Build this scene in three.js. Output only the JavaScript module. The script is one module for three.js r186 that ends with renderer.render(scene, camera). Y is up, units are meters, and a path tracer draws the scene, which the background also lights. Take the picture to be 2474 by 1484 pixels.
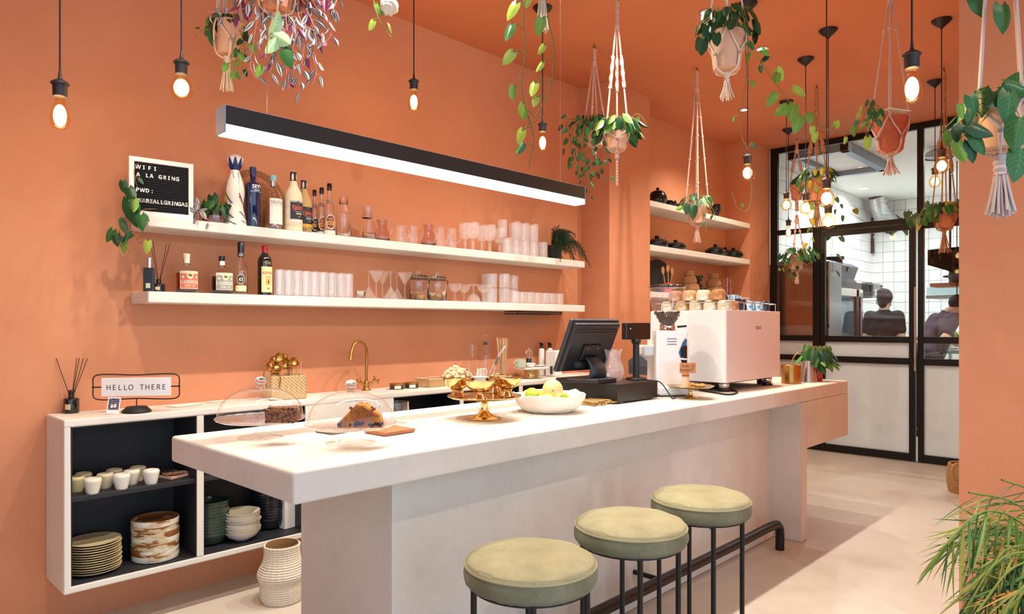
import * as THREE from 'three';
import { RoundedBoxGeometry } from 'three/addons/geometries/RoundedBoxGeometry.js';
import { mergeGeometries, toCreasedNormals } from 'three/addons/utils/BufferGeometryUtils.js';
import { MarchingCubes } from 'three/addons/objects/MarchingCubes.js';
import { RectAreaLightUniformsLib } from 'three/addons/lights/RectAreaLightUniformsLib.js';

// ---------------------------------------------------------------- camera, sky, light, exposure
// The long back wall runs along +x (away to the right); the room opens towards +z; the camera stands at the origin, 1.35 m up.
const scene = new THREE.Scene();
const FOCAL = 1671, WIDE = 2474, HIGH = 1484;
const camera = new THREE.PerspectiveCamera(2 * Math.atan(HIGH / 2 / FOCAL) * 180 / Math.PI, WIDE / HIGH, 0.05, 60);
camera.position.set(0, 1.35, 0);
camera.lookAt(0.7176, 1.35, -0.6964);
camera.setViewOffset(WIDE, HIGH, 0, -43.3, WIDE, HIGH);

const renderer = new THREE.WebGLRenderer({ antialias: true });
renderer.toneMapping = THREE.LinearToneMapping;
renderer.toneMappingExposure = 0.5;
renderer.shadowMap.enabled = true;
RectAreaLightUniformsLib.init();

scene.background = new THREE.Color(0.55, 0.76, 1.0);            // an overcast street sky outside the shop window
scene.backgroundIntensity = 4.6;

const LED = { color: new THREE.Color(1.0, 0.95, 0.86), intensity: 95 };
const SPOT = { color: new THREE.Color(1.0, 0.92, 0.8), intensity: 15 };
const BULB = { color: new THREE.Color(1.0, 0.62, 0.28), intensity: 0.6 };
const KITCHEN = { color: new THREE.Color(0.93, 1.0, 1.0), intensity: 20 };
const CEIL = 3.326, WALL = -3.622, FAR = 7.634, BAR = 0.959, LOW = 1.504, HIGHSHELF = 1.851, PIER = -3.337;

const ledLight = new THREE.RectAreaLight(LED.color, LED.intensity, 1.86, 0.05);   // just under the linear pendant's glowing underside
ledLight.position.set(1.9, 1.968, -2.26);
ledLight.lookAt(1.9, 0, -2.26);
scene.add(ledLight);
// ---------------------------------------------------------------- helpers
let seed = 7;
const rnd = (a = 0, b = 1) => { seed = (Math.imul(seed, 1664525) + 1013904223) >>> 0; return a + (b - a) * (seed / 4294967296); };
const pick = (list) => list[Math.floor(rnd(0, list.length * 0.99999))];
const V = (x, y, z) => Array.isArray(x) ? new THREE.Vector3(...x) : x.isVector3 ? x.clone() : new THREE.Vector3(x, y, z);
const taken = new Map();
function numbered(name) { const k = taken.get(name) ?? 0; taken.set(name, k + 1); return k ? name + '_' + String(k).padStart(3, '0') : name; }
function tag(o, label, category, group) { o.userData = { label, category }; if (group) o.userData.group = group; return o; }
function thing(name, label, category, at = [0, 0, 0], turn = 0, group) {
  const o = new THREE.Group(); o.name = numbered(name); scene.add(o);
  o.position.set(...at); o.rotation.y = turn;
  return tag(o, label, category, group);
}
function part(parent, name, g, m, at, rot, label) {
  const o = new THREE.Mesh(Array.isArray(g) ? merge(g) : g, m); o.name = name; o.castShadow = o.receiveShadow = true;
  if (at) o.position.set(...at);
  if (rot) o.rotation.set(...rot);
  if (label) o.userData.label = label;
  parent.add(o); return o;
}
function solo(name, g, m, label, category, at, turn = 0, group) {       // a thing that is one mesh
  const o = part(scene, numbered(name), g, m, at); o.rotation.y = turn;
  return tag(o, label, category, group);
}
function struct(name, g, m, at, rot) { const o = part(scene, name, g, m, at, rot); o.userData = { kind: 'structure' }; return o; }
function copy(root, at, turn = 0, label, category) {
  const o = root.clone(); o.name = numbered(root.name.replace(/_\d\d\d$/, '')); scene.add(o);
  o.position.set(...at); o.rotation.y = turn; o.userData = { ...root.userData };
  if (label) o.userData.label = label;
  if (category) o.userData.category = category;
  return o;
}
function plain(g) { const h = g.index ? g.toNonIndexed() : g; for (const k of Object.keys(h.attributes)) if (!['position', 'normal', 'uv'].includes(k)) h.deleteAttribute(k); if (!h.attributes.uv) h.setAttribute('uv', new THREE.BufferAttribute(new Float32Array(h.attributes.position.count * 2), 2)); return h; }
const merge = (list) => list.length === 1 ? list[0] : mergeGeometries(list.map(plain));
function put(g, x = 0, y = 0, z = 0, rx = 0, ry = 0, rz = 0, s = 1) {
  const m = new THREE.Matrix4().compose(V(x, y, z), new THREE.Quaternion().setFromEuler(new THREE.Euler(rx, ry, rz)), Array.isArray(s) ? V(s) : V(s, s, s));
  return g.applyMatrix4(m);
}
function metreUv(g, k = 1) {                                            // uv in metres on the plane a face looks along
  const h = g.index ? g.toNonIndexed() : g, p = h.attributes.position, n = h.attributes.normal, uv = new Float32Array(p.count * 2);
  for (let i = 0; i < p.count; i++) {
    const a = Math.abs(n.getX(i)), b = Math.abs(n.getY(i)), c = Math.abs(n.getZ(i));
    const [u, v] = b > a && b > c ? [p.getX(i), p.getZ(i)] : a > c ? [p.getZ(i), p.getY(i)] : [p.getX(i), p.getY(i)];
    uv[2 * i] = u * k; uv[2 * i + 1] = v * k;
  }
  h.setAttribute('uv', new THREE.BufferAttribute(uv, 2)); return h;
}
const span = (x0, x1, y0, y1, z0, z1, r = 0) => {                        // a box by its limits, edges rounded by r
  const w = x1 - x0, h = y1 - y0, d = z1 - z0, g = r ? new RoundedBoxGeometry(w, h, d, 2, r) : new THREE.BoxGeometry(w, h, d);
  return metreUv(g.translate((x0 + x1) / 2, (y0 + y1) / 2, (z0 + z1) / 2));
};
const box = (w, h, d, r = 0, seg = 2) => r ? new RoundedBoxGeometry(w, h, d, seg, r) : new THREE.BoxGeometry(w, h, d);
const cyl = (r0, r1, h, seg = 24, open = false) => new THREE.CylinderGeometry(r1, r0, h, seg, 1, open).translate(0, h / 2, 0);  // r0 at the foot, standing on y = 0
const ball = (r, a = 16, b = 12) => new THREE.SphereGeometry(r, a, b);
const lathe = (pts, seg = 32) => new THREE.LatheGeometry(pts.map(([r, y]) => new THREE.Vector2(Math.max(r, 0), y)), seg);
function smooth(pts, n = 24) { const c = new THREE.SplineCurve(pts.map(([r, y]) => new THREE.Vector2(r, y))); return c.getPoints(n).map((p) => [p.x, p.y]); }
function vessel(outer, wall = 0.002, floor = 0.004, seg = 32) {          // a turned hollow body: outer profile from the foot up, walls of even thickness
  const inner = outer.filter(([r, y]) => r > wall * 1.2 && y > floor).map(([r, y]) => [r - wall, y]).reverse();
  return lathe([[0, outer[0][1]], ...outer, ...inner, [inner[inner.length - 1][0], floor + outer[0][1]], [0, floor + outer[0][1]]], seg);
}
function tube(pts, r, seg, rad = 7, closed = false) {
  const c = new THREE.CatmullRomCurve3(pts.map((p) => V(p)), closed, 'centripetal');
  return new THREE.TubeGeometry(c, seg ?? Math.max(8, pts.length * 5), r, rad, closed);
}
function rod(a, b, r, rad = 8, r2 = r) {                                 // a straight round bar from a to b
  const A = V(a), B = V(b), d = B.clone().sub(A), L = d.length();
  return new THREE.CylinderGeometry(r2, r, L, rad).translate(0, L / 2, 0).applyMatrix4(new THREE.Matrix4().compose(A, new THREE.Quaternion().setFromUnitVectors(V(0, 1, 0), d.normalize()), V(1, 1, 1)));
}
function extrude(shape, depth, bevel = 0, seg = 8) { return new THREE.ExtrudeGeometry(shape, { depth, bevelEnabled: bevel > 0, bevelSize: bevel, bevelThickness: bevel, bevelSegments: 2, curveSegments: seg }); }
function outline(pts) { return new THREE.Shape(pts.map(([x, y]) => new THREE.Vector2(x, y))); }
function grid(nu, nv, f) {                                              // a surface f(u, v) -> [x, y, z]
  const p = [], uv = [], idx = [];
  for (let j = 0; j <= nv; j++) for (let i = 0; i <= nu; i++) { p.push(...f(i / nu, j / nv)); uv.push(i / nu, j / nv); }
  for (let j = 0; j < nv; j++) for (let i = 0; i < nu; i++) { const a = j * (nu + 1) + i, b = a + 1, c = a + nu + 1, d = c + 1; idx.push(a, b, d, a, d, c); }
  const g = new THREE.BufferGeometry();
  g.setAttribute('position', new THREE.Float32BufferAttribute(p, 3)); g.setAttribute('uv', new THREE.Float32BufferAttribute(uv, 2)); g.setIndex(idx); g.computeVertexNormals(); return g;
}
function curved(r, y0, y1, arc, rTop = r, mid = 0) {                     // a label's patch on a round body, centred on +z
  return grid(16, 2, (u, v) => { const a = mid + (u - 0.5) * arc, q = r + (rTop - r) * v; return [q * Math.sin(a), y0 + (y1 - y0) * v, q * Math.cos(a)]; });
}
function roughen(g, amount, k = 40) {                                    // hand-made unevenness
  const p = g.attributes.position, n = g.attributes.normal;
  for (let i = 0; i < p.count; i++) {
    const x = p.getX(i) * k, y = p.getY(i) * k, z = p.getZ(i) * k, d = amount * (Math.sin(x * 1.3 + y * 0.7) * Math.sin(z * 1.1 - y * 0.9) + 0.6 * Math.sin(2.3 * y + 1.9 * x - 1.7 * z));
    p.setXYZ(i, p.getX(i) + n.getX(i) * d, p.getY(i) + n.getY(i) * d, p.getZ(i) + n.getZ(i) * d);
  }
  g.computeVertexNormals(); return g;
}

// ---------------------------------------------------------------- textures and materials
function lattice(s) { const t = new Float32Array(65536); let k = s; for (let i = 0; i < t.length; i++) { k = (Math.imul(k, 1664525) + 1013904223) >>> 0; t[i] = k / 4294967296; } return t; }
const LAT = lattice(11);
function tileNoise(x, y, period, salt = 0) {                              // value noise that repeats every `period` cells
  const xi = Math.floor(x), yi = Math.floor(y), fx = x - xi, fy = y - yi, sx = fx * fx * (3 - 2 * fx), sy = fy * fy * (3 - 2 * fy);
  const at = (a, b) => LAT[(((a % period + period) % period) * 251 + ((b % period + period) % period) * 9173 + salt * 3571) & 65535];
  return (at(xi, yi) * (1 - sx) + at(xi + 1, yi) * sx) * (1 - sy) + (at(xi, yi + 1) * (1 - sx) + at(xi + 1, yi + 1) * sx) * sy;
}
function fbm(u, v, cells, octaves, salt = 0) { let s = 0, a = 0.5, t = 0; for (let o = 0; o < octaves; o++) { const c = cells << o; s += a * tileNoise(u * c, v * c, c, salt + o); t += a; a *= 0.55; } return s / t; }
function dataTex(n, f, srgb = true, repeat = 1) {
  const d = new Uint8Array(n * n * 4);
  for (let y = 0; y < n; y++) for (let x = 0; x < n; x++) { const c = f(x / n, y / n, x, y), i = 4 * (y * n + x); d[i] = c[0]; d[i + 1] = c[1]; d[i + 2] = c[2]; d[i + 3] = 255; }
  const t = new THREE.DataTexture(d, n, n); t.magFilter = THREE.LinearFilter; t.minFilter = THREE.LinearMipmapLinearFilter; t.wrapS = t.wrapT = THREE.RepeatWrapping; t.repeat.set(repeat, repeat);
  if (srgb) t.colorSpace = THREE.SRGBColorSpace; t.needsUpdate = true; return t;
}
const clamp = (x) => Math.max(0, Math.min(255, x));
const mottle = (rgb, amount, cells, octaves, salt, tint = [1, 1, 1], repeat = 0.5) => dataTex(512, (u, v) => { const q = (fbm(u, v, cells, octaves, salt) - 0.5) * amount + (fbm(u, v, 64, 2, salt + 9) - 0.5) * amount * 0.25; return rgb.map((c, i) => clamp(c + q * tint[i])); }, true, repeat);
const grey = (f, repeat = 1, n = 256) => dataTex(n, (u, v, x, y) => { const q = clamp(f(u, v, x, y) * 255); return [q, q, q]; }, false, repeat);
function canvasTex(w, h, draw) {
  const c = document.createElement('canvas'); c.width = w; c.height = h; const x = c.getContext('2d'); draw(x, w, h);
  const t = new THREE.CanvasTexture(c); t.colorSpace = THREE.SRGBColorSpace; return t;
}
const std = (color, roughness = 0.6, more = {}) => new THREE.MeshStandardMaterial({ color, roughness, ...more });
const phys = (color, roughness = 0.4, more = {}) => new THREE.MeshPhysicalMaterial({ color, roughness, ...more });
const plasterBump = grey((u, v) => 0.6 * fbm(u, v, 8, 4, 3) + 0.4 * fbm(u, v, 48, 2, 5), 0.5, 512);
const brushBump = grey((u, v) => 0.5 * fbm(u, v * 0.25, 32, 3, 21) + 0.5 * fbm(u, v, 6, 3, 22), 0.7, 512);
const M = {
  wall: std(0xffffff, 0.85, { map: mottle([204, 136, 98], 18, 4, 5, 1, [0.8, 1.1, 1.1], 0.45), bumpMap: plasterBump, bumpScale: 0.0012 }),
  ceiling: std(0xffffff, 0.8, { map: mottle([196, 119, 80], 14, 4, 4, 2, [0.8, 1.1, 1.1], 0.4), bumpMap: plasterBump, bumpScale: 0.0008 }),
  pale: std(0xd9cfc0, 0.85, { bumpMap: plasterBump, bumpScale: 0.0012 }),
  floor: std(0xffffff, 0.42, { map: mottle([205, 195, 180], 34, 3, 5, 4, [1, 1.05, 1.1], 0.28), bumpMap: plasterBump, bumpScale: 0.0006 }),
  bar: std(0xffffff, 0.75, { map: mottle([220, 214, 202], 24, 5, 5, 6, [1, 1, 1.05], 0.8), bumpMap: brushBump, bumpScale: 0.0022 }),
  shelf: std(0xffffff, 0.7, { map: mottle([226, 221, 211], 12, 6, 4, 7, [1, 1, 1], 0.8), bumpMap: brushBump, bumpScale: 0.0012 }),
  inside: std(0xffffff, 0.55, { map: mottle([34, 35, 40], 26, 6, 5, 8, [1, 1, 1.1], 1.2), bumpMap: brushBump, bumpScale: 0.001 }),
  steel: std(0x0b0c0e, 0.38, { metalness: 0.2 }),
  blackMatt: std(0x141519, 0.55), blackGloss: phys(0x0a0a0c, 0.12, { clearcoat: 0.6 }), blackPlastic: std(0x22252b, 0.42), blackCeramic: phys(0x0c0d10, 0.22),
  darkGrey: std(0x3b3d43, 0.42), silver: std(0xc8cacc, 0.25, { metalness: 1 }), chrome: std(0xdedede, 0.08, { metalness: 1 }), stainless: std(0xb5b7b8, 0.32, { metalness: 1 }),
  gold: std(0xe8c68a, 0.14, { metalness: 1 }), brass: std(0xc09352, 0.26, { metalness: 1 }), paleGold: std(0xd9bd83, 0.2, { metalness: 1 }), copper: std(0xb9714c, 0.25, { metalness: 1 }),
  glass: phys(0xffffff, 0.02, { transmission: 1, thickness: 0.004, ior: 1.5 }),
  thinGlass: phys(0xffffff, 0.02, { transmission: 1, thickness: 0, ior: 1.45 }),
  pinkGlass: phys(0xf2e6e8, 0.05, { transmission: 1, thickness: 0.003, ior: 1.5 }),
  frosted: phys(0xeef2f3, 0.75, { transmission: 0.55, thickness: 0, ior: 1.3 }),
  white: std(0xf0eee8, 0.45), enamel: phys(0xf3f2ee, 0.3, { clearcoat: 0.4 }), cream: phys(0xe6dcc2, 0.35), paper: std(0xf1ebdd, 0.8),
  terracotta: std(0xffffff, 0.85, { map: mottle([205, 138, 104], 26, 5, 4, 12, [1, 1, 1], 4) }), palePot: std(0xffffff, 0.8, { map: mottle([222, 178, 150], 18, 5, 4, 13, [1, 1, 1], 4) }),
  cord: std(0xe6d8c4, 0.95), cordGrey: std(0xc2b4b4, 0.95), cordTan: std(0xb58a66, 0.95), cordPink: std(0xd6b4a4, 0.95), cordLamp: std(0x15151a, 0.7), soil: std(0x3a2a20, 1),
  wood: std(0xffffff, 0.6, { map: dataTex(256, (u, v) => { const q = (fbm(u * 0.3, v, 16, 4, 31) - 0.5) * 60; return [clamp(176 + q), clamp(112 + q * 0.8), clamp(72 + q * 0.6)]; }, true, 3) }),
  paleWood: std(0xc99a63, 0.7), straw: std(0xcaa878, 0.85), wicker: std(0xbd834f, 0.8), rope: std(0xb88c62, 0.95), reed: std(0x2a1710, 0.8),
  red: phys(0xd8401f, 0.4), blue: phys(0x1d2f63, 0.2, { clearcoat: 0.5 }),
};
// ---------------------------------------------------------------- the room
struct('floor', span(-2.4, 12.4, -0.12, 0, -3.9, 3.2), M.floor);
struct('ceiling', span(-2.4, FAR + 0.03, CEIL, CEIL + 0.15, -3.9, 3.2), M.ceiling);
struct('wall_back', span(-2.4, FAR + 0.03, 0, CEIL, WALL - 0.2, WALL), M.wall);
struct('wall_pier', span(4.571, 5.166, 0, CEIL, WALL, PIER), M.wall);
struct('wall_alcove', span(7.106, FAR - 0.03, 0, CEIL, WALL, PIER), M.wall);

struct('wall_right', span(3.503, 3.72, 0, CEIL, -0.698, 3.0), M.wall);
struct('wall_corridor', span(3.72, FAR, 0, CEIL, -0.698, -0.5), M.wall);
{ // the street wall with its shop window, behind and to the left of the camera
  const a = -0.9, b = 2.7, lo = 0.2, hi = 3.1;
  struct('wall_left', [span(-2.4, -2.2, 0, lo, WALL, 3.0), span(-2.4, -2.2, hi, CEIL, WALL, 3.0), span(-2.4, -2.2, lo, hi, WALL, a), span(-2.4, -2.2, lo, hi, b, 3.0)], M.wall);
  const w = new THREE.Group(); w.name = 'window_1'; w.userData = { kind: 'structure' }; scene.add(w);
  const bars = [span(-2.33, -2.27, lo, lo + 0.06, a, b), span(-2.33, -2.27, hi - 0.06, hi, a, b)], edges = [a, a + 1.18, a + 2.36, b - 0.06];
  for (const z of edges) bars.push(span(-2.33, -2.27, lo + 0.06, hi - 0.06, z, z + 0.06));
  part(w, 'window_frame', bars, M.steel);
  for (let i = 0; i < 3; i++) part(w, 'window_pane', span(-2.303, -2.297, lo + 0.06, hi - 0.06, edges[i] + 0.06, edges[i + 1]), M.thinGlass);
}

// ---------------------------------------------------------------- bar counter, foot rail
{
  const bar = thing('bar_counter', 'long cream plaster bar counter with thick overhanging top and boxed far end', 'counter', [0.914, 0, -1.695]);
  const at = (g) => g.translate(-0.914, 0, 1.695);
  part(bar, 'worktop', at(metreUv(roughen(box(4.236, 0.092, 0.87, 0.011, 3).translate(3.032, 0.913, -2.13), 0.0012, 30))), M.bar);
  part(bar, 'end_block', at(span(4.41, 5.15, 0.574, 0.869, -2.565, -1.695, 0.006)), M.bar);
  part(bar, 'leg_panel', at(span(4.327, 4.413, 0, 0.868, -2.5, -1.697, 0.006)), M.bar);
  part(bar, 'base', at(span(1.378, 4.33, 0, 0.868, -2.5, -1.898, 0.006)), M.bar);
  part(bar, 'skirting', at(span(1.378, 4.327, 0, 0.045, -1.9, -1.868, 0.012)), M.bar);
  const rail = thing('foot_rail', 'black steel foot rail running low along the bar front', 'rail', [1.2, 0, -1.74]);
  part(rail, 'pipe', tube([[0, 0.16, 0], [0.4, 0.16, 0], [2.4, 0.16, 0], [2.84, 0.16, 0], [2.89, 0.145, 0], [2.905, 0.1, 0], [2.905, 0.0, 0]], 0.026, 90, 14), M.steel);
  for (const x of [0.3, 1.6]) part(rail, 'bracket', [rod([x, 0.16, 0], [x, 0.16, -0.16], 0.012, 10)], M.steel);
}

// ---------------------------------------------------------------- floating back cabinet under the wall
{
  const F = -3.329, top = 0.955, cab = thing('floating_wall_cabinet', 'long white plaster cabinet fixed to the wall with black open compartments', 'cabinet', [0.762, 0, WALL]);
  const at = (g) => g.translate(-0.762, 0, -WALL);
  const oT = 0.921, oB = 0.257, oL = 0.791, d1 = 1.303, d2 = 1.335, s1 = 1.863, s2 = 2.432, e1 = 2.954, e2 = 2.982, g1 = 3.505, g2 = 3.539, R = 4.571;
  part(cab, 'frame', at(merge([roughen(span(0.762, R, oT, top, WALL, F, 0.008), 0.0012, 26), span(0.762, R, 0.226, oB, WALL, F, 0.008), roughen(span(0.762, oL, 0.226, top, WALL, F, 0.008), 0.0015, 22),
    span(d1, d2, oB, oT, WALL, F, 0.003), span(s1, s2, oB, oT, WALL, F), span(e1, e2, oB, oT, WALL, F), span(g1, g2, oB, oT, WALL, F), span(R - 0.05, R, oB, oT, WALL, F)])), M.shelf);
  for (const [a, b] of [[oL, d1], [d2, s1], [s2, e1], [e2, g1], [g2, R - 0.05]]) {
    part(cab, 'compartment_lining', at(merge([span(a, b, oB, oT, WALL + 0.002, WALL + 0.01), span(a, b, oB, oB + 0.004, WALL, F - 0.004), span(a, b, oT - 0.004, oT, WALL, F - 0.006), span(a, a + 0.004, oB, oT, WALL, F - 0.006), span(b - 0.004, b, oB, oT, WALL, F - 0.006)])), M.inside);
    const y = 0.625;
    part(cab, 'inner_shelf', at(span(a, b, y - 0.022, y, WALL, F - 0.016, 0.003)), M.inside);
  }
}

// ---------------------------------------------------------------- wall shelves
function wallShelf(label, x0, x1, y0, y1, zF) { const t = solo('wall_shelf', roughen(metreUv(box(x1 - x0, y1 - y0, zF - WALL, 0.006, 3)), 0.0008, 24), M.shelf, label, 'shelf', [(x0 + x1) / 2, (y0 + y1) / 2, (zF + WALL) / 2]); return t; }
wallShelf('lower long white plaster shelf carrying the rum bottles and highball glasses', 1.107, 4.315, 1.452, LOW, -3.385);
wallShelf('upper long white plaster shelf carrying the letter board, bottles and fern', 1.107, 4.315, 1.80, HIGHSHELF, -3.385);
wallShelf('top alcove shelf holding the round black clay pot', 5.166, 7.106, 2.387, 2.439, PIER);
wallShelf('middle alcove shelf holding flat black clay casseroles', 5.166, 7.106, 1.998, 2.052, PIER);
wallShelf('lowest alcove shelf behind the coffee machine, with rope baskets', 5.166, 7.106, 1.59, 1.64, PIER);

// ---------------------------------------------------------------- black steel and glass partition to the kitchen
{
  const X0 = FAR - 0.025, X1 = FAR + 0.025, p = new THREE.Group(); p.name = 'window_2'; p.userData = { kind: 'structure' }; scene.add(p);
  const bar = (y0, y1, z0, z1) => span(X0, X1, y0, y1, z0, z1, 0.003);
  part(p, 'frame_jamb', bar(0, CEIL, -3.335, -3.255), M.steel);
  part(p, 'frame_head', bar(3.262, CEIL, -3.255, -0.71), M.steel);
  part(p, 'frame_transom', bar(2.35, 2.405, -3.255, -0.71), M.steel);
  part(p, 'frame_mullion', bar(0, 2.35, -2.868, -2.795), M.steel);
  part(p, 'frame_mullion', bar(2.405, 3.262, -1.868, -1.812), M.steel);
  for (const [y0, y1] of [[1.177, 1.236], [0.968, 1.024], [0.0, 0.06]]) part(p, 'frame_rail', bar(y0, y1, -3.255, -2.868), M.steel);
  const pane = (name, y0, y1, z0, z1, m) => part(p, name, span(FAR - 0.003, FAR + 0.003, y0, y1, z0, z1), m);
  pane('glass_pane', 2.405, 3.262, -3.255, -1.868, M.thinGlass); pane('glass_pane', 2.405, 3.262, -1.812, -0.71, M.thinGlass);
  pane('glass_pane', 1.236, 2.35, -3.255, -2.868, M.thinGlass); pane('glass_pane', 1.024, 1.177, -3.255, -2.868, M.frosted); pane('frosted_pane', 0.06, 0.968, -3.255, -2.868, M.frosted);
  const leaf = (name, z0, z1, stileA, stileB, narrow) => {
    const d = new THREE.Group(); d.name = name; d.userData = { kind: 'structure' }; scene.add(d);
    part(d, 'stile', bar(0.012, 2.345, z0, z0 + stileA), M.steel); part(d, 'stile', bar(0.012, 2.345, z1 - stileB, z1), M.steel);
    for (const [a, b] of [[2.29, 2.345], [1.172, 1.234], [0.958, 1.022], [0.012, 0.085]]) part(d, 'rail', bar(a, b, z0 + stileA, z1 - stileB), M.steel);
    const g = (n, a, b, m) => part(d, n, span(FAR - 0.003, FAR + 0.003, a, b, z0 + stileA, z1 - stileB), m);
    g('glass_pane', 1.234, 2.29, M.thinGlass); g('glass_pane', 1.022, 1.172, narrow); g('frosted_pane', 0.085, 0.958, M.frosted);
    return d;
  };
  const d1 = leaf('door_1', -2.79, -1.884, 0.05, 0.055, M.frosted);
  part(d1, 'door_handle', [rod([FAR - 0.07, 0.9, -1.873], [FAR - 0.07, 1.72, -1.873], 0.011, 12), rod([FAR - 0.07, 0.97, -1.873], [FAR - 0.02, 0.97, -1.895], 0.007), rod([FAR - 0.07, 1.65, -1.873], [FAR - 0.02, 1.65, -1.895], 0.007)], M.silver);
  leaf('door_2', -1.862, -0.712, 0.052, 0.05, M.thinGlass);
  struct('trim_1', span(FAR - 0.04, FAR + 0.04, 0, 0.01, -3.3, -0.71), M.stainless);
}

// ---------------------------------------------------------------- the kitchen's shell, tile by tile where the photograph shows the tiles
{
  struct('ceiling_kitchen', span(FAR + 0.03, 12.4, CEIL, CEIL + 0.15, -3.9, 1.2), M.white);
  const grout = std(0xaab0b0, 0.9), tileM = [phys(0xf2f4f2, 0.14), phys(0xecefed, 0.16), phys(0xf5f5f3, 0.12)];
  const left = struct('wall_kitchen_left', span(FAR + 0.03, 12.4, 0, CEIL, WALL - 0.2, WALL), grout);
  const back = struct('wall_kitchen_back', span(12.12, 12.4, 0, CEIL, WALL, 1.2), grout);
  struct('wall_kitchen_right', span(FAR + 0.03, 12.12, 0, CEIL, -0.3, -0.1), M.white);
  const P = 0.162, tA = box(P - 0.006, P - 0.006, 0.008, 0.0015, 1), tB = box(0.008, P - 0.006, P - 0.006, 0.0015, 1);
  for (let j = 0; j < 15; j++) for (let i = 0; i < 8; i++) part(back, 'tile', tB, pick(tileM), [12.117, CEIL - (j + 0.5) * P, WALL + (i + 0.5) * P]);
  for (let j = 0; j < 8; j++) for (let i = 0; i < 22; i++) part(left, 'tile', tA, pick(tileM), [12.12 - (i + 0.5) * P, CEIL - (j + 0.5) * P, WALL + 0.003]);
  const rest = []; for (let j = 15; j < 20; j++) for (let i = 0; i < 8; i++) rest.push(tB.clone().translate(12.117, CEIL - (j + 0.5) * P, WALL + (i + 0.5) * P));
  for (let j = 0; j < 20; j++) for (let i = 8; i < 20; i++) rest.push(tB.clone().translate(12.117, CEIL - (j + 0.5) * P, WALL + (i + 0.5) * P));
  for (let j = 0; j < 20; j++) for (let i = 0; i < 27; i++) if (j > 7 || i > 21) rest.push(tA.clone().translate(12.12 - (i + 0.5) * P, CEIL - (j + 0.5) * P, WALL + 0.003));
  part(back, 'tile_field', rest, tileM[0]).userData.kind = 'stuff';
}

// ---------------------------------------------------------------- lamps: linear pendant, ceiling spots, kitchen downlights
{
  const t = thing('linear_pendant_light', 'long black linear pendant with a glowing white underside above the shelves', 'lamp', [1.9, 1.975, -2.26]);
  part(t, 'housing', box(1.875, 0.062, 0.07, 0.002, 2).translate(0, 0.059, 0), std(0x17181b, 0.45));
  part(t, 'end_cap', box(0.004, 0.088, 0.07, 0.001).translate(-0.9395, 0.045, 0), std(0x8d95a8, 0.5)); part(t, 'end_cap', box(0.004, 0.088, 0.07, 0.001).translate(0.9395, 0.045, 0), std(0x8d95a8, 0.5));
  part(t, 'diffuser', box(1.874, 0.03, 0.068, 0.004, 3).translate(0, 0.014, 0), std(0xffffff, 0.5, { emissive: 0xfff8ec, emissiveIntensity: 2.2 }));  // glowing band on the lower front stands in for bloom from the underside
  for (const x of [-0.78, 0.78]) part(t, 'wire', rod([x, 0.09, 0], [x, CEIL - 1.975, 0], 0.0012, 6), M.silver);
}
function ceilingSpot(x, z, label, inView) {
  const t = thing('ceiling_spotlight', label, 'spotlight', [x, CEIL, z], 0);
  part(t, 'trim_ring', lathe([[0.034, -0.001], [0.034, -0.007], [0.046, -0.006], [0.048, 0], [0.034, 0]], 28), M.silver);
  part(t, 'lamp_lens', cyl(0.034, 0.034, 0.003, 24).translate(0, -0.004, 0), std(0xffffff, 0.4, { emissive: 0xffffff, emissiveIntensity: 14 }));
  const s = new THREE.SpotLight(SPOT.color, SPOT.intensity, 0, 1.1, 0.55); s.position.set(0, -0.02, 0); s.target.position.set(0, -2, 0); s.castShadow = true; s.shadow.radius = 1.2; t.add(s, s.target);
}
for (const [i, x] of [4.793, 3.988, 3.183, 2.378, 1.573, 0.768].entries()) ceilingSpot(x, -2.16, ['recessed ceiling spot shining beside the trailing vine over the coffee machine', 'recessed ceiling spot behind the topmost heart-leaf planter', 'recessed ceiling spot above the cash register', 'recessed ceiling spot above the fruit bowl', 'recessed ceiling spot above the gold tray', 'recessed ceiling spot above the near end of the bar'][i]);
ceilingSpot(6.035, -2.893, 'recessed ceiling spot nearest the alcove, shining over its shelves');
for (const [i, [x, z]] of [[1.2, 0.9], [2.7, 0.9]].entries()) ceilingSpot(x, z, ['added unseen ceiling spot over the seats, nearest the street windows', 'added unseen ceiling spot over the seats by the orange end wall', 'recessed ceiling spot above the walkway beside the palm', 'recessed ceiling spot above the entrance by the back wall', 'recessed ceiling spot above the corner of the two windows'][i]);  // two unseen spots, added for general light in the room
for (const [i, [x, z]] of [[[9.372, 3.326, -2.908][0], [9.372, 3.326, -2.908][2]], [[10.714, 3.326, -3.313][0], [10.714, 3.326, -3.313][2]], [8.9, -1.4], [10.4, -1.2], [11.5, -1.6]].entries()) {  // the last three are unseen, added to brighten the kitchen
  const t = thing('kitchen_downlight', ['round kitchen downlight above the tall steel fridge', 'round kitchen downlight near the tiled corner', 'added unseen kitchen downlight above the bending cook', 'added unseen kitchen downlight near the copper hood', 'added unseen kitchen downlight before the back tile wall'][i], 'downlight', [x, CEIL, z]);
  part(t, 'trim_ring', lathe([[0.06, 0], [0.06, -0.006], [0.075, -0.004], [0.075, 0]], 24), M.white);
  part(t, 'lamp_lens', cyl(0.06, 0.06, 0.003, 20).translate(0, -0.004, 0), std(0xffffff, 0.4, { emissive: 0xffffff, emissiveIntensity: 6 }));
  const s = new THREE.SpotLight(KITCHEN.color, KITCHEN.intensity, 0, 1.45, 0.6); s.position.set(0, -0.02, 0); s.target.position.set(0, -2, 0); s.castShadow = true; s.shadow.radius = 3; t.add(s, s.target);
}
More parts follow.
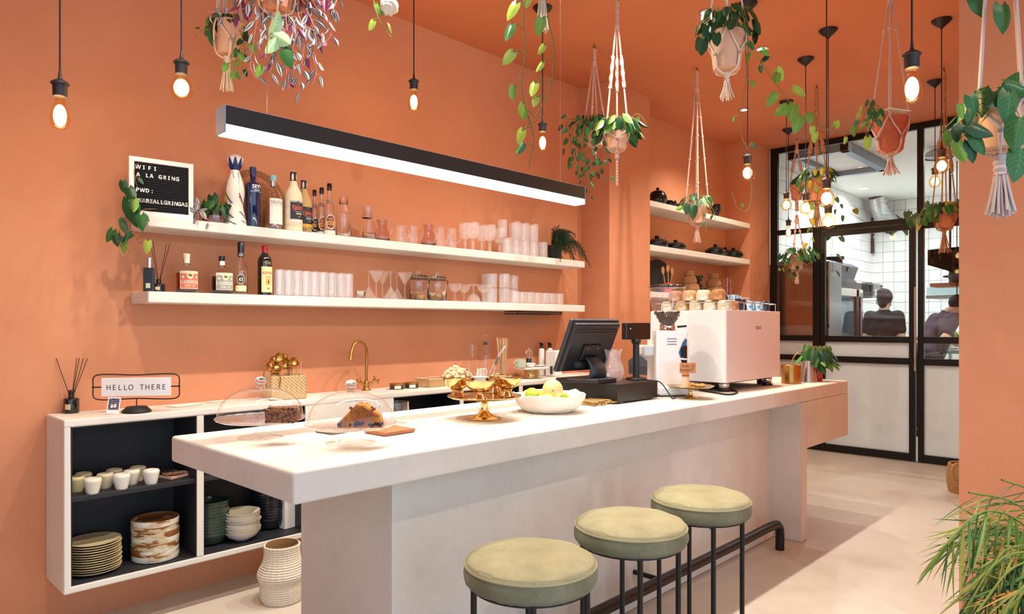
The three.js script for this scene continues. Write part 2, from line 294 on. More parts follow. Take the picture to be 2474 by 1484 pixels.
// ---------------------------------------------------------------- pendant bulbs
const bulbGlass = phys(new THREE.Color(1, 0.82, 0.55), 0.03, { transmission: 1, thickness: 0, ior: 1.4, emissive: new THREE.Color(1.0, 0.6, 0.22), emissiveIntensity: 0.75 });
const bulbGlow = std(0xffe0a8, 0.5, { emissive: new THREE.Color(1.0, 0.82, 0.52), emissiveIntensity: 9 });
const socketM = std(0x1b1b20, 0.5), socketBrown = std(0x3a2a22, 0.5);
const bulbShapes = {
  pear: smooth([[0.013, 0], [0.0145, -0.012], [0.02, -0.035], [0.0295, -0.066], [0.032, -0.085], [0.028, -0.104], [0.014, -0.117], [0, -0.12]], 26),
  globe: smooth([[0.013, 0], [0.0155, -0.008], [0.028, -0.02], [0.042, -0.046], [0.0445, -0.062], [0.04, -0.083], [0.026, -0.1], [0, -0.107]], 26),
};
function pendant(label, at, kind, brown) {                              // `at`: where the glass meets the socket
  const t = thing('pendant_bulb_lamp', label, 'lamp', [at[0], at[1], at[2]], 0, 'bare filament bulbs on black cords');
  const m = brown ? socketBrown : socketM, drop = CEIL - at[1];
  part(t, 'canopy', lathe(smooth([[0.006, drop - 0.058], [0.012, drop - 0.05], [0.038, drop - 0.03], [0.058, drop - 0.008], [0.059, drop]], 14), 24), std(0x0d0d11, 0.45));
  part(t, 'cord', rod([0, 0.075, 0], [0, drop - 0.05, 0], 0.0032, 8), M.cordLamp);
  part(t, 'socket', lathe([[0, 0.09], [0.004, 0.09], [0.006, 0.068], [0.008, 0.06], [0.022, 0.052], [0.029, 0.046], [0.03, 0.042], [0.0235, 0.04], [0.0225, 0.0], [0.02, -0.004], [0, -0.004]], 24), m);
  part(t, 'glass_bulb', lathe(bulbShapes[kind], 24), bulbGlass);
  const g = kind === 'globe' ? ball(0.03, 14, 10).scale(0.95, 1.15, 0.95).translate(0, -0.056, 0) : ball(0.021, 14, 10).scale(1, 1.9, 1).translate(0, -0.07, 0);
  part(t, 'filament_glow', g, bulbGlow);
  const l = new THREE.PointLight(BULB.color, BULB.intensity); l.position.set(0, -0.06, 0); l.castShadow = true; l.shadow.radius = 1.5; t.add(l);
}
pendant('pear-shaped filament bulb on a black cord, farthest from the kitchen, before bare orange wall', [0.643, 2.161, -2.855], 'pear');
pendant('globe filament bulb hanging beside the small planter with purple trailing leaves', [1.058, 2.349, -2.859], 'globe');
pendant('pear filament bulb hanging above the middle of the black linear pendant', [2.376, 2.658, -3.065], 'pear');
pendant('filament bulb between the two long pothos vines, over the linear pendant end', [3.218, 2.553, -2.858], 'pear');
pendant('globe filament bulb before the alcove with a bare vine looped round it', [4.058, 2.34, -1.921], 'globe');
pendant('large clear pear bulb beside the pale macrame planter with a white card', [2.61, 2.216, -0.656], 'pear');
pendant('globe bulb hanging in front of the big terracotta pot by the glass partition', [5.199, 2.275, -2.009], 'globe', true);
pendant('globe bulb close above another bulb, right of the big terracotta pot', [3.972, 2.109, -1.421], 'globe', true);
pendant('globe bulb hanging directly below another bulb before the glass transom', [4.797, 2.099, -1.705], 'globe', true);
pendant('globe bulb hanging before the smallest terracotta pot, upper of the pair on one line', [6.073, 2.466, -2.516], 'globe', true);
pendant('lowest filament bulb, hanging nearest to the partition jamb', [6.952, 2.354, -2.859], 'pear');
pendant('globe bulb hanging before the tan macrame planter near the orange end wall', [5.153, 2.437, -1.123], 'globe', true);
pendant('globe bulb partly hidden behind the tan macrame planter strands', [6.404, 2.568, -1.442], 'globe', true);

// ---------------------------------------------------------------- leaves and vines
function leafGeo(L, w, fold, droop, lobe) {                              // hangs along -y from its stalk, face to +z
  const g = grid(6, 7, (u, v) => {
    const s = u * 2 - 1, half = w(v), x = s * half, back = lobe * Math.pow(Math.abs(s), 1.5) * Math.pow(1 - v, 3);
    return [x * (1 - 0.12 * Math.abs(s) * fold), -L * (v - back), L * (-fold * 0.35 * Math.abs(s) * half / L * 2 + droop * (v * v) * -0.35 + 0.02 * Math.sin(v * 9) * Math.abs(s))];
  });
  return g;
}
const heartW = (k) => (v) => k * 1.45 * Math.pow(v + 0.03, 0.42) * Math.pow(1.0001 - v, 0.85);
const HEART = [leafGeo(1, heartW(0.52), 0.45, 0.5, 0.22), leafGeo(1, heartW(0.48), 0.8, 0.2, 0.2), leafGeo(1, heartW(0.55), 0.25, 0.9, 0.24)];
const OVAL = [leafGeo(1, (v) => 0.2 * Math.pow(Math.sin(Math.PI * Math.min(1, Math.pow(v, 0.8) + 0.001)), 0.8) + 0.012 * (1 - v), 0.6, 0.5, 0), leafGeo(1, (v) => 0.23 * Math.pow(Math.sin(Math.PI * Math.min(1, Math.pow(v, 0.85) + 0.001)), 0.8) + 0.012 * (1 - v), 0.9, -0.4, 0)];
const leafTex = (base, vein, edge) => canvasTex(128, 128, (x, w, h) => {
  x.fillStyle = base; x.fillRect(0, 0, w, h);
  x.strokeStyle = vein; x.lineWidth = 3; x.beginPath(); x.moveTo(64, 128); x.lineTo(64, 0); x.stroke(); x.lineWidth = 1.2;
  for (let k = 0; k < 6; k++) for (const s of [-1, 1]) { x.beginPath(); x.moveTo(64, 122 - k * 19); x.quadraticCurveTo(64 + s * 30, 112 - k * 19, 64 + s * 62, 84 - k * 19); x.stroke(); }
  if (edge) { x.strokeStyle = edge; x.lineWidth = 10; x.strokeRect(0, 0, w, h); }
});
const leafM = (base, vein, edge, r = 0.38) => phys(0xffffff, r, { map: leafTex(base, vein, edge), side: THREE.DoubleSide, transmission: 0.12, thickness: 0, specularIntensity: 0.7 });
const GREEN = { deep: leafM('#1d4a2b', '#3c6b41'), mid: leafM('#2f6a35', '#5f9350'), light: leafM('#6b9a3a', '#a3c065'), lime: leafM('#9dba45', '#d0d884'), dull: leafM('#4b6f4e', '#8aa783'), yellow: leafM('#b0a238', '#d9c96a') };
const STRIPE = [0, 1].map((k) => phys(0xffffff, 0.35, { side: THREE.DoubleSide, transmission: 0.1, thickness: 0, map: canvasTex(128, 64, (x, w, h) => {
  const bands = k ? ['#6b3a56', '#a9a9a6', '#5a4a54', '#a9a9a6', '#6b3a56'] : ['#574052', '#c4c8c2', '#4c5a50', '#c4c8c2', '#574052'];
  bands.forEach((c, i) => { x.fillStyle = c; x.fillRect([0, 22, 50, 78, 106][i], 0, 40, h); });
}) }));
const PURPLE = phys(0x7d2f5d, 0.4, { side: THREE.DoubleSide, transmission: 0.15, thickness: 0 });
const stemM = std(0x7d8a3e, 0.7), stemBrown = std(0x8a6c44, 0.8), stemDark = std(0x4d5a30, 0.7), stemPink = std(0xb07a78, 0.7), stemPale = std(0xcaa878, 0.8);
const CAM = V(0, 1.35, 0);
function leafAt(parent, pos, n, tip, size, m, shapes = HEART) {
  const y = tip.clone().normalize().negate(), z = n.clone().sub(y.clone().multiplyScalar(n.dot(y))).normalize(), x = y.clone().cross(z);
  const o = part(parent, 'leaf', pick(shapes), m); o.position.copy(pos); o.quaternion.setFromRotationMatrix(new THREE.Matrix4().makeBasis(x, y, z)); o.scale.set(size * rnd(0.9, 1.1), size, size); return o;
}
const jit = (k) => V(rnd(-k, k), rnd(-k, k), rnd(-k, k));
function vine(t, pts, o = {}) {                                         // pts in the world; leaves alternate along it and hang from short stalks
  const { r = 0.0018, every = 0.05, size = 0.045, mats = [GREEN.mid], stalk = 0.02, from = 0.05, shapes = HEART, m = stemM, face = 0.8, side = null } = o;
  const b = t.position, c = new THREE.CatmullRomCurve3(pts.map((p) => V(p).sub(b)), false, 'centripetal'), L = c.getLength(), parts = [new THREE.TubeGeometry(c, Math.max(10, Math.round(L / 0.02)), r, 5)];
  let s = from * L, k = 0;
  while (s < L * 0.995) {
    const u = s / L, p = c.getPointAt(u), d = c.getTangentAt(u), toCam = CAM.clone().sub(p).sub(b).normalize(), across = d.clone().cross(toCam).normalize().multiplyScalar(side ?? (k % 2 ? 1 : -1));
    const a = p.clone().add(across.clone().multiplyScalar(stalk * rnd(0.6, 1.3))).add(V(0, rnd(-0.3, 0.4) * stalk, 0)).add(jit(stalk * 0.4));
    parts.push(tube([p, p.clone().lerp(a, 0.5).add(V(0, stalk * 0.25, 0)), a], r * 0.7, 5, 4));
    leafAt(t, a, toCam.multiplyScalar(face).add(jit(0.7)).add(V(0, 0.25, 0)), across.multiplyScalar(0.45).add(V(0, -1, 0)).add(jit(0.35)), size * rnd(0.7, 1.2) * (1 - 0.25 * u), pick(mats), shapes);
    s += every * rnd(0.75, 1.3); k++;
  }
  part(t, 'vine', parts, m); return t;
}
function tuft(t, y, R, o = {}) {                                        // leaves on arching stalks out of a pot whose rim is at local height y
  const { n = 20, size = 0.05, mats = [GREEN.deep, GREEN.mid], reach = 1.5, rise = 0.05, fall = 0.06, shapes = HEART, arc = [0, Math.PI * 2], m = stemM } = o, stalks = [];
  for (let k = 0; k < n; k++) {
    const a = arc[0] + (arc[1] - arc[0]) * ((k + rnd(0.1, 0.9)) / n), q = R * reach * Math.sqrt(rnd(0.25, 1)), d = V(Math.sin(a), 0, Math.cos(a));
    const e = d.clone().multiplyScalar(q).add(V(0, y + rnd(0.2, 1) * rise - fall * Math.max(0, q / R - 0.9) * rnd(0.2, 1.3), 0));
    stalks.push(tube([d.clone().multiplyScalar(R * 0.25).setY(y - 0.02), d.clone().multiplyScalar(q * 0.6).setY(y + rise * 0.8), e], 0.0013, 8, 4));
    leafAt(t, e, d.clone().add(V(0, rnd(0.1, 1.0), 0)).add(jit(0.5)), d.clone().multiplyScalar(0.5).add(V(0, -0.9, 0)).add(jit(0.4)), size * rnd(0.7, 1.25), pick(mats), shapes);
  }
  part(t, 'stems', stalks, m);
}

// ---------------------------------------------------------------- macrame planters
function sinnet(a, b, wide, thin, turns) {                               // a knotted cord: flat braid that twists as it goes, with a bump at every knot
  const A = V(a), d = V(b).sub(A), L = d.length(), q = new THREE.Quaternion().setFromUnitVectors(V(0, 1, 0), d.clone().normalize());
  const bumps = L / (wide * 1.1);
  return grid(10, Math.max(14, Math.round(L / (wide * 0.35))), (u, v) => {
    const w = turns * Math.PI * 2 * v, c = u * Math.PI * 2, k = 1 + 0.16 * Math.sin(v * bumps * Math.PI * 2 + Math.cos(c) * 1.2), p = V(wide * k * Math.cos(c), 0, thin * k * Math.sin(c));
    return V(p.x * Math.cos(w) - p.z * Math.sin(w), v * L, p.x * Math.sin(w) + p.z * Math.cos(w)).applyQuaternion(q).add(A).toArray();
  });
}
function doubled(a, b, r, knots = [0.35, 0.7]) {                          // two cords side by side, bound by small knots
  const A = V(a), B = V(b), o = B.clone().sub(A).cross(V(0.3, 0, 1)).normalize().multiplyScalar(r * 1.05), list = [];
  for (const s of [-1, 1]) list.push(tube([A.clone().addScaledVector(o, s), A.clone().lerp(B, 0.5).addScaledVector(o, s * 1.25), B.clone().addScaledVector(o, s)], r, 8, 6));
  for (const k of knots) { const p = A.clone().lerp(B, k); list.push(ball(r * 2.3, 8, 6).scale(1.1, 1.0, 1.1).translate(p.x, p.y, p.z)); }
  return merge(list);
}
function tassel(len, r0, r1, r, n, y0 = 0) {
  const list = [];
  for (let k = 0; k < n; k++) { const a = k * 2.4, q = Math.sqrt((k + 0.5) / n), c = Math.cos(a), s = Math.sin(a), w = rnd(-0.15, 0.15); list.push(tube([[r0 * q * c, y0, r0 * q * s], [(r0 + (r1 - r0) * 0.45) * q * Math.cos(a + w), y0 - len * 0.5, (r0 + (r1 - r0) * 0.45) * q * Math.sin(a + w)], [r1 * q * c, y0 - len * rnd(0.93, 1.03), r1 * q * s]], r, 8, 5)); }
  return merge(list);
}
function planter(o) {
  const { label, at, R = 0.075, H = 0.12, pot = M.terracotta, cord = M.cord, r = 0.003, n = 4, gather = 0.12, style = 'double', top = CEIL, tail = 0.16, knots, turn = 0.4, wide = 0.009, flare = 0.03, ring = true, tilt = 0, group, tailStyle } = o;
  const t = thing('hanging_planter', label, 'planter', at, 0, group), up = top - at[1], foot = R * 0.72;
  const rim = H * 0.86;
  part(t, 'pot', lathe([[0, 0], [foot, 0], [foot + 0.002, 0.004], [R * 0.96, rim], [R, rim + 0.004], [R * 1.02, H - 0.003], [R * 0.99, H], [R * 0.92, H], [R * 0.9, rim], [R * 0.8, H * 0.8], [0, H * 0.8]], 32), pot, [0, 0, 0], [tilt, 0, -tilt]);
  part(t, 'soil', cyl(R * 0.86, R * 0.86, 0.006, 20).translate(0, H * 0.84, 0), M.soil);
  part(t, 'hook', [new THREE.TorusGeometry(0.012, 0.0022, 8, 18).translate(0, up - 0.022, 0), rod([0, up - 0.011, 0], [0, up, 0], 0.0022, 6)], ring ? M.steel : cord);
  const apex = up - 0.034;
  part(t, 'gathering_cord', [sinnet([0, apex, 0], [0, apex - gather, 0], r * 3.2, r * 2.6, 2), ball(r * 4, 10, 8).scale(1, 1.5, 1).translate(0, apex - gather, 0)], cord);
  const net = [], Q = R * 1.07, pts = [...Array(n).keys()].map((k) => { const a = turn + k * Math.PI * 2 / n; return [Math.sin(a), Math.cos(a), a]; });
  for (const [s, c, a] of pts) {
    const A = [r * 2 * s, apex - gather, r * 2 * c], B = [Q * s, H * 1.02, Q * c], C = V(A).lerp(V(B), 0.62);
    part(t, 'strand', style === 'spiral' ? merge([sinnet(A, C, wide, wide * 0.5, 4), doubled(C, B, r, [0.02, 0.9])]) : style === 'braid' ? merge([doubled(A, V(A).lerp(V(B), 0.3), r, []), sinnet(V(A).lerp(V(B), 0.3), C, wide, wide * 0.75, 1.5), doubled(C, B, r, [])]) : doubled(A, B, r, knots ?? [0.3, 0.66]), cord);
    for (const side of [-1, 1]) {
      const m = a + side * Math.PI / n, q = (foot + (R - foot) * 0.4) * 1.08 + r;
      net.push(tube([B, [Q * 0.99 * Math.sin(a + side * 0.35 * Math.PI / n), H * 0.72, Q * 0.99 * Math.cos(a + side * 0.35 * Math.PI / n)], [q * Math.sin(m), H * 0.34, q * Math.cos(m)], [foot * 1.06 * Math.sin(m), 0.0, foot * 1.06 * Math.cos(m)], [r * 2 * Math.sin(m), -0.022, r * 2 * Math.cos(m)]], r, 18, 6));
      net.push(ball(r * 2.2, 8, 6).translate(q * Math.sin(m), H * 0.34, q * Math.cos(m)));
    }
  }
  part(t, 'net', net, cord);
  part(t, 'bottom_knot', sinnet([0, -0.012, 0], [0, -0.058, 0], r * 3.4, r * 3.0, 1), cord);
  if ((tailStyle ?? style) === 'spiral') part(t, 'tail', sinnet([0, -0.05, 0], [0, -tail, 0], wide * 0.75, wide * 0.45, tail * 22), cord);
  else part(t, 'tassel', tassel(tail - 0.05, r * 2.6, flare, r * 0.8, 14, -0.05), cord);
  return t;
}
// ---------------------------------------------------------------- the hanging plants, one by one
const SIDE = V(0.6964, 0, 0.7176), NEAR = V(-0.7176, 0, 0.6964);        // along the picture and out of it, as directions in the room
function leaves(t, list, mats, shapes = HEART, stem) {                  // [x, y, z], length, tip sideways, tip up, how much it faces up
  const b = t.position, st = [];
  for (const [p, L, dx, dy, up = 0.25, m] of list) {
    const tip = SIDE.clone().multiplyScalar(dx).add(V(0, dy, 0)).add(NEAR.clone().multiplyScalar(0.25)).normalize(), q = V(p).sub(b).addScaledVector(tip, -L * 0.5);
    leafAt(t, q, NEAR.clone().add(V(0, up, 0)).add(jit(0.25)), tip, L, m ?? pick(mats), shapes);
    if (stem) st.push(tube([q, q.clone().lerp(V(stem).sub(b), 0.35).add(V(0, 0.02, 0)), V(stem).sub(b)], 0.0014, 8, 4));
  }
  if (stem) part(t, 'stems', st, stemM);
}
{ // small pot with green hearts, near the bare bulbs
  const t = planter({ label: 'small peach pot in white macrame with a few green heart leaves, near the globe bulb', at: [1.379, 2.603, -3.174], R: 0.058, H: 0.15, pot: M.palePot, r: 0.0042, n: 3, tail: 0.17, turn: 0.9, flare: 0.032, tilt: 0.08 });
  tuft(t, 0.15, 0.06, { n: 16, size: 0.05, reach: 1.5, rise: 0.03, fall: 0.06, mats: [GREEN.mid, GREEN.deep, GREEN.dull] });
  vine(t, [[1.347, 2.796, -3.207], [1.312, 2.711, -3.214], [1.281, 2.702, -3.246], [1.268, 2.669, -3.259]], { mats: [GREEN.mid, GREEN.light], size: 0.05, every: 0.045 });
  vine(t, [[1.413, 2.739, -3.138], [1.411, 2.623, -3.069], [1.408, 2.548, -3.072], [1.398, 2.472, -3.083]], { mats: [GREEN.mid, GREEN.deep, GREEN.light], size: 0.05, every: 0.03 });
  vine(t, [[1.385, 2.68, -3.096], [1.35, 2.547, -3.06], [1.352, 2.464, -3.058]], { mats: [GREEN.light, GREEN.mid], size: 0.048, every: 0.045, from: 0.5 });
}
{ // the big purple wandering plant
  const t = planter({ label: 'terracotta planter overflowing with purple and silver striped trailing leaves', at: [1.441, 2.713, -2.822], R: 0.08, H: 0.13, r: 0.004, tail: 0.1, flare: 0.02 });
  const P = [STRIPE[0], STRIPE[1], STRIPE[0], STRIPE[1], PURPLE], o = { mats: P, shapes: OVAL, m: stemPink };
  tuft(t, 0.1, 0.1, { n: 110, size: 0.062, reach: 1.9, rise: 0.07, fall: 0.12, ...o });
  for (const q of [[[1.36, 2.678, -2.763], [1.326, 2.6, -2.769], [1.317, 2.514, -2.779], [1.308, 2.428, -2.787], [1.326, 2.376, -2.769]], [[1.395, 2.638, -2.654], [1.392, 2.511, -2.63], [1.386, 2.409, -2.636], [1.397, 2.316, -2.624]], [[1.456, 2.661, -2.664], [1.454, 2.54, -2.608], [1.448, 2.437, -2.615], [1.439, 2.352, -2.624], [1.454, 2.314, -2.608]],
    [[1.48, 2.678, -2.639], [1.497, 2.566, -2.593], [1.488, 2.479, -2.602], [1.5, 2.411, -2.59], [1.488, 2.35, -2.602]], [[1.512, 2.719, -2.678], [1.545, 2.644, -2.6], [1.564, 2.6, -2.582], [1.554, 2.551, -2.592], [1.527, 2.541, -2.619]], [[1.556, 2.76, -2.704], [1.613, 2.742, -2.646], [1.629, 2.781, -2.629], [1.596, 2.688, -2.635]],
    [[1.346, 2.625, -2.663], [1.324, 2.515, -2.656], [1.315, 2.431, -2.665]], [[1.388, 2.599, -2.59], [1.39, 2.523, -2.559], [1.379, 2.44, -2.571], [1.387, 2.357, -2.563]], [[1.358, 2.719, -2.836], [1.313, 2.692, -2.855], [1.276, 2.674, -2.892], [1.203, 2.678, -2.968]], [[1.359, 2.565, -2.62], [1.34, 2.457, -2.611], [1.331, 2.407, -2.62], [1.315, 2.365, -2.637]],
    [[1.443, 2.587, -2.605], [1.491, 2.54, -2.541], [1.509, 2.498, -2.523]]]) vine(t, q, { size: 0.062, every: 0.024, stalk: 0.012, from: 0.02, ...o });
  leaves(t, [[[1.318, 2.557, -2.591], 0.09, 0.4, 0.9], [[1.335, 2.491, -2.573], 0.1, 0.7, -0.5], [[1.306, 2.465, -2.603], 0.09, -0.4, -0.8], [[1.349, 2.412, -2.559], 0.075, 0.4, -0.9, 0, GREEN.mid], [[1.295, 2.378, -2.686], 0.05, -0.3, -0.9, 0, GREEN.light]], [leafM('#8fb585', '#c0d8b0')], HEART);
}
{ // a white knotted hanger end with a sprig, only its foot in view
  const t = planter({ label: 'white knotted macrame hanger whose fluffy end shows above the orange wall edge', at: [1.722, 2.791, -2.39], R: 0.07, H: 0.12, r: 0.0055, tail: 0.07, flare: 0.03, n: 4 });
  part(t, 'pompom', roughen(ball(0.035, 28, 20), 0.005, 180).translate(0, -0.105, 0), M.cord);
  vine(t, [[1.674, 2.765, -2.439], [1.679, 2.696, -2.434], [1.692, 2.635, -2.421], [1.712, 2.588, -2.4], [1.728, 2.557, -2.383]], { mats: [GREEN.lime, GREEN.light], size: 0.045, every: 0.075, from: 0.3, stalk: 0.02 });
}
{ // two long pothos vines
  const t = planter({ label: 'planter above the frame whose two long lime vines and white tassel hang down', at: [2.245, 2.832, -1.994], R: 0.075, H: 0.12, r: 0.0045, tail: 0.21, flare: 0.03 });
  const o = { mats: [GREEN.lime, GREEN.light, GREEN.lime, GREEN.mid], size: 0.075, every: 0.1, stalk: 0.045, r: 0.0024, m: stemDark };
  vine(t, [[2.182, 2.842, -1.987], [2.119, 2.713, -1.981], [2.114, 2.635, -1.986], [2.117, 2.552, -1.982], [2.119, 2.475, -1.981], [2.111, 2.414, -1.989], [2.11, 2.331, -1.99], [2.117, 2.284, -1.982], [2.128, 2.224, -1.971], [2.14, 2.17, -1.959], [2.145, 2.116, -1.954], [2.14, 2.086, -1.959], [2.131, 2.015, -1.969]], { ...o, side: 1 });
  vine(t, [[2.213, 2.842, -1.956], [2.18, 2.713, -1.918], [2.189, 2.612, -1.909], [2.203, 2.527, -1.894], [2.203, 2.427, -1.894], [2.197, 2.368, -1.9], [2.184, 2.307, -1.914], [2.163, 2.253, -1.935], [2.139, 2.206, -1.96], [2.114, 2.165, -1.986]], { ...o, size: 0.065, side: 1 });
}
{ // dense dark trailing plant by the pier
  const t = planter({ label: 'terracotta planter with a dense dark vine spilling left, hung by the shelf end', at: [3.899, 2.613, -2.975], R: 0.068, H: 0.16, pot: M.palePot, cord: M.cordPink, r: 0.0042, n: 4, gather: 0.1, tail: 0.07, flare: 0.01, knots: [0.78] });
  const o = { mats: [GREEN.deep, GREEN.deep, GREEN.mid], size: 0.05, every: 0.028, stalk: 0.03, m: stemDark };
  tuft(t, 0.16, 0.07, { n: 26, size: 0.055, mats: [GREEN.deep, GREEN.mid], reach: 1.7, fall: 0.05 });
  for (const q of [[[3.801, 2.787, -2.976], [3.702, 2.701, -3.006], [3.688, 2.602, -3.02], [3.702, 2.502, -3.006], [3.731, 2.388, -2.976]], [[3.771, 2.758, -2.935], [3.692, 2.631, -2.944], [3.682, 2.49, -2.954], [3.712, 2.406, -2.924], [3.723, 2.307, -2.912]], [[3.767, 2.721, -2.896], [3.715, 2.513, -2.892], [3.731, 2.429, -2.875], [3.706, 2.317, -2.902]],
    [[3.811, 2.73, -2.894], [3.816, 2.523, -2.845], [3.826, 2.467, -2.835], [3.761, 2.392, -2.874]], [[3.781, 2.773, -2.997], [3.705, 2.767, -3.046], [3.687, 2.681, -3.064]]]) vine(t, q, o);
  vine(t, [[3.723, 2.349, -2.912], [3.731, 2.265, -2.904], [3.741, 2.195, -2.894]], { ...o, every: 0.05, size: 0.04 }); vine(t, [[3.8, 2.448, -2.833], [3.814, 2.349, -2.819], [3.825, 2.293, -2.807]], { ...o, every: 0.05, size: 0.038 });
}
{ // broad green hearts in front of it
  const t = planter({ label: 'pale pot in a braided macrame hanger with broad dark heart leaves and long knotted tail', at: [3.417, 2.406, -2.438], R: 0.068, H: 0.12, pot: M.palePot, cord: M.cordPink, r: 0.004, n: 3, gather: 0.15, style: 'braid', wide: 0.012, tail: 0.22, tailStyle: 'spiral', turn: 0.1 });
  tuft(t, 0.12, 0.075, { n: 42, size: 0.072, mats: [GREEN.deep, GREEN.deep, GREEN.mid, GREEN.light], reach: 1.9, rise: 0.07, fall: 0.05 });
  vine(t, [[3.426, 2.565, -2.357], [3.443, 2.596, -2.311], [3.47, 2.559, -2.283], [3.477, 2.535, -2.276]], { mats: [GREEN.light], size: 0.045, every: 0.06, stalk: 0.02 });
}
{ // before the alcove shelves
  const t = planter({ label: 'small pot of variegated leaves in pink macrame hanging before the alcove shelves', at: [4.791, 2.125, -2.674], R: 0.078, H: 0.165, pot: M.palePot, cord: M.cordPink, r: 0.0045, n: 4, gather: 0.14, tail: 0.145, flare: 0.03, knots: [0.12, 0.25, 0.42, 0.62, 0.85], turn: 0.6 });
  const W = leafM('#7fa07a', '#dfe6d2', '#c4d4b4');
  tuft(t, 0.165, 0.08, { n: 22, size: 0.07, mats: [GREEN.deep, W, W, GREEN.dull], reach: 1.5, rise: 0.06, fall: 0.04 });
  leaves(t, [[[4.683, 2.197, -2.641], 0.11, -0.1, -1], [[4.651, 2.216, -2.675], 0.08, -0.2, -1], [[4.605, 2.229, -2.722], 0.06, -0.9, -0.4, 0.2, GREEN.light]], [GREEN.deep]);
  vine(t, [[4.748, 2.3, -2.574], [4.787, 2.207, -2.534], [4.796, 2.145, -2.525], [4.783, 2.098, -2.538]], { mats: [GREEN.mid], size: 0.05, every: 0.1, stalk: 0.03 }); vine(t, [[4.746, 2.238, -2.576], [4.744, 2.098, -2.579], [4.748, 2.051, -2.574]], { mats: [GREEN.dull], size: 0.045, every: 0.09, stalk: 0.02 });
}
{ // near the top centre-right: heart leaves, two runners
  const t = planter({ label: 'pale pot in white diamond macrame with large heart leaves, nearest the two star-bright spots', at: [2.895, 2.492, -1.468], R: 0.078, H: 0.165, pot: M.palePot, r: 0.0036, n: 4, tail: 0.13, flare: 0.035, turn: 0.5 });
  tuft(t, 0.165, 0.085, { n: 46, size: 0.062, mats: [GREEN.deep, GREEN.deep, GREEN.mid], reach: 1.65, rise: 0.12, fall: 0.06 });
  leaves(t, [[[2.71, 2.549, -1.487], 0.075, -0.15, -1], [[2.747, 2.62, -1.477], 0.07, 0.1, -1], [[2.745, 2.577, -1.436], 0.06, 0, -1]], [GREEN.deep]);
  vine(t, [[2.904, 2.619, -1.387], [2.956, 2.529, -1.405], [3.051, 2.498, -1.451], [3.229, 2.46, -1.555], [3.412, 2.413, -1.654], [3.606, 2.385, -1.741], [3.827, 2.332, -1.8], [3.882, 2.197, -1.815], [3.884, 2.107, -1.814], [3.862, 2.015, -1.836], [3.828, 2.029, -1.871], [3.813, 2.088, -1.887], [3.803, 2.124, -1.897]], { mats: [GREEN.light, GREEN.dull], size: 0.04, every: 0.42, from: 0.16, r: 0.0026, m: stemBrown, stalk: 0.03 });
  vine(t, [[2.904, 2.601, -1.387], [2.923, 2.564, -1.367], [2.952, 2.532, -1.352], [2.971, 2.513, -1.332], [3.003, 2.541, -1.299]], { mats: [GREEN.mid, GREEN.deep, GREEN.light], size: 0.045, every: 0.035, stalk: 0.02 });
  vine(t, [[2.965, 2.513, -1.339], [3.032, 2.464, -1.327], [3.174, 2.413, -1.324], [3.308, 2.384, -1.33], [3.397, 2.347, -1.31], [3.507, 2.317, -1.268], [3.585, 2.306, -1.217]], { mats: [GREEN.light, GREEN.lime, GREEN.light], size: 0.066, every: 0.085, from: 0.12, r: 0.0022, m: stemBrown, stalk: 0.03 });
  leaves(t, [[[3.033, 2.447, -1.297], 0.06, -0.3, -1], [[3.165, 2.345, -1.334], 0.08, -0.8, -0.6], [[3.199, 2.333, -1.298], 0.085, -0.3, -0.9], [[3.27, 2.294, -1.298], 0.085, -0.3, -1]], [GREEN.light]);
}
{ // terracotta pot with a long runner to the left
  const t = planter({ label: 'terracotta pot with a white card in pale macrame, one long vine running left', at: [3.845, 2.232, -1.064], R: 0.079, H: 0.16, pot: std(0xffffff, 0.85, { map: mottle([190, 98, 66], 20, 5, 4, 15, [1, 1, 1], 4) }), cord: M.cordPink, r: 0.0042, n: 4, gather: 0.3, tail: 0.12, flare: 0.045, knots: [0.25], turn: 0.2 });
  part(t, 'white_card', box(0.13, 0.003, 0.1, 0.001).translate(0, 0.195, -0.02), M.white, [0, 0, 0], [0.25, 0.5, 0.1]);
  vine(t, [[3.738, 2.404, -1.102], [3.699, 2.343, -1.1], [3.677, 2.319, -1.122], [3.613, 2.298, -1.188], [3.556, 2.306, -1.246], [3.486, 2.338, -1.29]], { mats: [GREEN.lime, GREEN.light, GREEN.lime], size: 0.062, every: 0.055, r: 0.0022, m: stemBrown, stalk: 0.035 });
  vine(t, [[3.785, 2.454, -1.096], [3.724, 2.439, -1.117], [3.667, 2.394, -1.132], [3.663, 2.343, -1.136]], { mats: [GREEN.dull, GREEN.yellow, GREEN.mid], size: 0.05, every: 0.018, m: stemBrown }); vine(t, [[3.756, 2.434, -1.098], [3.696, 2.384, -1.103], [3.701, 2.323, -1.097]], { mats: [GREEN.dull, GREEN.mid], size: 0.05, every: 0.022, m: stemBrown });
  vine(t, [[3.67, 2.319, -1.129], [3.684, 2.282, -1.114], [3.689, 2.251, -1.11]], { mats: [GREEN.yellow], size: 0.02, every: 0.2, m: stemBrown });
}
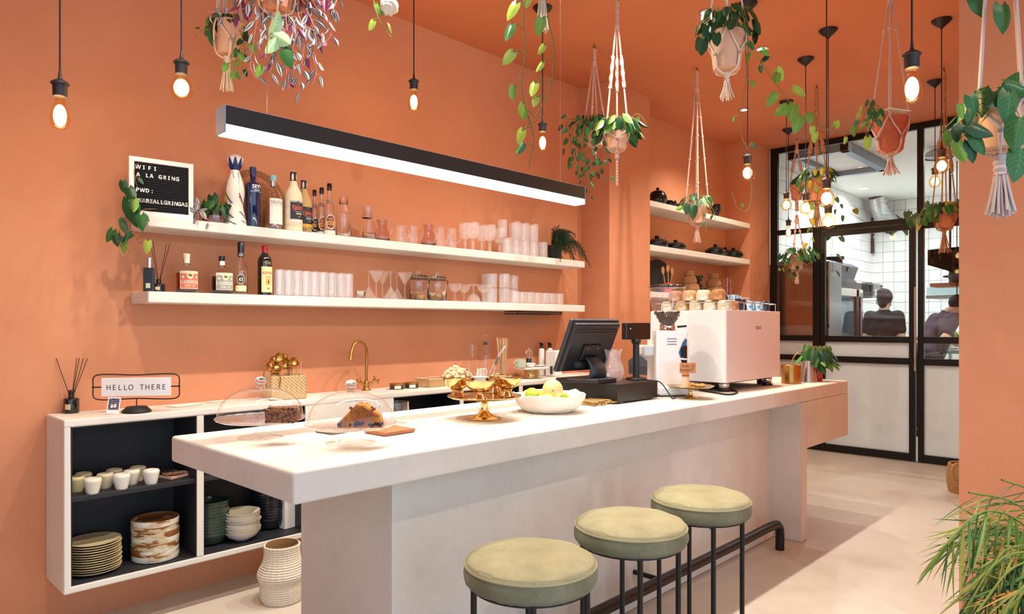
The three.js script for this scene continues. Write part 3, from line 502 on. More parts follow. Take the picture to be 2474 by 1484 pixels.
{ // tan macrame near the orange end wall
  const t = planter({ label: 'terracotta pot with bushy dark leaves in tan macrame beside the orange end wall', at: [6.109, 2.09, -1.315], R: 0.075, H: 0.14, cord: M.cordTan, r: 0.0045, n: 4, gather: 0.3, style: 'braid', wide: 0.014, tail: 0.19, flare: 0.05, tilt: 0.18 });
  tuft(t, 0.14, 0.085, { n: 44, size: 0.075, mats: [GREEN.deep, GREEN.mid, GREEN.yellow], reach: 1.9, rise: 0.07, fall: 0.05 });
  for (const q of [[[5.96, 2.222, -1.326], [5.838, 2.229, -1.379], [5.81, 2.168, -1.408], [5.827, 2.091, -1.39]], [[5.953, 2.207, -1.332], [5.792, 2.175, -1.355], [5.775, 2.114, -1.373]]]) vine(t, q, { mats: [GREEN.mid, GREEN.yellow, GREEN.dull], size: 0.07, every: 0.035 });
  vine(t, [[6.008, 2.192, -1.42], [6.744, 2.288, -1.666], [7.581, 2.381, -1.953], [8.071, 2.435, -2.165], [8.205, 2.411, -2.315], [8.111, 2.397, -2.411], [8.036, 2.474, -2.489], [7.955, 2.55, -2.572], [7.651, 2.553, -2.598], [7.279, 2.554, -2.551]], { mats: [GREEN.dull, GREEN.mid, GREEN.yellow], size: 0.085, every: 0.15, from: 0.2, r: 0.0025, m: stemBrown, stalk: 0.05 });
  vine(t, [[7.961, 2.55, -2.566], [7.83, 2.451, -2.701], [7.792, 2.361, -2.74], [7.805, 2.227, -2.727], [7.792, 2.128, -2.74], [7.805, 2.002, -2.727], [7.798, 1.904, -2.734]], { mats: [GREEN.deep, GREEN.dull], size: 0.085, every: 0.075, from: 0.35, m: stemBrown, stalk: 0.05 });
}
{ // foreground, at the edge of the picture
  const t = planter({ label: 'large pale pot in grey twisted macrame with a thick tassel, closest to the viewer', at: [2.781, 1.933, -0.437], R: 0.078, H: 0.145, pot: M.palePot, cord: M.cordGrey, r: 0.0045, n: 4, gather: 0.16, style: 'spiral', wide: 0.0135, tail: 0.225, tailStyle: 'tassel', flare: 0.04, turn: 0.95 });
  part(t, 'wrapped_band', sinnet([0, -0.02, 0], [0, -0.085, 0], 0.019, 0.019, 0), M.cordGrey);
  part(t, 'thick_tassel', tassel(0.13, 0.018, 0.046, 0.0042, 26, -0.085), M.cordGrey);
  const c = [[2.788, 2.087, -0.429]][0];
  leaves(t, [[[2.603, 2.052, -0.477], 0.06, 0.3, -1], [[2.628, 2.065, -0.422], 0.085, -0.8, -0.5], [[2.635, 2.032, -0.387], 0.095, -0.1, -1], [[2.706, 2.101, -0.371], 0.09, 0.8, -0.4], [[2.577, 2.028, -0.503], 0.05, 0.1, -1, 0, GREEN.light], [[2.579, 1.978, -0.501], 0.045, 0.8, 0.2, 0, GREEN.dull], [[2.57, 1.949, -0.511], 0.06, 0.1, -1],
    [[2.552, 1.954, -0.444], 0.075, 0.9, -0.4], [[2.574, 1.951, -0.478], 0.05, 0.3, -1], [[2.554, 1.892, -0.47], 0.065, 0.2, -1], [[2.557, 1.91, -0.452], 0.065, 0.6, -0.9], [[2.53, 1.889, -0.495], 0.07, 0.2, -1, 0, GREEN.light], [[2.577, 1.932, -0.36], 0.11, -0.3, -1], [[2.583, 1.839, -0.354], 0.1, -0.2, -1], [[2.606, 1.956, -0.546], 0.055, -0.2, -1, 0, GREEN.light],
    [[2.595, 2.009, -0.485], 0.05, -0.4, -1], [[2.771, 2.152, -0.376], 0.09, 0.5, 0.5]], [GREEN.deep, GREEN.mid], HEART, c);
  leaves(t, [[[2.737, 2.414, -0.483], 0.075, 0.4, -0.9], [[2.733, 2.351, -0.414], 0.09, 0.1, -1]], [GREEN.mid]);
  tuft(t, 0.145, 0.08, { n: 22, size: 0.075, mats: [GREEN.deep, GREEN.mid], reach: 1.5, rise: 0.06, fall: 0.05, arc: [0.8, 4.5] });
}
{ // before the glass partition
  const t = planter({ label: 'big terracotta pot in ringed pink macrame, hung before the upper glass pane', at: [5.829, 2.366, -2.164], R: 0.085, H: 0.185, cord: M.cordTan, r: 0.0055, n: 3, gather: 0.2, style: 'braid', wide: 0.018, tail: 0.21, flare: 0.045, turn: 1.9 });
  tuft(t, 0.185, 0.09, { n: 34, size: 0.07, mats: [GREEN.deep, GREEN.mid, GREEN.yellow], reach: 1.7, rise: 0.1, fall: 0.06 });
  vine(t, [[5.694, 2.541, -2.173], [5.648, 2.507, -2.221], [5.631, 2.44, -2.238]], { mats: [GREEN.mid, GREEN.yellow], size: 0.06, every: 0.03 });
  vine(t, [[5.667, 2.497, -2.13], [5.644, 2.364, -2.154], [5.586, 2.223, -2.142], [5.609, 2.141, -2.118], [5.604, 2.059, -2.123], [5.593, 1.96, -2.135]], { mats: [GREEN.dull, GREEN.light, GREEN.yellow], size: 0.065, every: 0.07, m: stemBrown });
}
{
  const P = [7.332, 2.671, -2.927], t = planter({ label: 'smallest terracotta pot, in ringed macrame close to the partition jamb', at: P, R: 0.066, H: 0.15, cord: M.cordPink, r: 0.0055, n: 2, gather: 0.1, style: 'braid', wide: 0.018, tail: 0.12, flare: 0.02, turn: 0.7 });
  tuft(t, 0.15, 0.06, { n: 7, size: 0.07, mats: [GREEN.deep], reach: 0.9, rise: 0.08, fall: 0.02 });
  const u = planter({ label: 'lowest planter with round light leaves, hung under the smallest terracotta pot', at: [P[0], [7.332, 1.932, -2.927][1], P[2]], R: 0.07, H: 0.15, pot: M.palePot, cord: M.cordPink, r: 0.006, n: 3, gather: 0.06, top: P[1] - 0.13, tail: 0.15, flare: 0.02, ring: false });
  tuft(u, 0.15, 0.09, { n: 36, size: 0.075, mats: [GREEN.deep, GREEN.mid, GREEN.light, GREEN.dull], reach: 2.2, rise: 0.1, fall: 0.06 });
  vine(u, [[7.291, 2.062, -2.825], [7.342, 2.149, -2.773], [7.372, 2.084, -2.742], [7.366, 2.019, -2.748]], { mats: [GREEN.light, GREEN.mid], size: 0.065, every: 0.045 }); vine(u, [[7.186, 2.019, -2.933], [7.141, 1.955, -2.98], [7.111, 1.912, -3.011]], { mats: [GREEN.light], size: 0.05, every: 0.05 }); vine(u, [[7.166, 1.972, -2.882], [7.142, 1.886, -2.907], [7.16, 1.801, -2.888]], { mats: [GREEN.deep, GREEN.mid], size: 0.06, every: 0.04 });
}
// ---------------------------------------------------------------- printed labels
const font = (x, px, face = 'sans-serif', style = 'bold') => { x.font = `${style} ${px}px ${face}`; };
const words = (x, s, px, cx, cy, color, face, style) => { font(x, px, face, style); x.fillStyle = color; x.textAlign = 'center'; x.textBaseline = 'middle'; x.fillText(s, cx, cy); };
const print = (t, r = 0.6) => std(0xffffff, r, { map: t, side: THREE.DoubleSide });
const ribGlass = phys(0xffffff, 0.06, { transmission: 0.88, thickness: 0, ior: 1.5 }), fineGlass = phys(0xffffff, 0.03, { transmission: 0.95, thickness: 0, ior: 1.5 });
const glassRow = (name, g, m, label, category, spots, group, y) => { let first; for (const [x, z, turn = 0] of spots) { if (!first) { first = thing(name, label, category, [x, y, z], turn, group); part(first, 'glass_body', g, m); } else copy(first, [x, y, z], turn); } return first; };
const amber = (c, d = 0.03) => phys(0xffffff, 0.05, { transmission: 1, thickness: 0.05, ior: 1.34, attenuationColor: new THREE.Color(c), attenuationDistance: d });

// ---------------------------------------------------------------- upper wall shelf, from its left end to the pier
{
  const t = thing('letter_board', 'white framed black letter board with wifi words standing on the upper shelf', 'sign', [1.181, HIGHSHELF + 0.002, -3.43], -0.12);
  const w = 0.275, h = 0.268, b = 0.022, d = 0.016;
  part(t, 'frame', [box(w, b, d, 0.002).translate(0, b / 2, 0), box(w, b, d, 0.002).translate(0, h - b / 2, 0), box(b, h - 2 * b, d, 0.002).translate(-w / 2 + b / 2, h / 2, 0), box(b, h - 2 * b, d, 0.002).translate(w / 2 - b / 2, h / 2, 0)], M.enamel);
  const grooves = []; for (let k = 0; k < 22; k++) grooves.push(box(w - 2 * b, 0.0068, 0.006, 0.001, 1).translate(0, b + 0.005 + k * 0.0102, 0.002));
  part(t, 'felt_panel', [box(w - 2 * b, h - 2 * b, 0.006).translate(0, h / 2, -0.003), ...grooves], std(0x15161d, 0.9));
  const cell = (s, y, x0, step) => { const L = []; [...s].forEach((ch, k) => { if (ch !== ' ') L.push([ch, x0 + k * step]); }); return L.map(([ch, x]) => [ch, x, y]); };
  const letters = [...cell('WIFI', 0.223, -0.1, 0.0235), ...cell('A LA GRING', 0.188, -0.1, 0.0185), ...cell('PWD:', 0.118, -0.103, 0.0205), ...cell('WEAREALLGRINGAS', 0.071, -0.107, 0.0152)];
  const made = new Map();
  for (const [ch, x, y] of letters) {
    if (!made.has(ch)) made.set(ch, std(0xffffff, 0.7, { transparent: true, alphaTest: 0.4, map: canvasTex(64, 64, (c) => { c.clearRect(0, 0, 64, 64); words(c, ch, 56, 32, 34, '#f4f4f0'); }) }));
    part(t, 'letter', new THREE.PlaneGeometry(0.029, 0.029), made.get(ch), [x, y, 0.0068]);
  }
  part(t, 'easel_foot', box(0.08, 0.01, 0.05, 0.002).translate(0, 0.005, -0.03), M.enamel);
}
{ // trailing plant half behind the board
  const t = thing('trailing_pot_plant', 'trailing heart-leaf plant in a small pot behind the letter board, hanging past the shelf end', 'plant', [1.246, HIGHSHELF, -3.54]);
  part(t, 'pot', lathe([[0, 0], [0.045, 0], [0.056, 0.09], [0.06, 0.1], [0.052, 0.1], [0.05, 0.08], [0, 0.08]], 24), M.terracotta);
  tuft(t, 0.1, 0.055, { n: 18, size: 0.06, mats: [GREEN.deep, GREEN.mid], reach: 1.3, rise: 0.08, fall: 0.05 });
  const o = { mats: [GREEN.deep, GREEN.mid], size: 0.05, every: 0.14, from: 0.3, stalk: 0.02, m: stemBrown };
  vine(t, [[1.199, 1.905, -3.432], [1.107, 1.954, -3.454], [1.067, 2.001, -3.423], [1.064, 2.067, -3.426], [1.076, 2.086, -3.414]], { ...o, mats: [GREEN.light, GREEN.dull], every: 0.1, size: 0.035 });
  vine(t, [[1.185, 1.895, -3.446], [1.07, 1.926, -3.421], [1.02, 1.842, -3.4], [1.009, 1.805, -3.412], [0.998, 1.768, -3.422], [0.988, 1.731, -3.433], [1.014, 1.712, -3.406], [1.033, 1.675, -3.386]], o);
  vine(t, [[1.185, 1.895, -3.446], [1.073, 1.864, -3.375], [1.058, 1.792, -3.318], [1.062, 1.749, -3.314], [1.04, 1.724, -3.337], [1.075, 1.709, -3.301]], { ...o, from: 0.5 });
  leaves(t, [[[1.01, 1.97, -3.41], 0.055, 0.2, -1], [[1.025, 1.929, -3.352], 0.07, 0.5, -1], [[1.005, 1.893, -3.372], 0.05, 0, -1], [[1.012, 1.851, -3.322], 0.1, 0.2, -1], [[1.016, 1.869, -3.29], 0.06, 0.1, -1, 0, GREEN.light], [[1.019, 1.817, -3.301], 0.075, 0.3, -1], [[1.037, 1.797, -3.268], 0.07, 0.1, -1, 0, GREEN.mid], [[1.002, 1.779, -3.376], 0.06, 0.4, -1, 0, GREEN.dull], [[0.965, 1.751, -3.457], 0.06, -0.5, -0.9, 0, GREEN.mid], [[0.989, 1.731, -3.432], 0.055, 0.2, -1], [[1.015, 1.735, -3.405], 0.05, -0.2, -1, 0, GREEN.mid], [[1.01, 1.694, -3.41], 0.045, 0, -1, 0, GREEN.light], [[1.062, 1.691, -3.271], 0.055, -0.1, -1, 0, GREEN.lime]], [GREEN.deep]);
}
{ // silver-striped sprig and glass of cuttings
  const t = thing('glass_of_cuttings', 'small glass of water holding round dark leaf cuttings beside the letter board', 'plant', [1.445, HIGHSHELF, -3.46]);
  part(t, 'glass', vessel([[0.03, 0], [0.042, 0.01], [0.048, 0.035], [0.044, 0.065]], 0.002, 0.005), M.glass);
  part(t, 'water', lathe([[0, 0.006], [0.039, 0.011], [0.045, 0.035], [0.045, 0.04], [0, 0.04]], 24), phys(0xffffff, 0, { transmission: 1, thickness: 0.03, ior: 1.33 }));
  tuft(t, 0.065, 0.045, { n: 12, size: 0.062, mats: [GREEN.deep, GREEN.deep, GREEN.mid], reach: 1.5, rise: 0.05, fall: 0.02 });
  leaves(t, [[[1.504, 1.919, -3.447], 0.07, 0.2, -1], [[1.504, 1.994, -3.476], 0.035, 0.2, 0.9, 0.3, GREEN.yellow], [[1.407, 1.939, -3.504], 0.05, -0.5, -0.8], [[1.435, 1.958, -3.461], 0.08, 0.3, -0.9]], [GREEN.deep]);
  const s = thing('purple_plant_sprig', 'silver and purple striped sprig lying over the shelf edge by the cuttings glass', 'plant', [1.336, HIGHSHELF, -3.42]);
  const o = { mats: STRIPE, shapes: OVAL, m: stemPink, size: 0.055, stalk: 0.01, r: 0.0016 };
  vine(s, [[1.334, 1.983, -3.44], [1.323, 1.94, -3.43], [1.338, 1.911, -3.42], [1.338, 1.888, -3.4]], { ...o, every: 0.02 }); vine(s, [[1.331, 1.901, -3.4], [1.325, 1.854, -3.37], [1.319, 1.824, -3.37]], { ...o, every: 0.05 }); vine(s, [[1.338, 1.894, -3.4], [1.366, 1.858, -3.37], [1.395, 1.852, -3.37]], { ...o, every: 0.05 });
  leaves(s, [[[1.304, 1.908, -3.4], 0.06, -0.8, 0.5], [[1.352, 1.906, -3.4], 0.06, 0.9, 0.2], [[1.323, 1.915, -3.39], 0.05, 0, -1], [[1.334, 1.922, -3.4], 0.05, 0.2, 1]], STRIPE, OVAL);
}
{ // wicker plate leaning on the wall
  const R = 0.1705, t = thing('wicker_plate', 'round open-weave wicker plate leaning on the wall behind the bottles', 'plate', [1.724, HIGHSHELF + R, -3.6], 0);
  const hoops = (list, r) => list.map((q) => new THREE.TorusGeometry(q, r, 6, 60)), zig = (q0, q1, n, r) => { const L = []; for (let k = 0; k < n; k++) { const a = k / n * Math.PI * 2, b = a + 0.02; L.push(rod([q0 * Math.cos(a), q0 * Math.sin(a), 0], [q1 * Math.cos(b), q1 * Math.sin(b), 0], r, 5)); } return L; };
  const ringAt = [0.3, 0.34, 0.38, 0.42, 0.46, 0.5, 0.54, 0.58, 0.62, 0.66].map((k) => k * R), weave = (q, n, r) => tube([...Array(n * 2).keys()].map((k) => { const a = k / (n * 2) * Math.PI * 2; return [q * Math.cos(a), q * Math.sin(a), k % 2 ? r * 1.4 : -r * 1.4]; }), r, n * 4, 5, true);
  part(t, 'spokes', zig(0.02, R * 0.98, 44, 0.0017), M.wicker, [0, 0, 0], [-0.12, 0, 0]);
  part(t, 'woven_centre', [...ringAt.map((q) => weave(q, 44, 0.0019)), ...[0.04, 0.08, 0.12, 0.16, 0.2, 0.24].map((k) => weave(k * R, 22, 0.0019))], M.wicker, [0, 0, 0], [-0.12, 0, 0]);
  part(t, 'rim', [...[0.84, 0.88, 0.92, 0.96, 1.0].map((k) => weave(k * R, 44, 0.0021))], M.wicker, [0, 0, 0], [-0.12, 0, 0]);
}
{ // white ceramic bottle with blue painting
  const Z = -3.47, h = 0.3715, k = 0.002, t = thing('ceramic_bottle', 'tall curvy white ceramic bottle hand-painted with blue dots and a flared collar', 'bottle', [1.548, HIGHSHELF, Z], 0);
  const body = smooth([[27.5, 0], [28.5, 0.015], [26, 0.1], [20.5, 0.24], [19.5, 0.3], [22.5, 0.42], [22.8, 0.5], [19, 0.62], [12, 0.74], [10, 0.775]].map(([r, y]) => [r * k, y * h]), 40);
  part(t, 'body', lathe([[0, 0], ...body, [0, 0.775 * h]], 40), phys(0xffffff, 0.25, { map: canvasTex(1024, 1024, (x, W, H) => {
    x.fillStyle = '#efe8da'; x.fillRect(0, 0, W, H); x.fillStyle = '#1b2547';
    const dots = (u0, v0, u1, v1, n, s, bend = 0) => { for (let i = 0; i <= n; i++) { const q = i / n, u = u0 + (u1 - u0) * q + Math.sin(q * Math.PI) * bend, v = v0 + (v1 - v0) * q; for (const e of [-1, 1]) { x.beginPath(); x.ellipse(u * W + e * s * 2, (1 - v) * H, s * 1.9, s * 1.3, e * 0.7, 0, 7); x.fill(); } } };
    for (let j = 0; j < 4; j++) { const u = j * 0.25 + 0.03; dots(u, 0.86, u - 0.05, 0.6, 10, 7, -0.02); dots(u - 0.05, 0.6, u + 0.08, 0.46, 8, 7, -0.02); dots(u + 0.06, 0.9, u + 0.12, 0.8, 4, 5); dots(u, 0.3, u + 0.12, 0.24, 5, 6, 0); dots(u + 0.02, 0.2, u + 0.15, 0.1, 8, 6, 0.05); dots(u, 0.1, u + 0.14, 0.09, 6, 6); dots(u, 0.04, u + 0.2, 0.04, 3, 8); }
  }) }));
  part(t, 'collar', lathe([[10 * k, 0.77 * h], [15 * k, 0.82 * h], [17.5 * k, 0.87 * h], [20.5 * k, 0.935 * h], [18.5 * k, 0.935 * h], [14 * k, 0.88 * h], [0, 0.88 * h]], 40), phys(0xffffff, 0.2, { map: canvasTex(512, 128, (x, W, H) => { x.fillStyle = '#eee9de'; x.fillRect(0, 0, W, H); x.fillStyle = '#1d2f6b'; for (let j = 0; j < 8; j++) { const u = j * 64; x.beginPath(); x.moveTo(u, 128); x.lineTo(u, 100); x.lineTo(u + 32, 52); x.lineTo(u + 64, 100); x.lineTo(u + 64, 128); x.fill(); } }) }));
  part(t, 'stopper', lathe(smooth([[17.5 * k, 0.93 * h], [17 * k, 0.955 * h], [11 * k, 0.985 * h], [0, h]], 12), 28), phys(0xe8d4cc, 0.15, { clearcoat: 0.6 }));
}
{ // cobalt vodka bottle
  const Z = -3.47, h = 0.3184, k = 0.002, t = thing('blue_bottle', 'cobalt blue glass bottle with bold white lettering on its shoulder', 'bottle', [1.642, HIGHSHELF, Z], 0.1);
  part(t, 'body', lathe([[0, 0], [15.5 * k, 0], [16.5 * k, 0.02 * h], [20 * k, 0.6 * h], [20 * k, 0.66 * h], ...smooth([[20 * k, 0.7 * h], [17 * k, 0.73 * h], [9 * k, 0.77 * h], [7.5 * k, 0.8 * h]], 8), [7.2 * k, 0.9 * h], [0, 0.9 * h]], 36), phys(0x10204f, 0.06, { clearcoat: 1, transmission: 0.25, thickness: 0 }));
  part(t, 'cap', lathe([[0, h], [7.6 * k, h], [8 * k, 0.99 * h], [8 * k, 0.88 * h], [7.4 * k, 0.87 * h]], 24), phys(0x27345f, 0.35));
  part(t, 'printed_name', curved(20.2 * k, 0.58 * h, 0.72 * h, 1.9, 20 * k), std(0xffffff, 0.5, { transparent: true, alphaTest: 0.3, map: canvasTex(512, 256, (x, W, H) => { x.clearRect(0, 0, W, H); words(x, 'SKYY', 150, 256, 90, '#ffffff'); words(x, 'VODKA', 62, 256, 195, '#dfe4ee'); x.fillStyle = '#ffffff'; x.fillRect(20, 236, 470, 7); }) }));
}
{ // clear gin bottle
  const Z = -3.46, h = 0.2917, k = 0.0021, t = thing('clear_gin_bottle', 'clear round-shouldered bottle with a turquoise stopper and big white label', 'bottle', [1.748, HIGHSHELF, Z], 0.05);
  part(t, 'glass_body', vessel([[20 * k, 0], [22 * k, 0.02 * h], [22.5 * k, 0.5 * h], [21.5 * k, 0.6 * h], [16 * k, 0.7 * h], [8.5 * k, 0.76 * h], [7 * k, 0.8 * h], [7 * k, 0.9 * h]], 0.003, 0.008, 36), M.glass);
  part(t, 'neck_band', cyl(7.4 * k, 7.4 * k, 0.1 * h, 24, true).translate(0, 0.79 * h, 0), M.silver);
  part(t, 'stopper', lathe([[0, h], [7.5 * k, h], [8.4 * k, 0.985 * h], [8.4 * k, 0.92 * h], [7.2 * k, 0.9 * h], [7.2 * k, 0.88 * h]], 24), std(0x7fb7b4, 0.5));
  part(t, 'paper_label', curved(22.8 * k, 0.1 * h, 0.56 * h, 1.75), print(canvasTex(512, 512, (x, W, H) => { x.fillStyle = '#e9e4d8'; x.fillRect(0, 0, W, H); words(x, 'tokamak', 118, 256, 70, '#2a2a2c', 'sans-serif', ''); x.fillStyle = '#54504a'; x.fillRect(10, 142, 492, 4); x.strokeStyle = '#b9b09e'; x.lineWidth = 3; for (let j = 0; j < 7; j++) { x.beginPath(); x.arc(340, 330, 20 + j * 26, 2.4, 4.4); x.stroke(); } x.fillStyle = '#8f8a52'; x.fillRect(380, 380, 60, 8); x.fillRect(392, 398, 44, 8); })));
}
{ // straw-cased cachaca pair
  const make = (px, Z, x0, h, k, dark, label) => {
    const t = thing('straw_cased_bottle', label, 'bottle', [x0, HIGHSHELF, Z], 0.05), C = dark ? ['#d9b57a', '#9a7438'] : ['#e3d3b4', '#cdb78f'];
    part(t, 'woven_case', lathe([[0, 0], [21 * k, 0], [22.5 * k, 0.02 * h], [22.5 * k, 0.5 * h], ...smooth([[22.5 * k, 0.55 * h], [20 * k, 0.65 * h], [12.5 * k, 0.74 * h], [9 * k, 0.82 * h]], 10), [8.5 * k, 0.84 * h], [0, 0.84 * h]], 36), std(0xffffff, 0.85, { map: canvasTex(512, 512, (x, W, H) => { x.fillStyle = C[0]; x.fillRect(0, 0, W, H); x.strokeStyle = C[1]; x.lineWidth = 2; for (let j = 0; j < 512; j += 10) { x.globalAlpha = 0.5; x.beginPath(); x.moveTo(0, j); x.lineTo(W, j + 3); x.stroke(); } x.globalAlpha = 1; if (dark) { x.fillStyle = '#3a2a1c'; for (let j = 0; j < 24; j++) for (let i = 0; i < 30; i++) x.fillRect(i * 17 + (j % 2) * 8, j * 20, 7, 9); } }) }));
    part(t, 'cap', lathe([[0, h], [7.6 * k, h], [8.2 * k, 0.985 * h], [8.2 * k, 0.85 * h], [8.6 * k, 0.835 * h]], 24), std(0xffffff, 0.4, { map: canvasTex(128, 64, (x, W, H) => { x.fillStyle = '#1c1c20'; x.fillRect(0, 0, W, H); x.fillStyle = '#dcd5c4'; x.fillRect(0, 40, W, 12); for (let i = 0; i < 4; i++) { x.beginPath(); x.arc(16 + i * 32, 22, 8, 0, 7); x.fill(); } }) }));
    part(t, 'paper_label', curved(22.9 * k, 0.14 * h, 0.5 * h, 1.9), print(canvasTex(512, 400, (x, W, H) => { x.fillStyle = dark ? '#2b2420' : '#9a9da2'; x.fillRect(0, 0, W, H); x.fillStyle = '#24262c'; x.fillRect(26, 28, W - 52, H - 96); x.fillStyle = dark ? '#d8a03c' : '#d8d4c8'; x.fillRect(0, H - 62, W, 62); words(x, 'Ypióca', 118, 256, 120, '#e2604a', 'serif', 'italic bold'); x.fillStyle = '#d8d4cc'; x.fillRect(190, 190, 230, 6); words(x, 'CACHAÇA', 44, 290, 232, '#e8e4da'); words(x, '700 ml', 26, 300, 290, '#cfcac0'); x.fillStyle = '#4a4640'; x.beginPath(); x.arc(256, 26, 34, 0, 7); x.fill(); })));
  };
  make(709, -3.45, 1.859, 0.3265, 0.0021, false, 'cream straw-cased bottle with a dark square label and spotted black cap');
  make(731, -3.54, 1.971, 0.3111, 0.002, true, 'golden straw-cased bottle with dark flecks, half behind the cream one');
}
{ // three clear bottles
  const list = [[760, -3.56, 2.049, 0.2695, 0.0019, 'clear bottle with dark rum and a black cap, rearmost of the three', '#1d1210', '#24202a'], [777, -3.52, 2.071, 0.2804, 0.0021, 'clear bottle with amber rum and a black cap, between its two neighbours', '#5b2b18', '#b04a30'], [796, -3.46, 2.085, 0.2969, 0.0023, 'clear bottle with an oval brown label and white foot band, foremost of three', '#d8c8b0', '#7c3a24']];
  for (const [px, Z, x0, h, k, label, tint, oval] of list) {
    const t = thing('clear_spirit_bottle', label, 'bottle', [x0, HIGHSHELF, Z], -0.3);
    part(t, 'glass_body', vessel([[12.5 * k, 0], [13.6 * k, 0.015 * h], [13.6 * k, 0.42 * h], [12.5 * k, 0.5 * h], [7.5 * k, 0.64 * h], [5.6 * k, 0.72 * h], [5.2 * k, 0.88 * h]], 0.0025, 0.007, 30), M.glass);
    part(t, 'spirit', lathe([[0, 0.02], [11.2 * k, 0.02], [11.4 * k, 0.3 * h], [0, 0.3 * h]], 24), tint === '#d8c8b0' ? amber('#f4ead8', 0.2) : amber(tint, 0.02));
    part(t, 'cap', lathe([[0, h], [5.6 * k, h], [6 * k, 0.99 * h], [6 * k, 0.885 * h], [5.4 * k, 0.87 * h]], 20), M.blackGloss);
    part(t, 'neck_ribbon', curved(7.4 * k, 0.62 * h, 0.69 * h, 5.5, 6.3 * k), print(canvasTex(128, 32, (x) => { x.fillStyle = '#efe6da'; x.fillRect(0, 0, 128, 32); x.fillStyle = '#a52a22'; for (let i = 0; i < 8; i++) x.fillRect(i * 16, 0, 7, 32); })));
    part(t, 'oval_label', curved(13.9 * k, 0.12 * h, 0.4 * h, 1.9), std(0xffffff, 0.6, { transparent: true, alphaTest: 0.5, map: canvasTex(256, 256, (x) => { x.clearRect(0, 0, 256, 256); x.fillStyle = '#ece2cf'; x.beginPath(); x.ellipse(128, 128, 120, 124, 0, 0, 7); x.fill(); x.fillStyle = oval; x.beginPath(); x.ellipse(128, 128, 106, 110, 0, 0, 7); x.fill(); x.fillStyle = '#d39a4c'; x.fillRect(26, 112, 204, 70); words(x, 'RON', 58, 128, 150, '#2a1a12', 'serif'); words(x, 'AÑEJO', 34, 128, 76, '#e8c9a0', 'serif'); }) }));
    part(t, 'foot_label', curved(13.9 * k, 0.025 * h, 0.1 * h, 2.6), M.paper);
  }
}
{ // glass vessels towards the right
  const t = thing('glass_carafe', 'clear glass carafe with an upturned glass over its narrow neck', 'carafe', [2.183, HIGHSHELF, -3.47]); const k = 0.0023, h = 0.2431;
  part(t, 'glass_body', vessel([[17 * k, 0], [18.4 * k, 0.02 * h], [18.4 * k, 0.55 * h], [16 * k, 0.65 * h], [9.5 * k, 0.78 * h], [9.2 * k, 0.86 * h]], 0.0025, 0.01), M.glass); part(t, 'glass_cap', vessel([[9.8 * k, h], [9.9 * k, 0.97 * h], [10.6 * k, 0.8 * h]].reverse(), 0.0018, 0.001), M.glass);
}
{
  const k = 0.0024, h = 0.1967, t = thing('tall_glass_carafe', 'tall straight glass carafe beside the carafe with an upturned glass', 'carafe', [2.358, HIGHSHELF, -3.47]);
  part(t, 'glass_body', vessel([[16.5 * k, 0], [17.5 * k, 0.02 * h], [16 * k, 0.3 * h], [12.5 * k, 0.62 * h], [13 * k, 0.7 * h], [14.5 * k, h]], 0.0025, 0.012), M.glass);
  const u = thing('upturned_tumbler', 'tumbler turned over the mouth of the tall glass carafe', 'glass', [2.343, HIGHSHELF + 0.67 * h, -3.47]); part(u, 'glass_body', vessel([[13.6 * k, 0], [13.2 * k, 0.36 * h]], 0.0018, 0.0), M.glass);
}
{
  const jug = (px, x0, h, k, round, label) => {
    const t = thing(round ? 'round_glass_jug' : 'glass_mug', label, round ? 'jug' : 'mug', [x0, HIGHSHELF, -3.46 - rnd(0, 0.05)], -0.9 + rnd(-0.15, 0.15), round ? 'round glass jugs on the upper shelf' : 'glass mugs on the upper shelf');
    part(t, 'glass_body', vessel(round ? [[14 * k, 0], [17.5 * k, 0.06 * h], [18.5 * k, 0.28 * h], [15.5 * k, 0.52 * h], [11.5 * k, 0.68 * h], [11.8 * k, 0.85 * h], [14 * k, h]] : [[12 * k, 0], [14.5 * k, 0.06 * h], [15 * k, 0.35 * h], [12.2 * k, 0.62 * h], [12.6 * k, h]], 0.0028, 0.009, 28), round ? M.pinkGlass : fineGlass);
    part(t, 'handle', tube([[11.5 * k, 0.9 * h, 0], [19 * k, 0.88 * h, 0], [24 * k, 0.66 * h, 0], [22 * k, 0.4 * h, 0], [15 * k, 0.28 * h, 0]], 2.2 * k, 18, 8), M.glass);
  };
  jug(930, 2.47, 0.1358, 0.0025, 1, 'round-bellied glass jug standing next to the tall glass carafe');
  jug(968, 2.588, 0.1129, 0.0025, 0, 'curved glass mug standing right of the first round-bellied jug'); jug(1003, 2.7, 0.1228, 0.0026, 0, 'curved glass mug standing left of the second round-bellied jug');
  jug(1040, 2.823, 0.1413, 0.0026, 1, 'round-bellied glass jug standing between two pairs of mugs'); jug(1068, 2.92, 0.1354, 0.0026, 0, 'curved glass mug standing right of the second round-bellied jug'); jug(1098, 3.027, 0.1432, 0.0026, 0, 'curved glass mug standing next to the footed goblets');
}
const ribbed = (r0, r1, h, n, depth = 0.05, wall = 0.0022) => {              // a pressed tumbler: straight sides with moulded ribs
  const g = vessel([[r0 * 0.96, 0], [r0, 0.004], [r0 + (r1 - r0) * 0.5, h * 0.5], [r1, h]], wall, 0.01, n * 4), p = g.attributes.position;
  for (let i = 0; i < p.count; i++) { const x = p.getX(i), z = p.getZ(i), q = Math.hypot(x, z); if (q > r0 * 0.9 && p.getY(i) > 0.003 && p.getY(i) < h * 0.86) { const s = 1 + depth * Math.cos(Math.atan2(z, x) * n); p.setX(i, x * s); p.setZ(i, z * s); } }
  g.computeVertexNormals(); return g;
};
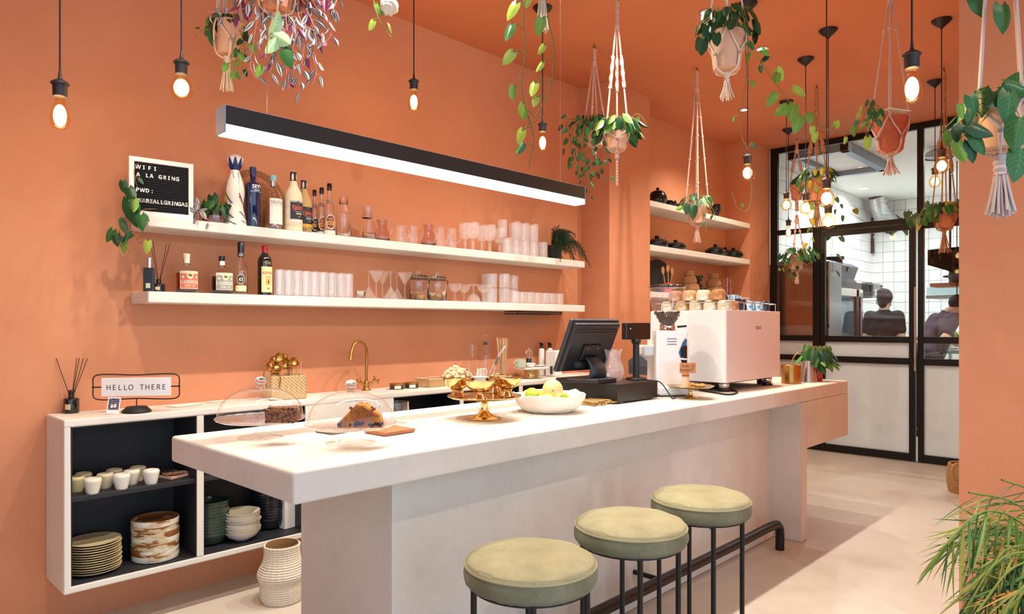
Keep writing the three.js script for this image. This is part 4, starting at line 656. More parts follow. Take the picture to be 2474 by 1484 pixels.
{ // footed goblets, stacked tumblers
  const h = 0.1887, k = 0.0029;
  glassRow('footed_goblet', merge([vessel([[4 * k, 0.42 * h], [11.5 * k, 0.46 * h], [14 * k, 0.62 * h], [14.5 * k, h]], 0.002, 0.45 * h - 0.42 * h + 0.006, 28), lathe([[0, 0.0], [9 * k, 0], [9 * k, 0.02 * h], [4 * k, 0.06 * h], [3.4 * k, 0.25 * h], [5 * k, 0.43 * h], [0, 0.43 * h]], 24)]), ribGlass, 'footed glass goblet in the row of goblets on the upper shelf', 'goblet',
    [3.15, 3.167, 3.305, 3.323, 3.479].map((x, i) => [x, i % 2 ? -3.44 : -3.5]), 'footed goblets on the upper shelf', HIGHSHELF);
  const th = 0.1183, tk = 0.003, g = ribbed(10.5 * tk, 11.5 * tk, th, 12), front = [3.508, 3.598, 3.689, 3.788, 3.89];
  glassRow('pressed_tumbler', g, ribGlass, 'ribbed tumbler standing on the shelf in the lower tier', 'tumbler', [...front.map((x) => [x, -3.45]), ...front.slice(0, 4).map((x) => [x + 0.06, -3.53])], 'lower tier of ribbed tumblers', HIGHSHELF);
  const g2 = ribbed(10.5 * tk, 11.5 * tk, th * 1.05, 14);
  glassRow('stacked_tumbler', g2, ribGlass, 'ribbed tumbler stacked on top of the lower tumblers by the fern', 'tumbler', [...front.slice(0, 4).map((x, i) => [x - 0.02 + (i ? 0.03 : -0.02), -3.46]), ...front.slice(1, 4).map((x) => [x + 0.05, -3.53])], 'upper tier of ribbed tumblers', HIGHSHELF + th + 0.001);
}
{ // fern
  const x0 = 4.046, t = thing('potted_fern', 'feathery dark green asparagus fern in a black pot at the shelf end', 'plant', [x0, HIGHSHELF, -3.47]), R = 0.0572, h = 0.1083;
  part(t, 'pot', lathe([[0, 0], [R * 0.82, 0], [R * 0.86, 0.004], [R, h], [R * 0.93, h], [R * 0.9, h * 0.85], [0, h * 0.85]], 28), M.blackMatt);
  const sprays = [], frondM = std(0x24401f, 0.8, { side: THREE.DoubleSide });
  const spray = (pts, w) => { const c = new THREE.CatmullRomCurve3(pts.map((p) => V(p))); sprays.push(new THREE.TubeGeometry(c, 14, 0.0011, 4)); for (let k = 3; k < 26; k++) { const u = k / 26, p = c.getPointAt(u), L = w * (1 - u * 0.6) * rnd(0.7, 1.2); for (let s = 0; s < 6; s++) { const e = p.clone().add(jit(L).add(V(0, -L * 0.2, 0))); sprays.push(rod(p.toArray(), e.toArray(), 0.0005, 3)); for (let q = 0; q < 3; q++) { const f = p.clone().lerp(e, rnd(0.4, 1)); sprays.push(rod(f.toArray(), f.clone().add(jit(L * 0.4)).toArray(), 0.0004, 3)); } } } };
  for (let k = 0; k < 58; k++) { const a = rnd(-0.6, 2.6), q = rnd(0.08, 0.27), up = rnd(0, 0.09); spray([[0, h, 0], [q * 0.5 * Math.sin(a), h + up + 0.03, q * 0.4 * Math.cos(a)], [q * Math.sin(a), h + up - rnd(0.02, 0.16), q * 0.55 * Math.cos(a)]], 0.03); }
  for (const [dx, dy, dz] of [[0.12, 0.13, 0.0], [-0.02, 0.15, 0.02], [0.2, 0.1, 0.05], [0.02, 0.13, -0.05], [0.28, -0.12, 0.1], [0.22, -0.1, 0.14], [0.16, -0.1, 0.14], [0.25, -0.04, 0.1], [0.3, -0.08, 0.05], [0.34, -0.13, 0.08], [0.36, -0.06, 0.0], [0.3, -0.16, 0.12], [0.06, 0.16, 0.0], [0.16, 0.12, 0.03]]) spray([[0, h, 0], [dx * 0.6, h + Math.max(dy, 0) * 0.7 + 0.04, dz * 0.6], [dx, h + dy, dz]], 0.03);
  part(t, 'fronds', sprays, frondM).userData.kind = 'stuff';
}

// ---------------------------------------------------------------- lower wall shelf
{
  const t = thing('black_scent_bottle', 'square black scent bottle with a silver cap at the lower shelf end', 'bottle', [1.14, LOW, -3.47], -0.4), k = 0.0017, y = 0.0019;
  part(t, 'body', box(28 * k, 59 * y, 28 * k, 3 * k, 3).translate(0, 29.5 * y, 0), M.blackGloss); part(t, 'cap', cyl(7 * k, 7 * k, 25 * y, 20).translate(0, 59 * y, 0), M.silver);
  part(t, 'gold_label', box(11 * k, 12 * y, 0.0006).translate(-2 * k, 15 * y, 14.1 * k), M.paleGold);
}
function diffuser(label, at, k, y, reeds, turn = -0.5) {
  const t = thing('reed_diffuser', label, 'diffuser', at, turn);
  part(t, 'bottle', lathe([[0, 0], [15.5 * k, 0], [16.5 * k, y], [16.5 * k, 29 * y], ...smooth([[16.5 * k, 30 * y], [14 * k, 32.5 * y], [7 * k, 34 * y], [6.5 * k, 36 * y]], 6), [6.5 * k, 47 * y], [8 * k, 48 * y], [8 * k, 50 * y], [4 * k, 50 * y], [4 * k, 40 * y], [0, 40 * y]], 32), M.blackGloss);
  part(t, 'label', curved(16.7 * k, 8 * y, 20 * y, 0.75), print(canvasTex(128, 96, (x) => { x.fillStyle = '#d9cc9a'; x.fillRect(0, 0, 128, 96); x.strokeStyle = '#5b5230'; x.lineWidth = 3; x.strokeRect(8, 8, 112, 80); x.strokeRect(36, 26, 20, 44); x.strokeRect(72, 26, 20, 44); })));
  for (const [dx, dy, dz] of reeds) part(t, 'reed', rod([-dx * 0.06 * k, 20 * y, 0], [dx * k, dy * y, dz * k], 0.0014, 6), M.reed);
}
diffuser('small black reed diffuser with four dark reeds on the lower shelf', [1.175, LOW, -3.45], 0.0016, 0.0012, [[-22, 196, 4], [-17, 200, -6], [21, 190, 0], [31, 192, 5]], -0.55);
{ // two rum bottles
  const rum = (x0, label, cap, liquid, dl, ground, level) => {
    const Z = -3.46, k = 0.0018, h = 0.1902, t = thing('rum_bottle', label, 'bottle', [x0, LOW, Z], -0.05);
    part(t, 'glass_body', vessel([[24 * k, 0], [28 * k, 0.03 * h], [29.5 * k, 0.1 * h], [29.5 * k, 0.52 * h], [27 * k, 0.6 * h], [19 * k, 0.68 * h], [9.5 * k, 0.72 * h], [7.5 * k, 0.76 * h], [7.5 * k, 0.88 * h]], 0.0035, 0.012, 40), M.glass);
    part(t, 'rum', lathe([[0, 0.014], [23 * k, 0.014], [27 * k, 0.12 * h], [27 * k, level * h], [0, level * h]], 32), amber(liquid, dl));
    part(t, 'neck_seal', curved(7.8 * k, 0.76 * h, 0.87 * h, 2.2), M.paper);
    part(t, 'stopper', lathe([[0, h], [8.6 * k, h], [9 * k, 0.985 * h], [8.2 * k, 0.94 * h], [8 * k, 0.87 * h]], 24), cap);
    part(t, 'paper_label', curved(29.9 * k, 0.1 * h, 0.55 * h, 1.75), print(canvasTex(512, 384, (x, W, H) => { x.fillStyle = '#e9dcc0'; x.fillRect(0, 0, W, H); x.fillStyle = ground; x.fillRect(14, 60, W - 28, H - 74); x.fillStyle = '#e6d7a8'; x.beginPath(); x.arc(256, 92, 84, 0, 7); x.fill(); x.fillStyle = '#5f6a35'; x.beginPath(); x.ellipse(256, 92, 52, 26, 0.2, 0, 7); x.fill(); x.fillStyle = '#e9dcc0'; x.beginPath(); x.arc(80, 130, 30, 0, 7); x.fill(); x.beginPath(); x.arc(432, 130, 30, 0, 7); x.fill(); words(x, 'CAMBÉBA', 96, 256, 236, '#f3ead6', 'serif'); words(x, 'RUM   XV', 58, 256, 318, '#efe0a8', 'serif'); })));
  };
  rum(1.305, 'squat rum bottle with golden rum, coral label and cream stopper', std(0xe4dcc0, 0.5), '#d9822e', 0.035, '#d9735c', 0.5);
  rum(1.476, 'squat rum bottle with dark rum, grey-green label and black stopper', M.blackGloss, '#8a3a1c', 0.02, '#9aa096', 0.46);
}
{ // liqueur with the round black emblem
  const Z = -3.45, k = 0.002, h = 0.2682, t = thing('liqueur_bottle', 'slim clear liqueur bottle with a tall black cap and round number emblem', 'bottle', [1.569, LOW, Z], -0.42);
  part(t, 'glass_body', vessel([[13 * k, 0], [16 * k, 0.03 * h], [17 * k, 0.12 * h], [17.5 * k, 0.42 * h], [15.5 * k, 0.52 * h], [7.5 * k, 0.64 * h], [6 * k, 0.72 * h]], 0.003, 0.012, 32), M.glass);
  part(t, 'liqueur', lathe([[0, 0.014], [13 * k, 0.014], [14.5 * k, 0.06 * h], [14.8 * k, 0.2 * h], [0, 0.2 * h]], 24), amber('#e8b04a', 0.05));
  part(t, 'cap', lathe([[0, h], [7.6 * k, h], [8.4 * k, 0.98 * h], [8.4 * k, 0.73 * h], [7 * k, 0.715 * h]], 24), M.blackGloss);
  part(t, 'neck_band', curved(8.6 * k, 0.73 * h, 0.79 * h, 6.28), print(canvasTex(128, 32, (x) => { x.fillStyle = '#17171a'; x.fillRect(0, 0, 128, 32); x.fillStyle = '#cfc9b8'; x.fillRect(0, 2, 128, 3); x.fillRect(0, 27, 128, 3); for (const q of [20, 64, 108]) words(x, '43', 20, q, 17, '#e4ded0'); })));
  part(t, 'number_emblem', curved(17.8 * k, 0.2 * h, 0.38 * h, 1.15, 17.6 * k), std(0xffffff, 0.5, { transparent: true, alphaTest: 0.4, map: canvasTex(256, 256, (x) => { x.clearRect(0, 0, 256, 256); x.fillStyle = '#d9c9a4'; x.beginPath(); x.arc(128, 128, 122, 0, 7); x.fill(); x.fillStyle = '#1f1a1a'; x.beginPath(); x.arc(128, 128, 106, 0, 7); x.fill(); words(x, '43', 130, 126, 132, '#f2ece0', 'serif'); }) }));
  part(t, 'paper_label', curved(17.2 * k, 0.06 * h, 0.17 * h, 1.7), print(canvasTex(64, 32, (x) => { x.fillStyle = '#e6d7a6'; x.fillRect(0, 0, 64, 32); })));
}
{ // dark bottle with red cap
  const Z = -3.45, k = 0.002, h = 0.2622, t = thing('dark_liqueur_bottle', 'black bottle with a bright red cap and a tall yellow label', 'bottle', [1.697, LOW, Z], 0.02);
  part(t, 'body', lathe([[0, 0], [17.5 * k, 0], [18.3 * k, 0.015 * h], [18.3 * k, 0.66 * h], ...smooth([[18.3 * k, 0.68 * h], [16 * k, 0.75 * h], [8 * k, 0.84 * h], [6.6 * k, 0.88 * h]], 8), [6.4 * k, 0.93 * h], [0, 0.93 * h]], 32), phys(0x140c0a, 0.08, { clearcoat: 1 }));
  part(t, 'cap', lathe([[0, h], [7 * k, h], [7.8 * k, 0.985 * h], [7.8 * k, 0.92 * h], [7 * k, 0.86 * h]], 24), phys(0xc2151c, 0.3));
  part(t, 'paper_label', curved(18.6 * k, 0.06 * h, 0.57 * h, 1.85), print(canvasTex(256, 384, (x, W, H) => { x.fillStyle = '#ecd69a'; x.fillRect(0, 0, W, H); words(x, 'AVERNA', 58, 128, 96, '#b0302c'); x.strokeStyle = '#6d4a24'; x.lineWidth = 7; x.strokeRect(86, 150, 92, 120); x.fillStyle = '#e9b45a'; x.fillRect(96, 160, 72, 100); x.fillStyle = '#7a3320'; x.beginPath(); x.moveTo(108, 250); x.lineTo(132, 178); x.lineTo(156, 250); x.fill(); x.fillStyle = '#8a6a34'; x.beginPath(); x.ellipse(132, 326, 28, 11, 0, 0, 7); x.fill(); })));
  part(t, 'shoulder_print', curved(18.5 * k, 0.6 * h, 0.67 * h, 1.0), std(0xffffff, 0.5, { transparent: true, alphaTest: 0.4, map: canvasTex(128, 64, (x) => { x.clearRect(0, 0, 128, 64); words(x, 'AMARO', 34, 64, 22, '#c5a25a', 'serif'); x.fillStyle = '#c5a25a'; x.fillRect(20, 46, 88, 5); }) }));
}
{ // highballs, shot glass, martini glasses
  const k = 0.0022, h = 0.141, g = ribbed(10 * k, 11 * k, h, 10, 0.03), xs = [1.781, 1.833, 1.884, 1.936, 1.988, 2.042, 2.098, 2.154, 2.206];
  glassRow('highball_glass', g, ribGlass, 'tall ribbed highball glass in the double row on the lower shelf', 'glass', [...xs.map((x) => [x, -3.45]), ...xs.map((x) => [x + 0.035, -3.54])], 'tall highball glasses on the lower shelf', LOW);
  const s = thing('shot_glass', 'small thick shot glass standing alone right of the tall highballs', 'glass', [2.284, LOW, -3.45]); part(s, 'glass_body', vessel([[11 * k, 0], [12.5 * k, 0.004], [13 * k, 19 * 0.0024]], 0.004, 0.012, 8), M.glass);
  const mh = 0.1705, mk = 0.0025, martini = merge([lathe([[0, 0.55 * mh], [3 * mk, 0.56 * mh], [19.5 * mk, 0.985 * mh], [20.5 * mk, mh], [19.6 * mk, mh], [2.2 * mk, 0.585 * mh], [0, 0.57 * mh]], 36), lathe([[0, 0], [15 * mk, 0], [15.5 * mk, 0.012 * mh], [4 * mk, 0.04 * mh], [1.7 * mk, 0.1 * mh], [1.5 * mk, 0.5 * mh], [2.6 * mk, 0.56 * mh], [0, 0.56 * mh]], 28)]);
  for (const [x, z, f, label] of [[2.387, -3.44, 0, 'upright martini glass standing right of the shot glass'], [2.597, -3.44, 0, 'upright martini glass standing left of the first orange jar'], [2.502, -3.54, 0, 'upright martini glass in the back row of the martini glasses'], [2.506, -3.46, 1, 'martini glass turned upside down, bowl on the lower shelf, front'], [2.618, -3.55, 1, 'upside-down martini glass in the back row, near the first jar'], [2.395, -3.53, 1, 'upside-down martini glass nearest the shot glass']]) {
    const t = thing('martini_glass', label, 'glass', [x, LOW, z], 0, 'martini glasses on the lower shelf'); part(t, 'glass_body', f ? martini.clone().rotateX(Math.PI).translate(0, mh, 0) : martini, fineGlass);
  }
}
{ // clip-top jars with dried orange slices
  const k = 0.0026, h = 0.1831, sliceM = std(0xffffff, 0.6, { side: THREE.DoubleSide, map: canvasTex(128, 128, (x) => { x.fillStyle = '#c8701c'; x.fillRect(0, 0, 128, 128); x.fillStyle = '#e8b25a'; x.beginPath(); x.arc(64, 64, 56, 0, 7); x.fill(); x.strokeStyle = '#f4dca0'; x.lineWidth = 4; for (let j = 0; j < 9; j++) { x.beginPath(); x.moveTo(64, 64); x.lineTo(64 + 56 * Math.cos(j * 0.7), 64 + 56 * Math.sin(j * 0.7)); x.stroke(); } }) });
  for (const [x0, n, label] of [[2.722, 9, 'clip-top glass jar well filled with dried orange slices'], [2.874, 5, 'clip-top glass jar with only a few dried orange slices']]) {
    const t = thing('clip_top_jar', label, 'jar', [x0, LOW, -3.46], -0.5);
    part(t, 'glass_body', vessel([[21 * k, 0], [23 * k, 0.03 * h], [23 * k, 0.62 * h], [21.5 * k, 0.72 * h], [18.5 * k, 0.77 * h]], 0.003, 0.006, 32), M.glass);
    part(t, 'lid', lathe([[0, 0.83 * h], [18 * k, 0.83 * h], [22 * k, 0.8 * h], [22.5 * k, 0.84 * h], [15 * k, 0.88 * h], [6 * k, 0.89 * h], [5.5 * k, 0.93 * h], [7 * k, 0.98 * h], [6 * k, h], [0, h]], 32), M.glass);
    part(t, 'rubber_seal', new THREE.TorusGeometry(19.5 * k, 0.0028, 8, 32).rotateX(Math.PI / 2).translate(0, 0.785 * h, 0), std(0x8a8a84, 0.7));
    part(t, 'wire_clip', [new THREE.TorusGeometry(20.5 * k, 0.0016, 6, 32).rotateX(Math.PI / 2).translate(0, 0.74 * h, 0), tube([[20.5 * k, 0.74 * h, 0.01], [25.5 * k, 0.7 * h, 0.008], [25 * k, 0.58 * h, 0], [25.5 * k, 0.7 * h, -0.008], [20.5 * k, 0.74 * h, -0.01]], 0.0015, 16, 5)], M.steel);
    for (let j = 0; j < n; j++) part(t, 'orange_slice', cyl(12.5 * k, 12.5 * k, 0.003, 18), sliceM, [rnd(-7, 7) * k, 0.012 + j * 0.0035, rnd(-7, 7) * k], [rnd(-0.9, 0.9), rnd(0, 3), rnd(-0.9, 0.9)]);
  }
}
{ // coupes, rocks glasses, small tumblers
  const k = 0.0028, h = 0.1231, coupe = merge([lathe([[0, 0.5 * h], [5 * k, 0.52 * h], [14 * k, 0.7 * h], [17.5 * k, 0.98 * h], [16.8 * k, 0.98 * h], [13 * k, 0.73 * h], [4 * k, 0.57 * h], [0, 0.55 * h]], 32), lathe([[0, 0], [13 * k, 0], [13.5 * k, 0.02 * h], [3 * k, 0.09 * h], [1.8 * k, 0.2 * h], [1.8 * k, 0.44 * h], [3 * k, 0.51 * h], [0, 0.51 * h]], 24)]);
  for (const [x, z, f, label] of [[3.031, -3.47, 0, 'upright coupe glass standing nearest the clip-top jars'], [3.157, -3.52, 0, 'upright coupe glass left of the upturned one'], [3.181, -3.45, 1, 'coupe glass turned upside down among the upright coupes'], [3.264, -3.44, 0, 'upright coupe glass in front of the stacked rocks glasses']]) {
    const t = thing('coupe_glass', label, 'glass', [x, LOW, z], 0, 'coupe glasses on the lower shelf'); part(t, 'glass_body', f ? coupe.clone().rotateX(Math.PI).translate(0, 0.98 * h, 0) : coupe, fineGlass);
  }
  const rk = 0.0029, rh = 0.1023, rocks = ribbed(12.5 * rk, 14 * rk, rh, 8, 0.045, 0.004), xs = [3.391, 3.417, 3.528, 3.409], sp = xs.map((x, i) => [x, [-3.49, -3.44, -3.51, -3.56][i]]);
  sp[1][0] += 0.05; sp[2][0] += 0.1;
  glassRow('rocks_glass', rocks, ribGlass, 'heavy cut rocks glass standing on the lower shelf', 'glass', sp, 'lower tier of rocks glasses', LOW); glassRow('stacked_rocks_glass', rocks, ribGlass, 'heavy cut rocks glass stacked on another rocks glass', 'glass', sp.map(([x, z]) => [x, z]), 'upper tier of rocks glasses', LOW + rh + 0.001);
  const sg = ribbed(9.5 * rk, 11.5 * rk, 0.0869, 9, 0.05);
  glassRow('small_tumbler', sg, ribGlass, 'small sparkling tumbler in the single row at the right of the lower shelf', 'tumbler', [3.595, 3.674, 3.754, 3.836, 3.92, 4.001, 4.094].map((x) => [x, -3.46]), 'small tumblers on the lower shelf', LOW);
  const rack = thing('under_shelf_rack', 'flat black rack fixed under the lower shelf near the pier', 'rack', [3.843, 1.452, -3.5]);
  part(rack, 'plate', box(0.5, 0.006, 0.14, 0.002).translate(0, -0.004, 0), M.blackMatt); part(rack, 'rail', [rod([-0.25, -0.02, 0.06], [0.25, -0.02, 0.06], 0.004), rod([-0.25, -0.02, -0.06], [0.25, -0.02, -0.06], 0.004), rod([-0.24, -0.02, 0.06], [-0.24, 0, 0.06], 0.004), rod([0.24, -0.02, 0.06], [0.24, 0, 0.06], 0.004)], M.blackMatt);
}
// ---------------------------------------------------------------- on the bar counter
const scallop = (g, r0, n, amp) => { const p = g.attributes.position; for (let i = 0; i < p.count; i++) { const x = p.getX(i), z = p.getZ(i), q = Math.hypot(x, z); if (q > r0) { const k = (q - r0) * 6; p.setY(i, p.getY(i) + amp * Math.min(1, k * 4) * Math.sin(Math.atan2(z, x) * n)); } } g.computeVertexNormals(); return g; };
const cakeM = (a, b) => std(0xffffff, 0.9, { map: dataTex(128, (u, v) => { const q = fbm(u, v, 16, 3, 44); return q > 0.55 ? a : q < 0.4 ? b : a.map((c, i) => (c + b[i]) / 2); }) });
function cakeStand(label, at, k, R, H, domeH, foot) {
  const t = thing('glass_cake_stand', label, 'cake stand', at);
  part(t, 'foot', scallop(lathe([[0, 0], [foot * k, 0], [foot * k * 1.01, 0.004], [foot * 0.5 * k, 0.011], [0.014, 0.02], [0.011, 0.03], [0.013, H - 0.016], [0.018, H - 0.008], [0, H - 0.006]], 48), 0.05, 8, 0.0012), fineGlass);
  part(t, 'plate', scallop(lathe([[0, H - 0.008], [R * 0.9, H - 0.008], [R * 1.0, H - 0.002], [R * 1.03, H + 0.004], [R * 1.0, H + 0.004], [R * 0.9, H], [0, H]], 96), R * 0.88, 22, 0.0022), ribGlass);
  const d = R * 0.965, y0 = H + 0.005, prof = smooth([[d * 1.0, y0], [d * 0.99, y0 + domeH * 0.18], [d * 0.9, y0 + domeH * 0.5], [d * 0.66, y0 + domeH * 0.8], [d * 0.34, y0 + domeH * 0.96], [0.012, y0 + domeH]], 26);
  part(t, 'dome', lathe([...prof, [0, y0 + domeH]], 64), M.thinGlass);
  part(t, 'knob', lathe([[0, y0 + domeH - 0.002], [0.016, y0 + domeH - 0.001], [0.0125, y0 + domeH + 0.008], [0.017, y0 + domeH + 0.015], [0.021, y0 + domeH + 0.026], [0.016, y0 + domeH + 0.036], [0, y0 + domeH + 0.04]], 10), M.glass);
  return [t, y0];
}
{
  const at = [1.113, 0.959, -2.293], k = 0.0014;
  cakeStand('domed glass cake stand at the counter\u2019s near left, holding a dark crumb cake', at, k, 0.146, 0.068, 0.1, 54);
  const c = solo('crumb_cake', roughen(new RoundedBoxGeometry(0.105, 0.05, 0.07, 10, 0.012), 0.0035, 190), cakeM([150, 96, 58], [58, 42, 44]), 'slab of dark crumbly berry cake under the left glass dome', 'cake', [[1.11, 1.027, -2.131][0], 1.055, [1.11, 1.027, -2.131][2]], -0.7);
}
{
  const at = [1.266, 0.959, -1.968], k = 0.0014;
  cakeStand('domed glass cake stand nearer the viewer, holding a golden cake wedge', at, k, 0.144, 0.064, 0.102, 57);
  const s = outline([[-0.066, 0], [0.066, 0], [0.058, 0.03], [0.012, 0.066], [-0.006, 0.068], [-0.062, 0.012]]), g = roughen(extrude(s, 0.05, 0.005).translate(0, 0, -0.025), 0.0018, 170);
  const w = thing('cake_wedge', 'golden cake wedge with dark berries at its foot under the right dome', 'cake', [[1.253, 1.023, -1.89][0], 1.0275, [1.253, 1.023, -1.89][2]], -0.75);
  part(w, 'sponge', g, cakeM([206, 138, 60], [150, 84, 36])); const b = []; for (let i = 0; i < 26; i++) b.push(ball(rnd(0.004, 0.008), 7, 6).translate(rnd(-0.068, 0.068), rnd(0.003, 0.012), rnd(0.018, 0.032))); part(w, 'berries', b, phys(0x2a1a2c, 0.3)); 
  const cr = []; for (let i = 0; i < 14; i++) cr.push(ball(rnd(0.003, 0.006), 6, 5).translate(rnd(-0.03, 0.05), rnd(0.035, 0.062), 0.03)); part(w, 'crumbs', cr, std(0x8a4f28, 0.9));
}
{ // two boards and a clear glass cylinder
  solo('wooden_board', span(-0.07, 0.07, 0, 0.014, -0.06, 0.06, 0.004), M.wood, 'small square rosy wooden board beside the nearer cake stand', 'board', [1.492, BAR + 0.001, -2.065], 0.05);
  solo('long_board', span(-0.1, 0.1, 0, 0.012, -0.05, 0.05, 0.003), std(0x8b7d6b, 0.6), 'thin grey-brown board lying behind the stem of the nearer cake stand', 'board', [[1.411, 0.959, -2.23][0], BAR + 0.001, [1.411, 0.959, -2.23][2]], 0.12);
  const t = thing('glass_cylinder', 'clear straight glass dish behind the nearer cake stand', 'dish', [1.639, 0.959, -2.242]), k = 0.0016; part(t, 'glass_body', vessel([[36 * k, 0], [37 * k, 0.004], [37 * k, 54 * k]], 0.0018, 0.004, 40), M.thinGlass);
}
{ // gold pedestal tray with goblet bowls
  const at = [1.988, 0.959, -2.09], k = 0.0017, R = 90 * k, H = 0.09, t = thing('gold_pedestal_tray', 'gold footed tray carrying four gold bowls', 'tray', at), P = [];
  part(t, 'foot', lathe(smooth([[43 * k, 0.001], [42 * k, 0.004], [24 * k, 0.012], [12 * k, 0.03], [8.5 * k, 0.045], [10 * k, 0.07], [17 * k, H - 0.004]], 26).concat([[0, H - 0.003]]), 40), M.gold);
  part(t, 'tray', lathe([[0, H - 0.004], [R * 0.9, H - 0.003], [R, H + 0.004], [R * 1.01, H + 0.008], [R * 0.98, H + 0.007], [R * 0.9, H + 0.0005], [0, H]], 56), M.gold);
  const bowl = (p, label) => {
    const b = thing('gold_bowl', label, 'bowl', [p[0], BAR + H + 0.001, p[2]], 0, 'gold bowls on the pedestal tray');
    part(b, 'foot', lathe([[0, 0], [19 * k, 0], [18.5 * k, 0.004], [13 * k, 0.022], [12 * k, 0.027], [15 * k, 0.03], [15 * k, 0.034], [0, 0.034]], 36), M.gold);
    part(b, 'cup', lathe([...smooth([[0.004, 0.034], [16 * k, 0.036], [29 * k, 0.05], [35.5 * k, 0.074], [36 * k, 0.081]], 18), ...smooth([[35 * k, 0.081], [34.4 * k, 0.074], [28 * k, 0.052], [14 * k, 0.041], [0.001, 0.04]], 16)], 40), M.gold); return b;
  };
  const spots = [[[1.907, 1.049, -2.17], 'gold bowl heaped with cream dried petals, leftmost on the tray'], [[1.898, 1.049, -2.02], 'gold bowl holding a glass of white loops, at the front of the tray'], [[2.063, 1.049, -2.033], 'gold bowl at the right edge of the tray by the fruit bowl'], [[2.14, 1.049, -2.181], 'gold bowl at the back of the tray, half hidden']];
  for (const [p, label] of spots) bowl(p, label);
  const p0 = spots[0][0], p1 = spots[1][0], pet = []; for (let i = 0; i < 90; i++) { const a = rnd(0, 6.28), q = 0.055 * Math.sqrt(rnd()), y = 0.082 + 0.05 * (1 - (q / 0.06) ** 2) * rnd(0.3, 1); pet.push(roughen(ball(rnd(0.006, 0.011), 7, 5), 0.002, 300).scale(1, 0.7, 1).translate(q * Math.cos(a), y, q * Math.sin(a))); }
  const h = part(scene, 'dried_petals', pet, std(0xefdcae, 0.9), [p0[0], BAR + H, p0[2]]); tag(h, 'heap of cream dried petals piled in the leftmost gold bowl', 'petals'); h.userData.kind = 'stuff';
  const g = thing('glass_of_loops', 'small clear glass of white paper loops standing in the front gold bowl', 'glass', [p1[0], BAR + H + 0.042, p1[2]]);
  part(g, 'glass_body', vessel([[17 * k, 0], [19 * k, 0.004], [24 * k, 0.065]], 0.002, 0.006), M.glass); part(g, 'white_filling', cyl(15 * k, 19 * k, 0.045, 20).translate(0, 0.007, 0), M.paper);
  for (const [dx, dz, a] of [[-0.012, 0.004, 0.4], [0.01, 0, -0.3], [0.0, -0.012, 0.9], [0.018, 0.01, 0.2]]) part(g, 'paper_loop', tube([[dx - 0.009, 0.045, dz], [dx - 0.008, 0.075, dz], [dx, 0.085, dz + 0.003], [dx + 0.009, 0.074, dz + 0.004], [dx + 0.01, 0.045, dz]], 0.0017, 16, 5).rotateY(a), M.paper);
  for (const [i, p] of [[2, spots[2][0]]]) { const b = []; for (let j = 0; j < 26; j++) b.push(ball(0.006, 7, 5).translate(0.04 * rnd(-1, 1), rnd(-0.002, 0.003), 0.04 * rnd(-1, 1))); const o = part(scene, 'dried_berries', b, std(0x6d4a2c, 0.8), [p[0], BAR + H + 0.07, p[2]]); tag(o, 'layer of brown dried berries in the gold bowl by the fruit', 'berries'); o.userData.kind = 'stuff'; }
  const w = thing('water_glass', 'cut glass tumbler standing behind the gold tray\u2019s stem', 'glass', [2.182, 0.959, -2.291]); part(w, 'glass_body', ribbed(0.034, 0.038, 0.055, 9, 0.04), M.thinGlass);
}
{ // fruit bowl
  const at = [2.364, 0.959, -2.06], k = 0.0019, t = thing('fruit_bowl', 'wide white uneven papier-mache bowl holding lemons and limes', 'bowl', at);
  const g = vessel(smooth([[50 * k, 0], [58 * k, 0.004], [72 * k, 0.025], [82 * k, 0.055], [87 * k, 0.082]], 18), 0.006, 0.01, 56), p = g.attributes.position;
  for (let i = 0; i < p.count; i++) { const a = Math.atan2(p.getZ(i), p.getX(i)); if (p.getY(i) > 0.05) p.setY(i, p.getY(i) + 0.006 * Math.sin(a * 5 + 1) + 0.003 * Math.sin(a * 13)); }
  part(t, 'shell', roughen(g, 0.0016, 130), std(0xefe8dc, 0.9));
  const fruit = (name, label, cat, x, y, z, r, sx, m, nip) => { const f = thing(name, label, cat, [at[0] + x, BAR + y, at[2] + z], rnd(0, 6)); const q = ball(r, 24, 18).scale(sx, 1, 1); if (nip) { const v = q.attributes.position; for (let i = 0; i < v.count; i++) { const u = v.getX(i) / (r * sx); if (Math.abs(u) > 0.8) v.setX(i, v.getX(i) + Math.sign(u) * (Math.abs(u) - 0.8) * r * 1.2); } } part(f, 'skin', roughen(q, 0.0006, 300), m); part(f, 'stem_end', cyl(0.004, 0.003, 0.004, 8).rotateZ(-Math.PI / 2).translate(r * sx * (nip ? 1.2 : 0.99), 0, 0), stemBrown); };
  const lemon = phys(0xe9c93a, 0.4), lime = phys(0xa8bd2e, 0.4), pale = phys(0xe9c98a, 0.45);
  fruit('lime', 'bright green lime at the left rim of the fruit bowl', 'lime', -0.115, 0.083, -0.0, 0.031, 1.15, lime, 1); fruit('grapefruit', 'large pale yellow fruit heaped highest in the bowl', 'fruit', -0.01, 0.1, 0.03, 0.046, 1.05, pale, 0); fruit('lemon', 'lemon low in the bowl, left of the large pale fruit', 'lemon', -0.06, 0.058, 0.045, 0.032, 1.2, lemon, 1);
  fruit('lemon', 'lemon at the back of the bowl near the cash drawer', 'lemon', 0.0, 0.06, -0.06, 0.032, 1.2, lemon, 1); fruit('lime', 'lime in the bowl, right of the large pale fruit', 'lime', 0.055, 0.056, 0.03, 0.029, 1.1, lime, 1); fruit('lemon', 'lemon resting at the right inside the bowl', 'lemon', 0.09, 0.062, -0.03, 0.03, 1.2, lemon, 1);
}
